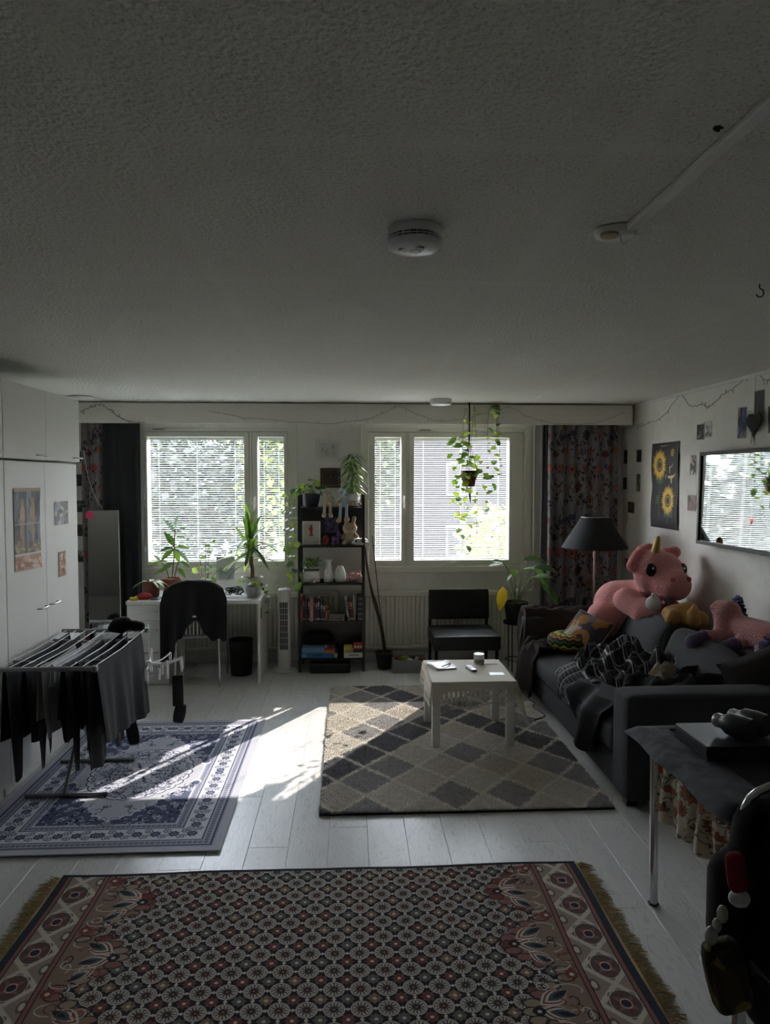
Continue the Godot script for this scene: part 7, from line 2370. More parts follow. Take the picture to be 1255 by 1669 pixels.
func build_rack() -> void:
	mat("rack_grey", c8(146, 148, 150), 0.4, {"metal": 0.4})
	mat("rack_wire", c8(206, 206, 206), 0.35)
	var x0 := -1.878
	var x1 := -1.335
	var r := thing("drying_rack", "grey folding drying rack full of dark laundry by the wardrobe", "drying rack", V(-1.6, 0.012, -4.2))
	var zn := 0.48
	var zf := -0.47
	var top := 0.788
	for q in [zn, zf]:
		part("end_bar", MB.new().tube([V(x0 + 1.6, top, q), V(x1 + 1.6, top, q)], 0.0125, 10).box(V(x1 + 1.6, top, q), V(0.03, 0.032, 0.032), 0.005), M.rack_grey, r)
	for k in 9:
		var wx := lerpf(x0 + 0.03, x1 - 0.012, k / 8.0) + 1.6
		part("wire", MB.new().tube([V(wx, top + 0.004, zn), V(wx, top - 0.008, 0.0), V(wx, top + 0.004, zf)], 0.0024, 6), M.rack_wire, r)
	for q in [[0.24, zf * 0.55], [-0.25, zn * 0.55]]:
		part("leg", MB.new().tube([V(0.0, 0.012, q[0]), V(0.02, top - 0.03, q[1])], 0.011, 10), M.rack_grey, r)
		part("foot_bar", MB.new().tube([V(-0.215, 0.0105, q[0]), V(0.24, 0.0105, q[0])], 0.0115, 10), M.rack_grey, r)
		part("brace", MB.new().tube([V(-0.25, top - 0.012, q[1]), V(0.02, top - 0.03, q[1]), V(0.25, top - 0.012, q[1])], 0.008, 8), M.rack_grey, r)
	var W := func(k: float) -> float: return lerpf(x0 + 0.03, x1 - 0.012, k / 8.0)
	var flat := func(a: float, b: float) -> Callable: return func(u: float) -> float: return lerpf(a, b, u) + 0.012 * sin(u * 9.0)
	hung("charcoal_skirt", "long charcoal garment on the wire nearest the room", M.cloth_charcoal, W.call(8.0), -3.76, -4.58, flat.call(0.42, 0.52), flat.call(0.40, 0.50), 0.035)
	hung("black_trousers", "black trousers hanging lowest next to the charcoal garment", M.cloth_black, W.call(6.9), -3.80, -4.5, legs_len(0.36, 0.60, 0.06, 0.34, 0.55, 0.84), legs_len(0.3, 0.5, 0.1, 0.4, 0.6, 0.9), 0.02)
	hung("black_leggings", "black leggings with narrow legs in the middle of the rack", M.cloth_black, W.call(5.2), -3.78, -4.4, legs_len(0.34, 0.61, 0.04, 0.22, 0.40, 0.60), legs_len(0.3, 0.45, 0.1, 0.3, 0.5, 0.7), 0.02)
	hung("white_shirt", "white shirt folded over a middle wire", M.cloth_white, W.call(4.2), -3.8, -4.55, flat.call(0.1, 0.12), flat.call(0.12, 0.1), 0.015)
	hung("grey_shirt", "pale grey shirt showing between two black garments", M.cloth_grey, W.call(3.4), -3.77, -4.25, flat.call(0.40, 0.30), flat.call(0.30, 0.25), 0.025)
	hung("black_sweater", "black sweater with a dangling sleeve at the left of the rack", M.cloth_black, W.call(2.3), -3.74, -4.5, legs_len(0.40, 0.58, 0.08, 0.20, 0.9, 0.95), flat.call(0.36, 0.34), 0.03)
	hung("black_dress", "long black garment at the left picture edge of the rack", M.cloth_black, W.call(0.7), -3.74, -4.6, legs_len(0.42, 0.62, 0.0, 0.12, 0.5, 0.6), flat.call(0.40, 0.42), 0.03)
	hung("black_blouse", "black blouse on the wire behind the white shirt", M.cloth_black, W.call(6.0), -3.85, -4.6, flat.call(0.22, 0.26), flat.call(0.28, 0.2), 0.02)
	# beanie resting at the far end
	var bn := thing("beanie", "black knitted beanie resting on the far end of the rack", "hat", V(-1.44, 0.815, -4.60), 0, "")
	part("cap", blob([[V(-0.06, 0.035, 0), V(-0.02, 0.04, 0), 0.045, 0.05, lin(c8(14, 14, 16))], [V(0.05, 0.028, 0.0), V(0.085, 0.024, 0.0), 0.036, 0.03, lin(c8(14, 14, 16))], [V(-0.09, 0.018, 0.02), V(-0.02, 0.01, 0.04), 0.025, 0.025, lin(c8(14, 14, 16))]], 0.01, 0.02), M.plush, bn)
	# sock hanger with pegs
	var hx := -1.33
	var oc := thing("sock_hanger", "white plastic peg hanger hooked on the far end of the rack", "peg hanger", V(hx, 0.56, -4.69))
	part("hook", MB.new().tube(curve([V(0, 0.03, 0), V(0, 0.2, 0), V(0.0, 0.255, 0.005), V(0.006, 0.272, 0.015), V(0.0, 0.25, 0.028)], 5), 0.004, 6), M.white_plastic, oc)
	part("hub", MB.new().lathe([Vector2(0, 0), Vector2(0.022, 0), Vector2(0.026, 0.012), Vector2(0.018, 0.03), Vector2(0, 0.034)], 16), M.white_plastic, oc)
	var peg := MB.new()
	peg.span(V(-0.006, -0.075, -0.009), V(0.006, 0.0, -0.003), 0.002).span(V(-0.006, -0.075, 0.003), V(0.006, 0.0, 0.009), 0.002).box(V(0, -0.03, 0), V(0.008, 0.008, 0.012), 0.002)
	var pm := peg.mesh()
	for k in 10:
		var t := TAU * k / 10 + 0.15
		var tip := V(cos(t) * 0.22, 0.045 + 0.02 * sin(k * 2.0), sin(t) * 0.2)
		var arm := part("arm", MB.new().tube(curve([V(cos(t) * 0.02, 0.012, sin(t) * 0.02), tip * 0.55 + V(0, -0.012, 0), tip], 4), [0.006, 0.0055, 0.005, 0.005, 0.005, 0.005, 0.005, 0.006, 0.007], 6), M.white_plastic, oc)
		for e in [0.55, 0.98]:
			var p := part("peg", pm, M.white_plastic, arm)
			p.position = tip * e + V(0, -0.006 - (0.03 if e < 0.9 else 0.0), 0)
			p.rotation.y = t
			p.rotation.z = rv(-0.15, 0.15)
	for q in [["long_sock", "long black sock pegged to the left of the white hanger", V(-1.425, 0.47, -4.60), 0.40], ["ankle_sock", "black sock pegged at the right end of the white hanger", V(-1.125, 0.51, -4.62), 0.31]]:
		var l: float = q[3]
		var sk := thing(q[0], q[1], "sock", q[2], 0.2, "black socks on the peg hanger")
		part("leg", puff(MB.new(), V(0, -l * 0.33, 0), V(0.07, l * 0.66, 0.018), 0.008, V(0.0, 0, 0.004)), M.cloth_black, sk)
		part("foot", puff(MB.new(), V(0.008, -l * 0.82, 0), V(0.062, l * 0.4, 0.02), 0.009, V(0.008, 0, 0.004), Basis(Vector3(0, 0, 1), 0.15 if l > 0.35 else -0.2)), M.cloth_black, sk)
	# patterned laundry bag on the floor behind
	var lb := thing("laundry_bag", "pale blue patterned laundry bag standing behind the drying rack", "bag", V(-1.86, 0.0, -5.55))
	T.bagart = art_floral(c8(196, 206, 208), [c8(120, 134, 140), c8(150, 164, 170), c8(170, 188, 194)], 10, 128)
	mat("bag_print", Color(1, 1, 1), 0.85, {"tex": T.bagart, "uvs": Vector3(3, 2, 1)})
	part("sack", MB.new().lathe([Vector2(0, 0), Vector2(0.15, 0), Vector2(0.17, 0.03), Vector2(0.175, 0.3), Vector2(0.165, 0.48), Vector2(0.12, 0.54), Vector2(0.03, 0.56), Vector2(0, 0.56)], 24), M.bag_print, lb)
	single("folded_towel", puff(MB.new(), V(0, 0.025, 0), V(0.2, 0.05, 0.16), 0.02, V(0, 0.01, 0)), M.cloth_white, "white towel folded on top of the laundry bag", "towel", "", V(-1.86, 0.56, -5.55))


func build_sofa_things() -> void:
	mat("cushion_zigzag", Color(1, 1, 1), 0.9, {"tex": art_zigzag(), "uvs": Vector3(1.0, 1.0, 1), "bump": T.weave, "depth": 0.1})
	T.scene = art_print(64, 48, [c8(70, 60, 58), c8(170, 120, 66), c8(190, 178, 164), c8(110, 110, 124), c8(60, 66, 84), c8(150, 96, 54)], 30)
	mat("cushion_scene", Color(1, 1, 1), 0.85, {"tex": T.scene})
	mat("piping", c8(176, 160, 146), 0.9)
	mat("plaid", Color(1, 1, 1), 0.9, {"tex": art_plaid(), "uvs": Vector3(4, 4, 1), "bump": T.fine, "depth": 0.1})
	mat("cloth_beige", c8(150, 138, 118), 0.9, {"bump": T.weave, "tri": 5.0, "depth": 0.1})
	mat("cushion_dusk", c8(48, 40, 40), 0.9, {"bump": T.weave, "tri": 4.0, "depth": 0.1, "rim": 0.15})
	# brown blanket over the far arm and seat corner
	var bl := MB.new()
	var f := FastNoiseLite.new()
	f.frequency = 2.2
	f.seed = 4
	bl.slab(34, 30, func(u: float, v: float) -> Vector3:
		var z := lerpf(-6.0, -5.42, u)
		var s := v * 1.15
		var x: float
		var y: float
		var arm := clampf((-5.78 - z) / 0.1, 0.0, 1.0)
		var h := lerpf(0.435, 0.655, smoothstep(0.0, 1.0, arm)) + 0.05 * (f.get_noise_2d(u * 3.0, v * 3.0) + 0.4)
		if s < 0.55:
			x = 2.03 - s
			y = h
		else:
			var d := s - 0.55
			x = 1.48 - 0.045 * sin(minf(1.0, d * 4.0) * PI * 0.5) + 0.03 * sin(u * 9.0 + d * 3.0)
			y = h - 0.02 - d * (0.72 + 0.25 * (1.0 - u))
		return V(x, maxf(0.06, y), z + 0.05 * f.get_noise_2d(v * 4.0, 7.0)), 0.012)
	single("brown_blanket", bl, M.cloth_brown, "dark brown blanket thrown over the far arm of the sofa", "blanket")
	# cushions on the seat
	var zc := thing("round_cushion", "round pleated cushion of green and orange zigzags on the sofa", "cushion", V(1.78, 0.42, -5.55))
	var rc := MB.new()
	rc.grid(48, 14, func(u: float, v: float) -> Vector3:
		var th := PI * v
		var rr := pow(sin(th), 0.6) * (0.19 + 0.006 * sin(u * TAU * 24.0) * sin(th))
		return V(cos(u * TAU) * rr, 0.07 + 0.07 * signf(cos(th)) * pow(absf(cos(th)), 0.8), sin(u * TAU) * rr))
	part("cover", rc, M.cushion_zigzag, zc)
	part("button", MB.new().ball(V(0, 0.142, 0), V(0.018, 0.008, 0.018), 10), M.leaf_dark, zc)
	single("tassel_cord", MB.new().tube(curve([V(-0.22, 0.008, 0.05), V(-0.17, 0.012, 0.06), V(-0.13, 0.03, 0.06)], 4), 0.006, 6), M.cloth_beige, "short tan cord beside the zigzag cushion", "cord", "", V(1.78, 0.42, -5.55))
	var pc := thing("picture_cushion", "square cushion with a painterly print leaning on the zigzag cushion", "cushion", V(1.88, 0.585, -5.46))
	var pb := Basis(Vector3.UP, -0.62) * Basis(Vector3.RIGHT, -0.75) * Basis(Vector3(0, 0, 1), -0.35)
	part("cover", pillow(MB.new(), V(0, 0, 0), 0.32, 0.3, 0.12, pb), M.cushion_scene, pc)
	var pe := []
	for q in [[-1, -1], [1, -1], [1, 1], [-1, 1], [-1, -1]]:
		pe.append(pb * V(q[0] * 0.157, q[1] * 0.147, 0))
	part("piping", MB.new().tube(pe, 0.006, 6), M.piping, pc)
	# crumpled clothes
	var ps := thing("plaid_shirt", "crumpled black and white plaid shirt on the sofa seat", "shirt", V(1.88, 0.42, -4.82))
	part("body", heap(MB.new(), V(0, 0, 0), V(0.7, 0.2, 0.66), 7, 0.5, 44), M.plaid, ps)
	var pl := MB.new()
	pl.slab(24, 16, func(u: float, v: float) -> Vector3:
		return V(1.60 - 0.13 * sin(v * PI * 0.5) + 0.02 * sin(u * 14.0) * v, 0.46 + 0.03 * sin(u * 8.0) - 0.16 * v * v, lerpf(-4.98, -4.42, u) + 0.02 * sin(v * 6.0)) - V(1.88, 0.42, -4.82), 0.004)
	part("tail", pl, M.plaid, ps)
	single("beige_shirt", heap(MB.new(), V(0, 0, 0), V(0.3, 0.14, 0.26), 18, 0.4, 26), M.cloth_beige, "crumpled beige shirt between plaid and black clothes", "shirt", "", V(2.10, 0.43, -4.46))
	single("black_clothes", heap(MB.new(), V(0, 0, 0), V(0.8, 0.2, 0.48), 23, 0.45, 34), M.cloth_black, "heap of black clothes at the near end of the sofa seat", "clothes", "", V(2.02, 0.425, -4.10))  # unsorted black clothes shaped as one heap
	var bj := MB.new()
	bj.slab(24, 20, func(u: float, v: float) -> Vector3:
		return V(1.66 - 0.21 * minf(1.0, v * 2.2) - 0.03 * sin(u * 10.0 + v * 4.0), 0.47 - 0.36 * pow(maxf(0.0, v - 0.3) / 0.7, 0.9) * (0.6 + 0.4 * sin(u * PI)), lerpf(-4.5, -4.0, u)), 0.01)
	single("black_cardigan", bj, M.cloth_black, "black cardigan hanging over the sofa front beside the near arm", "clothes")
	single("black_coat", heap(MB.new(), V(0, 0, 0), V(0.5, 0.2, 0.45), 31, 0.4, 30), M.cloth_black, "black coat piled against the sofa back below the pony plush", "coat", "", V(2.38, 0.42, -4.15))
	var dc := MB.new()
	pillow(dc, V(0, 0, 0), 0.44, 0.40, 0.16, Basis(Vector3.UP, -0.5) * Basis(Vector3.RIGHT, -0.25) * Basis(Vector3(0, 0, 1), 0.5))
	single("dusky_cushion", dc, M.cushion_dusk, "dark brown square cushion propped on the near sofa arm", "cushion", "", V(2.40, 0.63, -3.86))


func build_dining() -> void:
	mat("velvet_grey", c8(88, 91, 97), 0.85, {"tex": noise_tex(0.03, 256, 41, FastNoiseLite.TYPE_SIMPLEX_SMOOTH, 4, [[0.2, c8(110, 110, 112)], [0.5, c8(190, 190, 192)], [0.8, c8(255, 255, 255)]]), "tri": 1.6, "bump": T.fine, "depth": 0.1, "rim": 0.35})
	mat("lace_black", c8(20, 20, 24), 0.7, {"bump": T.weave, "tri": 3.0, "depth": 0.3})
	mat("puzzle_box", c8(38, 42, 46), 0.4)
	mat("ink_grey", c8(120, 116, 112), 0.6)
	T.skirt = art_floral(c8(196, 186, 164), [c8(84, 84, 66), c8(120, 116, 92), c8(164, 82, 60), c8(140, 56, 46), c8(150, 130, 96)], 14, 384)
	mat("table_skirt", Color(1, 1, 1), 0.9, {"tex": T.skirt, "uvs": Vector3(1.5, 0.9, 1), "back": c8(60, 56, 48)})
	var x0 := 1.205
	var x1 := 2.35
	var z0 := -2.88
	var z1 := -2.13
	var t := thing("dining_table", "chrome-legged dining table at the lower right", "table", V(x0, 0, z0))
	var w := x1 - x0
	var d := z1 - z0
	part("tabletop", MB.new().span(V(0.01, 0.715, 0.01), V(w, 0.742, d - 0.01), 0.006), M.black_metal, t)
	for q in [[0.07, 0.05, -0.02, 0.02], [0.07, d - 0.05, -0.02, -0.02], [w - 0.07, 0.05, 0.02, 0.02], [w - 0.07, d - 0.05, 0.02, -0.02]]:
		part("leg", MB.new().tube([V(q[0] + q[2], 0.715, q[1]), V(q[0] + q[2] * 0.5, 0.64, q[1]), V(q[0], 0.0, q[1] - q[3] * 0.3)], [0.021, 0.021, 0.021], 6, true, 0.8), M.chrome, t)
		part("foot_cap", MB.new().tube([V(q[0], 0.0, q[1] - q[3] * 0.3), V(q[0], 0.008, q[1] - q[3] * 0.3)], 0.0225, 6), M.black_plastic, t)
	var cl := MB.new()
	cl.slab(30, 22, func(u: float, v: float) -> Vector3:
		var x := lerpf(-0.035, w + 0.02, u)
		var z := lerpf(-0.035, d + 0.03, v)
		var over := maxf(maxf(0.0, -x + 0.005), maxf(maxf(0.0, 0.005 - z), maxf(0.0, z - d + 0.005)))
		return V(x + 0.006 * sin(z * 17.0), 0.7455 + 0.003 * sin(x * 13.0 + z * 9.0) * (1.0 if over <= 0.0 else 0.0) + 0.003 - over * 0.9, z), 0.0025)
	single("velvet_cloth", cl, M.velvet_grey, "dark grey velvet cloth covering the dining table", "tablecloth", "", V(x0, 0, z0))
	single("lace_mat", MB.new().slab(12, 12, func(u: float, v: float) -> Vector3: return V(lerpf(1.36, 2.3, u), 0.7535 + 0.001 * sin(u * 40.0), lerpf(-2.76, -2.2, v)), 0.001), M.lace_black, "black lace mat lying on the velvet cloth", "table mat")
	var sk := MB.new()
	sk.slab(34, 16, func(u: float, v: float) -> Vector3:
		var z := lerpf(z0 + 0.09, z1 - 0.1, u)
		return V(x0 + 0.055 + 0.022 * sin(u * 26.0) * (0.3 + 0.7 * v) + 0.012 * sin(u * 61.0) * v, lerpf(0.712, 0.42 + 0.03 * u, v), z + 0.012 * sin(v * 4.0 + u * 11.0)), 0.002)
	single("floral_cloth", sk, M.table_skirt, "cream cloth with red flowers hanging under the table edge", "cloth")
	# puzzle box with binoculars on it
	var b := thing("puzzle_box", "dark flat puzzle box marked 1000 on the dining table", "game box", V(1.49, 0.755, -2.605), 0.0)
	part("lid", MB.new().span(V(-0.185, 0.01, -0.127), V(0.185, 0.056, 0.127), 0.002), M.puzzle_box, b)
	part("tray", MB.new().span(V(-0.182, 0, -0.124), V(0.182, 0.012, 0.124)), M.puzzle_box, b)
	letters("1000", 0.019, M.ink_grey, b, V(-0.135, 0.03, 0.128))
	T.boxart = art_print(96, 24, [c8(36, 44, 54), c8(30, 36, 44), c8(70, 82, 90), c8(96, 66, 50), c8(50, 40, 36)], 14)
	mat("puzzle_art", Color(1, 1, 1), 0.4, {"tex": T.boxart})
	part("side_art", MB.new().box(V(-0.1855, 0.033, 0), V(0.001, 0.04, 0.25)), M.puzzle_art, b)
	var bn := thing("binoculars", "pair of black binoculars lying on the puzzle box", "binoculars", V(1.50, 0.815, -2.60), 0.5)
	bn.scale = Vector3.ONE * 1.45
	for s in [-1.0, 1.0]:
		part("barrel", MB.new().lathe([Vector2(0, -0.05), Vector2(0.029, -0.05), Vector2(0.031, -0.02), Vector2(0.029, 0.012), Vector2(0.022, 0.022), Vector2(0.019, 0.03), Vector2(0.0, 0.03)], 18, V(s * 0.034, 0.028, 0), Basis(Vector3.RIGHT, -PI * 0.5) ), M.black_plastic, bn)
		part("eyepiece", MB.new().lathe([Vector2(0.012, 0.03), Vector2(0.0185, 0.03), Vector2(0.0195, 0.045), Vector2(0.0165, 0.052), Vector2(0.0, 0.052)], 18, V(s * 0.034, 0.028, 0), Basis(Vector3.RIGHT, -PI * 0.5)), M.steel, bn)
	part("bridge", MB.new().box(V(0, 0.032, 0.0), V(0.06, 0.034, 0.05), 0.01), M.black_plastic, bn)
	single("pencil", MB.new().tube([V(-0.1, 0, 0), V(0.1, 0, 0)], 0.004, 6), M.print_ink, "dark pencil along the far edge of the dining table", "pencil", "", V(1.42, 0.757, -2.81))
	# kitchen chair at the table with coats on it
	var c := thing("kitchen_chair", "chrome tube chair under dark coats at the picture corner", "chair", V(1.30, 0, -1.72), PI)
	for s in [-1.0, 1.0]:
		part("leg", MB.new().tube([V(s * 0.2, 0, 0.2), V(s * 0.19, 0.44, 0.17)], 0.012, 10), M.chrome, c)
		part("leg", MB.new().tube([V(s * 0.2, 0, -0.2), V(s * 0.19, 0.44, -0.18)], 0.012, 10), M.chrome, c)
	part("back_tube", MB.new().tube(curve([V(-0.19, 0.44, 0.17), V(-0.195, 0.7, 0.19), V(-0.16, 0.88, 0.2), V(0, 0.92, 0.205), V(0.16, 0.88, 0.2), V(0.195, 0.7, 0.19), V(0.19, 0.44, 0.17)], 5), 0.012, 10), M.chrome, c)
	part("inner_tube", MB.new().tube(curve([V(-0.12, 0.5, 0.175), V(-0.12, 0.7, 0.19), V(-0.08, 0.8, 0.196), V(0, 0.82, 0.2), V(0.08, 0.8, 0.196), V(0.12, 0.7, 0.19), V(0.12, 0.5, 0.175)], 5), 0.008, 8), M.chrome, c)
	part("seat", puff(MB.new(), V(0, 0.455, 0), V(0.42, 0.05, 0.4), 0.02, V(0, 0.008, 0)), M.leather_black, c)
	# coats as one draped mass over the chair back
	var dk := lin(c8(20, 16, 18))
	var ct := thing("dark_coats", "dark coats hung over the chrome kitchen chair", "coat", V(1.375, 0, -2.10))
	part("cloth", blob([
		[V(-0.2, 0.80, 0.2), V(0.25, 0.84, 0.2), 0.085, 0.1, dk], [V(-0.22, 0.72, 0.22), V(-0.27, 0.42, 0.2), 0.085, 0.07, dk], [V(-0.08, 0.75, 0.24), V(-0.12, 0.38, 0.26), 0.1, 0.1, dk], [V(0.1, 0.78, 0.24), V(0.08, 0.36, 0.28), 0.12, 0.12, dk], [V(0.28, 0.8, 0.22), V(0.28, 0.36, 0.26), 0.12, 0.12, dk], [V(-0.29, 0.66, 0.16), V(-0.30, 0.5, 0.18), 0.05, 0.05, lin(c8(30, 22, 22))], [V(-0.24, 0.38, 0.2), V(-0.2, 0.28, 0.22), 0.06, 0.05, dk]], 0.022, 0.05), M.felt, ct)
	# knitted red mitten, trinkets and a patterned bag strap that hang from the pile
	mat("knit_red", c8(120, 22, 30), 0.95, {"bump": T.weave, "tri": 8.0, "depth": 0.3})
	var mt := thing("red_mitten", "red knitted mitten with a white cuff on the dark coats", "mitten", V(1.035, 0.735, -1.80))
	part("knit", puff(MB.new(), V(0, 0.0, 0), V(0.045, 0.11, 0.035), 0.016, V(0.004, 0, 0.006), Basis(Vector3(0, 0, 1), 0.15)), M.knit_red, mt)
	part("cuff", puff(MB.new(), V(0.008, -0.07, 0.004), V(0.045, 0.045, 0.04), 0.018, V(0.006, 0, 0.006)), M.cloth_white, mt)
	mat("trinket_silver", c8(170, 168, 160), 0.4, {"metal": 0.4})
	for q in [[V(1.0, 0.62, -1.80), 0.016, "silvery charm just below the red mitten"], [V(0.985, 0.59, -1.80), 0.013, "smallest silvery charm in the middle of three"], [V(0.97, 0.56, -1.80), 0.018, "lowest and largest silvery charm above the patterned pouch"]]:
		single("key_charm", MB.new().ball(V(0, 0, 0), V(q[1], q[1] * 1.6, q[1] * 0.8), 10), M.trinket_silver, q[2], "charm", "charms on the dark coat", q[0])
	T.camo = art_print(64, 64, [c8(44, 38, 26), c8(120, 104, 50), c8(28, 26, 22), c8(70, 60, 36)], 26)
	mat("camo_cloth", Color(1, 1, 1), 0.9, {"tex": T.camo})
	single("patterned_pouch", puff(MB.new(), V(0, 0, 0), V(0.1, 0.2, 0.06), 0.025, V(0.006, 0, 0.008), Basis(Vector3(0, 0, 1), 0.25)), M.camo_cloth, "dark yellow patterned pouch hanging beside the coats", "pouch", "", V(1.015, 0.45, -1.80))
	# shoes below
	for k in 2:
		var sh := thing("sneaker", ["pale sneaker on the floor below the dark coats", "second pale sneaker partly hidden by the dark coats"][k], "shoe", V(1.36 + 0.11 * k, 0, -2.36 - 0.03 * k), 0.2, "sneakers under the dining table")
		part("upper", blob([[V(0, 0.05, 0.08), V(0, 0.06, -0.02), 0.036, 0.044, lin(c8(170, 168, 166))], [V(0, 0.06, -0.02), V(0, 0.09, -0.09), 0.042, 0.04, lin(c8(150, 148, 150))]], 0.012, 0.02), M.felt, sh)
		part("sole", MB.new().box(V(0, 0.012, 0), V(0.085, 0.024, 0.28), 0.01), M.white_plastic, sh)


func build_wall_things() -> void:
	mat("wire_grey", c8(110, 108, 104), 0.6)
	mat("wire_pale", c8(170, 168, 158), 0.6)
	# poster, curling a little off the wall
	mat("sunflower_print", Color(1, 1, 1), 0.6, {"tex": art_sunflowers()})
	var ps := MB.new()
	ps.grid(20, 20, func(u: float, v: float) -> Vector3:
		var e := absf(v - 0.5) * 2.0
		var pinch := 0.012 * (1.0 - e * e) * (1.0 if u < 0.5 else 0.5)
		return V(FLOOR_X1 - 0.004 - 0.012 * absf(sin(v * 6.0)) * (u * u + (1.0 - u) * (1.0 - u)), lerpf(2.105, 1.366, v), lerpf(-6.216 + pinch, -5.692 - pinch, u)))
	single("sunflower_poster", ps, M.sunflower_print, "dark botanical poster of two yellow sunflowers on the right wall", "poster")
	# small photographs taped to the right wall: [z, y, width, height, tones, label]
	var dk := [c8(26, 24, 24), c8(60, 44, 36), c8(110, 76, 48), c8(40, 36, 34)]
	var gr := [c8(86, 96, 70), c8(120, 130, 96), c8(60, 66, 50), c8(150, 150, 120)]
	var mono := [c8(50, 52, 50), c8(130, 132, 128), c8(90, 92, 88), c8(190, 190, 184)]
	var pinks := [c8(140, 110, 104), c8(170, 136, 128), c8(110, 84, 80)]
	var blues := [c8(60, 76, 130), c8(110, 120, 170), c8(150, 110, 90), c8(40, 40, 70)]
	var photos := [
		[-6.835, 2.008, 0.08, 0.14, dk, "tall dark photo nearest the curtain on the right wall"], [-6.511, 2.009, 0.11, 0.12, dk, "dark photo with red spots left of the sunflower poster"],
		[-6.84, 1.748, 0.09, 0.12, dk, "dark photo of a small glow above the lamp shade"], [-6.515, 1.756, 0.08, 0.17, gr, "narrow pale green photo left of the sunflower poster"],
		[-6.679, 1.518, 0.15, 0.11, dk, "wide dark group photo above the lamp shade"], [-6.77, 0.965, 0.09, 0.1, mono, "small grey photo low beside the unicorn plush"],
		[-5.464, 1.902, 0.1, 0.16, [c8(60, 52, 46), c8(150, 130, 104), c8(206, 200, 188)], "brown sketch photo right of the sunflower poster"], [-5.471, 1.601, 0.14, 0.13, pinks, "dusty pink print low right of the sunflower poster"],
		[-5.357, 2.155, 0.11, 0.12, mono, "grey landscape photo above the black framed mirror"], [-5.236, 2.168, 0.1, 0.12, [c8(190, 190, 186), c8(120, 120, 118), c8(206, 206, 202)], "pale sketch next to the grey landscape photo"],
		[-4.775, 2.18, 0.11, 0.22, blues, "blue and violet photo left of the lace heart"], [-4.576, 2.295, 0.115, 0.17, [c8(46, 50, 48), c8(56, 60, 56), c8(40, 42, 42)], "dark grey print above the lace heart"], [-4.44, 2.175, 0.06, 0.18, dk, "dark photo strip cut by the right picture edge"]]
	for q in photos:
		var key := "photo_%d" % int(-q[0] * 1000 + q[1] * 7)
		mat(key, Color(1, 1, 1), 0.5, {"tex": art_print(32, 40, q[4], 14, c8(196, 192, 184), 1)})
		var o := single("photo", MB.new().box(V(0, 0, 0), V(0.0016, q[3], q[2])), M[key], q[5], "photo", "small photos on the right wall", V(FLOOR_X1 - 0.003, q[1], q[0]))
		o.rotation.x = rv(-0.03, 0.03)
	for q in [[-2.60, 1.30, "lowest dark photo peeping out beside the wardrobe", dk], [-2.595, 1.05, "dark photo beside the wardrobe at door height", mono], [-2.6, 1.53, "photo with a pale shape beside the wardrobe", mono], [-2.605, 2.0, "greenish photo highest beside the wardrobe", gr], [-2.6, 1.78, "thin dark photo edge beside the wardrobe", dk]]:
		var key := "photo_l%d" % int(q[1] * 100)
		mat(key, Color(1, 1, 1), 0.5, {"tex": art_print(24, 32, q[3], 10)})
		single("photo", MB.new().box(V(0, 0, 0), V(0.085, 0.11, 0.0016)), M[key], q[2], "photo", "small photos beside the wardrobe", V(q[0], q[1], WZ + 0.003))
	# black framed mirror
	var m := thing("wall_mirror", "large black framed mirror hung on the right wall", "mirror", V(FLOOR_X1 - 0.046, 1.648, -4.49), 0)
	m.rotation = Vector3(0, 0.036, -0.022)
	var hz := 0.73
	part("frame", MB.new().span(V(-0.012, 0.318, -hz), V(0.014, 0.345, hz), 0.003).span(V(-0.012, -0.345, -hz), V(0.014, -0.318, hz), 0.003).span(V(-0.012, -0.318, -hz), V(0.014, 0.318, -hz + 0.027), 0.003).span(V(-0.012, -0.318, hz - 0.027), V(0.014, 0.318, hz), 0.003), M.black_metal, m)
	part("glass", MB.new().box(V(0.002, 0, 0), V(0.006, 0.64, hz * 2.0 - 0.05)), M.mirror_glass, m)
	# lace heart hanging in front of the photos
	var hp := PackedVector2Array()
	for k in 36:
		var t := TAU * k / 36
		hp.append(Vector2(16.0 * pow(sin(t), 3.0), 13.0 * cos(t) - 5.0 * cos(2 * t) - 2.0 * cos(3 * t) - cos(4 * t)) * 0.0052)
	mat("heart_grey", c8(58, 58, 54), 0.9, {"bump": T.weave, "tri": 4.0, "depth": 0.2})
	mat("lace_grey", c8(120, 120, 116), 0.9)
	var ht := thing("lace_heart", "grey cloth heart with lace edging hanging on the right wall", "ornament", V(FLOOR_X1 - 0.03, 2.165, -4.58))
	part("heart", MB.new().extrude(hp, 0.016, Transform3D(Basis(Vector3.UP, -PI * 0.5), V(0.008, 0, 0))), M.heart_grey, ht)
	var lc := MB.new()
	for k in 36:
		var p := hp[k] * 1.12
		var q := p * 1.16
		var a := V(0, p.y, p.x)
		var t := TAU * k / 36
		for s in 8:
			pass
		lc.tube(curve([a, V(-0.004, q.y, q.x) + V(0, 0.006, 0), V(-0.004, q.y, q.x) + V(0, 0, 0.008), V(-0.004, q.y, q.x) + V(0, -0.006, 0), a], 3), 0.0013, 4)
	part("lace_edge", lc, M.lace_grey, ht)
	part("thread", MB.new().tube([V(0, 0.06, 0), V(0, 0.32, 0.0)], 0.0012, 4), M.lace_grey, ht)
	part("ribbon", MB.new().tube(curve([V(-0.008, -0.06, 0.01), V(-0.01, -0.1, 0.03), V(-0.008, -0.15, 0.02)], 4), 0.002, 4).tube(curve([V(-0.008, -0.06, 0.0), V(-0.01, -0.12, -0.02), V(-0.008, -0.14, -0.01)], 4), 0.002, 4), M.lace_grey, ht)
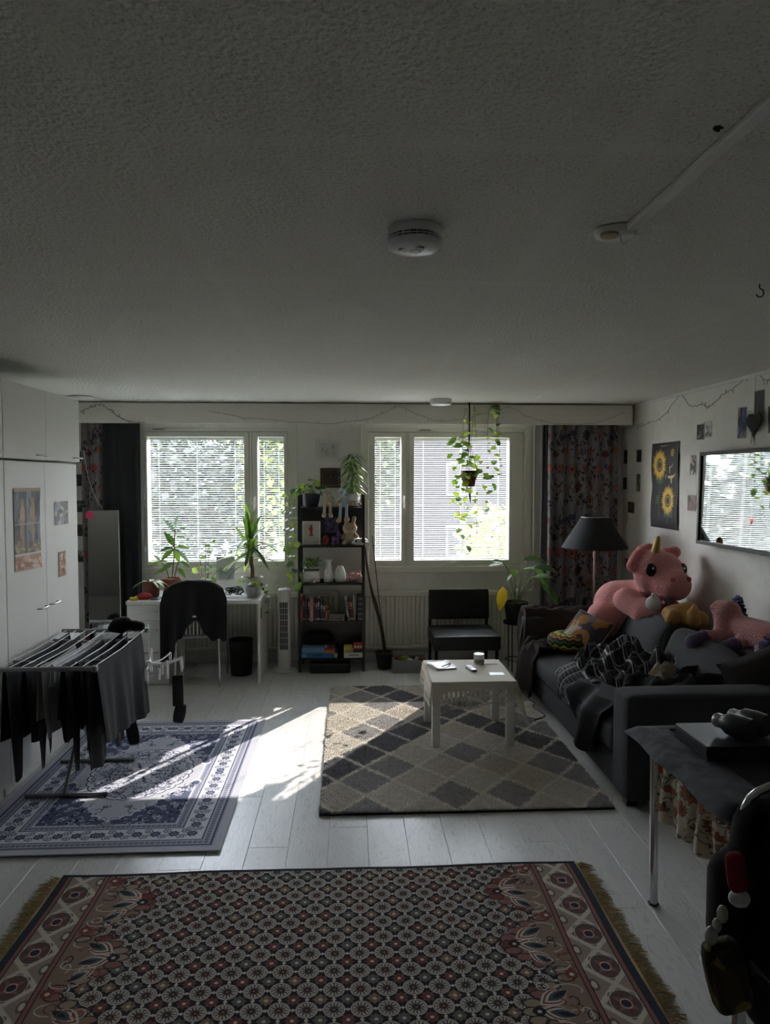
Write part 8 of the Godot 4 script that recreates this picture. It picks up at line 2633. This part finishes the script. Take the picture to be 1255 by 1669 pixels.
	# string lights
	garland("wire_garland", "thin wire light garland swagged along the top of the right wall", [V(2.7, 2.30, -6.55), V(2.7, 2.29, -6.40), V(2.7, 2.33, -6.0), V(2.7, 2.47, -5.69), V(2.7, 2.37, -5.5), V(2.7, 2.36, -5.3), V(2.7, 2.33, -5.21), V(2.7, 2.40, -5.03), V(2.7, 2.43, -4.86), V(2.7, 2.49, -4.70), V(2.7, 2.49, -4.6), V(2.7, 2.44, -4.5), V(2.7, 2.42, -4.42)], M.wire_grey, Vector3(0, 1, 0.4))
	garland("dark_garland", "dark wire draped at the left end of the curtain pelmet", [V(-2.45, 2.41, -6.593), V(-2.34, 2.45, -6.593), V(-2.27, 2.475, -6.593), V(-2.18, 2.42, -6.593), V(-2.1, 2.36, -6.593), V(-2.0, 2.315, -6.593), V(-1.88, 2.31, -6.593)], M.black_plastic, Vector3(0, 1, 0))
	garland("pale_garland", "pale wire garland along the middle of the curtain pelmet", [V(-1.3, 2.42, -6.594), V(-0.9, 2.35, -6.594), V(-0.2, 2.31, -6.594), V(0.2, 2.36, -6.594), V(0.45, 2.46, -6.594), V(0.66, 2.38, -6.594), V(0.9, 2.33, -6.594), V(1.25, 2.40, -6.594), V(1.5, 2.46, -6.594), V(1.72, 2.36, -6.594), V(2.0, 2.31, -6.594), V(2.35, 2.33, -6.594), V(2.6, 2.42, -6.594)], M.wire_pale, Vector3(0, 1, 0))
	# prints taped to the wardrobe doors
	var wx := -1.8975
	var pa := Art.new(132, 194, c8(60, 66, 76))
	for k in 60:
		pa.oval(rng.randf() * 132, rng.randf() * 150, rv(3, 14), rv(8, 30), rv(-0.4, 0.4), pick([c8(70, 76, 86), c8(96, 102, 112), c8(46, 50, 58), c8(128, 130, 134), c8(82, 78, 74)]))
	for q in [[40.0, 1.0], [92.0, 0.9]]:
		for e in [[0.0, 28.0, 8.0, 10.0], [0.0, 58.0, 12.0, 26.0], [-3.0, 92.0, 10.0, 24.0], [2.0, 124.0, 6.0, 26.0]]:
			pa.oval(q[0] + e[0], e[1] * q[1] + 6, e[2], e[3], 0.05, pick([c8(176, 140, 104), c8(164, 128, 96), c8(188, 156, 122)]))
	for k in 22:
		pa.oval(rng.randf() * 132, rv(128, 152), rv(5, 14), rv(3, 8), 0.2, pick([c8(140, 112, 70), c8(90, 84, 60), c8(170, 150, 110)]))
	pa.rect(64, 8, 3, 150, c8(190, 190, 188))
	pa.rect(2, 84, 128, 2, c8(180, 180, 178))
	pa.rect(0, 0, 132, 8, c8(178, 146, 116))
	pa.rect(0, 154, 132, 5, c8(214, 206, 196))
	pa.rect(0, 159, 132, 35, c8(178, 132, 98))
	for k in 14:
		pa.oval(rng.randf() * 132, rv(164, 192), rv(8, 22), rv(3, 8), 0.1, pick([c8(150, 98, 62), c8(200, 164, 136), c8(212, 186, 164)]))
	mat("painting_print", Color(1, 1, 1), 0.55, {"tex": pa.texture()})
	var wp := MB.new()
	wp.grid(8, 12, func(u: float, v: float) -> Vector3: return V(wx + 0.0015 + 0.007 * pow(absf(v - 0.5) * 2.0, 3.0) * u, lerpf(1.738, 1.262 - 0.01 * u, v), lerpf(-4.085, -4.418, u)))
	single("painting_poster", wp, M.painting_print, "large torn-edged reproduction of pale figures on the wardrobe", "poster")
	mat("grey_print", Color(1, 1, 1), 0.5, {"tex": art_print(40, 32, [c8(150, 150, 156), c8(60, 58, 60), c8(200, 200, 204), c8(110, 90, 70), c8(120, 116, 122)], 26)})
	single("photo", MB.new().box(V(0, 0, 0), V(0.0016, 0.152, 0.215)), M.grey_print, "grey streaky print on the far wardrobe door", "photo", "small prints on the wardrobe", V(wx, 1.568, -4.746))
	mat("tan_print", Color(1, 1, 1), 0.6, {"tex": art_print(24, 36, [c8(168, 122, 72), c8(190, 160, 116), c8(96, 76, 54), c8(206, 190, 164)], 14, c8(150, 104, 62), 2)})
	single("photo", MB.new().box(V(0, 0, 0), V(0.0016, 0.162, 0.11)), M.tan_print, "small tan print below the grey one on the wardrobe", "photo", "small prints on the wardrobe", V(wx, 1.232, -4.742))


func garland(called: String, label: String, pts: Array, m: Material, up: Vector3) -> void:
	var g := thing(called, label, "string lights", V(0, 0, 0))
	var c := curve(pts, 6)
	for k in range(1, c.size() - 1):
		c[k] += V(0, rv(-0.008, 0.008), rv(-0.004, 0.004) if up.z > 0.0 else 0.0)
	part("wire", MB.new().tube(c, 0.0022, 5), m, g)
	for k in range(2, c.size() - 1, 3):
		var d: Vector3 = (c[k + 1] - c[k]).normalized() if k % 2 else Vector3.ZERO
		part("tiny_bulb", MB.new().tube([c[k], c[k] + V(0, rv(-0.035, 0.03), 0) + d * 0.02], [0.0016, 0.0026], 4), m, g)


func build_ceiling_things() -> void:
	# smoke alarm
	var s := thing("smoke_alarm", "round white smoke alarm in the middle of the ceiling", "smoke alarm", V(0.185, H, -2.03))
	part("mount", MB.new().lathe([Vector2(0.074, 0.0), Vector2(0.0755, -0.004), Vector2(0.0755, -0.026), Vector2(0.072, -0.027)], 48), M.white_plastic, s)
	part("vent_gap", MB.new().lathe([Vector2(0.070, -0.024), Vector2(0.070, -0.042)], 48), M.black_plastic, s)
	part("vent_ring", MB.new().lathe([Vector2(0.07, -0.0315), Vector2(0.0765, -0.0315), Vector2(0.0765, -0.0345), Vector2(0.07, -0.0345)], 48), M.white_plastic, s)
	for k in 24:
		var t := TAU * k / 24
		part("fin", MB.new().box(V(cos(t) * 0.073, -0.033, sin(t) * 0.073), V(0.006, 0.014, 0.002), 0.0, Basis(Vector3.UP, -t)), M.white_plastic, s)
	var cv := part("cover", MB.new().lathe([Vector2(0.072, -0.039), Vector2(0.0765, -0.039), Vector2(0.0765, -0.049), Vector2(0.070, -0.056), Vector2(0.066, -0.059), Vector2(0.03, -0.066), Vector2(0, -0.067)], 48), M.white_plastic, s)
	for k in 5:
		part("speaker_slot", MB.new().box(V(-0.043 + k * 0.006, -0.0625, 0.018 + k * 0.001), V(0.0028, 0.004, 0.016), 0.0, Basis(Vector3.UP, 0.35)), M.black_plastic, cv)
	part("test_button", MB.new().lathe([Vector2(0, -0.0685), Vector2(0.011, -0.0675), Vector2(0.011, -0.064)], 18, V(0.014, 0, 0.034)), M.grey_plastic, cv)
	part("logo_ring", MB.new().lathe([Vector2(0.012, -0.0662), Vector2(0.014, -0.0669), Vector2(0.0155, -0.0658)], 24, V(0.003, -0.0006, 0.008)), M.grey_plastic, cv)
	# cable duct and the lamp outlet plate with its hook
	var d := thing("cable_duct", "white cable duct running over the ceiling to the lamp outlet", "cable duct", V(0.785, H, -1.2))
	part("channel", MB.new().span(V(-0.016, -0.017, -0.76), V(0.016, 0.0, 1.6), 0.004), M.white_paint, d)
	part("cover_strip", MB.new().span(V(-0.0135, -0.0185, -0.76), V(0.0135, -0.0165, 1.6), 0.001), M.white_paint, d)
	var o := thing("lamp_outlet", "oval white ceiling plate with a lamp hook", "outlet", V(0.757, H, -2.01))
	var pl := MB.new()
	pl.lathe([Vector2(0.056, 0.0), Vector2(0.06, -0.004), Vector2(0.058, -0.013), Vector2(0.05, -0.019), Vector2(0.0, -0.02)], 36)
	part("plate", pl, M.white_paint, o)
	mat("ivory", c8(196, 176, 140), 0.4)
	part("socket", MB.new().lathe([Vector2(0.026, -0.018), Vector2(0.026, -0.026), Vector2(0.02, -0.028), Vector2(0, -0.028)], 20, V(-0.022, 0, 0.018)), M.ivory, o)
	part("hook", MB.new().tube(curve([V(0.012, -0.018, 0.015), V(0.012, -0.032, 0.015), V(0.017, -0.043, 0.015), V(0.026, -0.04, 0.015), V(0.028, -0.03, 0.015)], 4), 0.0035, 8), M.white_paint, o)
	# flat ceiling lamps
	var lp := thing("ceiling_puck", "flat white round ceiling lamp just before the pelmet", "ceiling lamp", V(0.815, H, -6.30))
	part("housing", MB.new().lathe([Vector2(0.094, 0), Vector2(0.096, -0.004), Vector2(0.096, -0.04), Vector2(0.09, -0.048)], 40), M.white_plastic, lp)
	part("diffuser", MB.new().lathe([Vector2(0.09, -0.048), Vector2(0.05, -0.054), Vector2(0, -0.055)], 40), M.white_plastic, lp)
	var ds := thing("ceiling_disc", "shallow white disc on the ceiling above the wardrobe end", "ceiling lamp", V(-2.30, H, -6.2))
	part("dish", MB.new().lathe([Vector2(0.09, 0), Vector2(0.11, -0.01), Vector2(0.1, -0.024), Vector2(0.03, -0.036), Vector2(0, -0.037)], 32), M.white_plastic, ds)
	# little brown moth and a bare hook
	mat("moth_brown", c8(70, 42, 32), 0.8)
	var mo := thing("moth", "small brown moth resting on the ceiling near the duct", "insect", V(0.742, H, -1.425), 0.5)
	part("body", MB.new().ball(V(0, -0.004, 0), V(0.012, 0.004, 0.004), 8), M.moth_brown, mo)
	part("wing", MB.new().extrude(PackedVector2Array([Vector2(-0.012, 0.002), Vector2(0.008, 0.003), Vector2(0.012, 0.009), Vector2(-0.006, 0.012)]), 0.001, Transform3D(Basis(Vector3.RIGHT, PI * 0.5), V(0, -0.002, 0))), M.moth_brown, mo)
	single("ceiling_hook", MB.new().tube(curve([V(0, 0, 0), V(0, -0.014, 0), V(0.014, -0.024, 0.0), V(0.012, -0.042, 0), V(-0.004, -0.046, 0), V(-0.013, -0.036, 0)], 4), 0.0022, 6), M.black_metal, "small bare black hook in the ceiling at the right", "hook", "", V(1.494, H, -2.535))
	# dark leaf tips that reach into the picture from a plant hung at the right
	var hpn := thing("hanging_fern", "dark leaf tips of a hanging plant at the right picture edge", "plant", V(1.48, H - 0.42, -1.9))
	pot(hpn, 0.06, 0.08, 0.12, M.pot_black)
	part("hanger", MB.new().tube([V(0.0, 0.1, 0), V(0, 0.42, 0)], 0.003, 5), M.macrame_black, hpn)
	for k in 16:
		var t := k * 2.4
		put_leaf(hpn, T.broad[k % 3], M.leaf_dark, V(0, 0.12, 0), V(cos(t), 0.8 + 0.3 * sin(k * 1.3), sin(t)), Vector3.UP, rv(0.12, 0.17))
	# cables on the floor by the sofa foot
	var cb := MB.new()
	cb.tube(curve([V(1.46, 0.006, -6.3), V(1.42, 0.006, -6.05), V(1.47, 0.006, -5.85), V(1.40, 0.006, -5.7), V(1.47, 0.006, -5.5), V(1.42, 0.02, -5.35), V(1.46, 0.02, -5.15), V(1.36, 0.024, -5.05)], 6), 0.0045, 6)
	cb.tube(curve([V(1.44, 0.006, -6.2), V(1.5, 0.03, -6.05), V(1.52, 0.04, -5.95), V(1.47, 0.02, -5.85)], 5), 0.004, 6)
	single("floor_cable", cb, M.black_plastic, "black cable winding over the floor beside the sofa", "cable")
	single("cable_adapter", puff(MB.new(), V(0, 0.016, 0), V(0.06, 0.032, 0.045), 0.012, V(0, 0.004, 0)), M.black_plastic, "small black adapter on the floor by the brown blanket", "adapter", "", V(1.40, 0.0, -5.9))
	single("door_mat", MB.new().slab(6, 6, func(u: float, v: float) -> Vector3: return V(lerpf(-1.95, -1.50, u), 0.006, lerpf(-2.9, -3.12 + 0.1 * u, v)), 0.005), M.cloth_black, "corner of a black mat at the left picture edge", "mat")


func build_all() -> void:
	make_object_materials()
	build_wardrobes()
	build_curtains()
	build_radiators()
	build_rugs()
	build_desk()
	build_desk_chair()
	build_bookshelf()
	build_sofa()
	build_lounge_chair()
	build_coffee_table()
	build_fan()
	build_lamp()
	make_plant_materials()
	build_hanging_plant()
	build_stand_plant()
	build_stick_plant()
	build_desk_plants()
	build_shelf_plants()
	make_toy_materials()
	build_toys()
	build_shelf_things()
	build_desk_things()
	build_rack()
	build_sofa_things()
	build_dining()
	build_wall_things()
	build_ceiling_things()
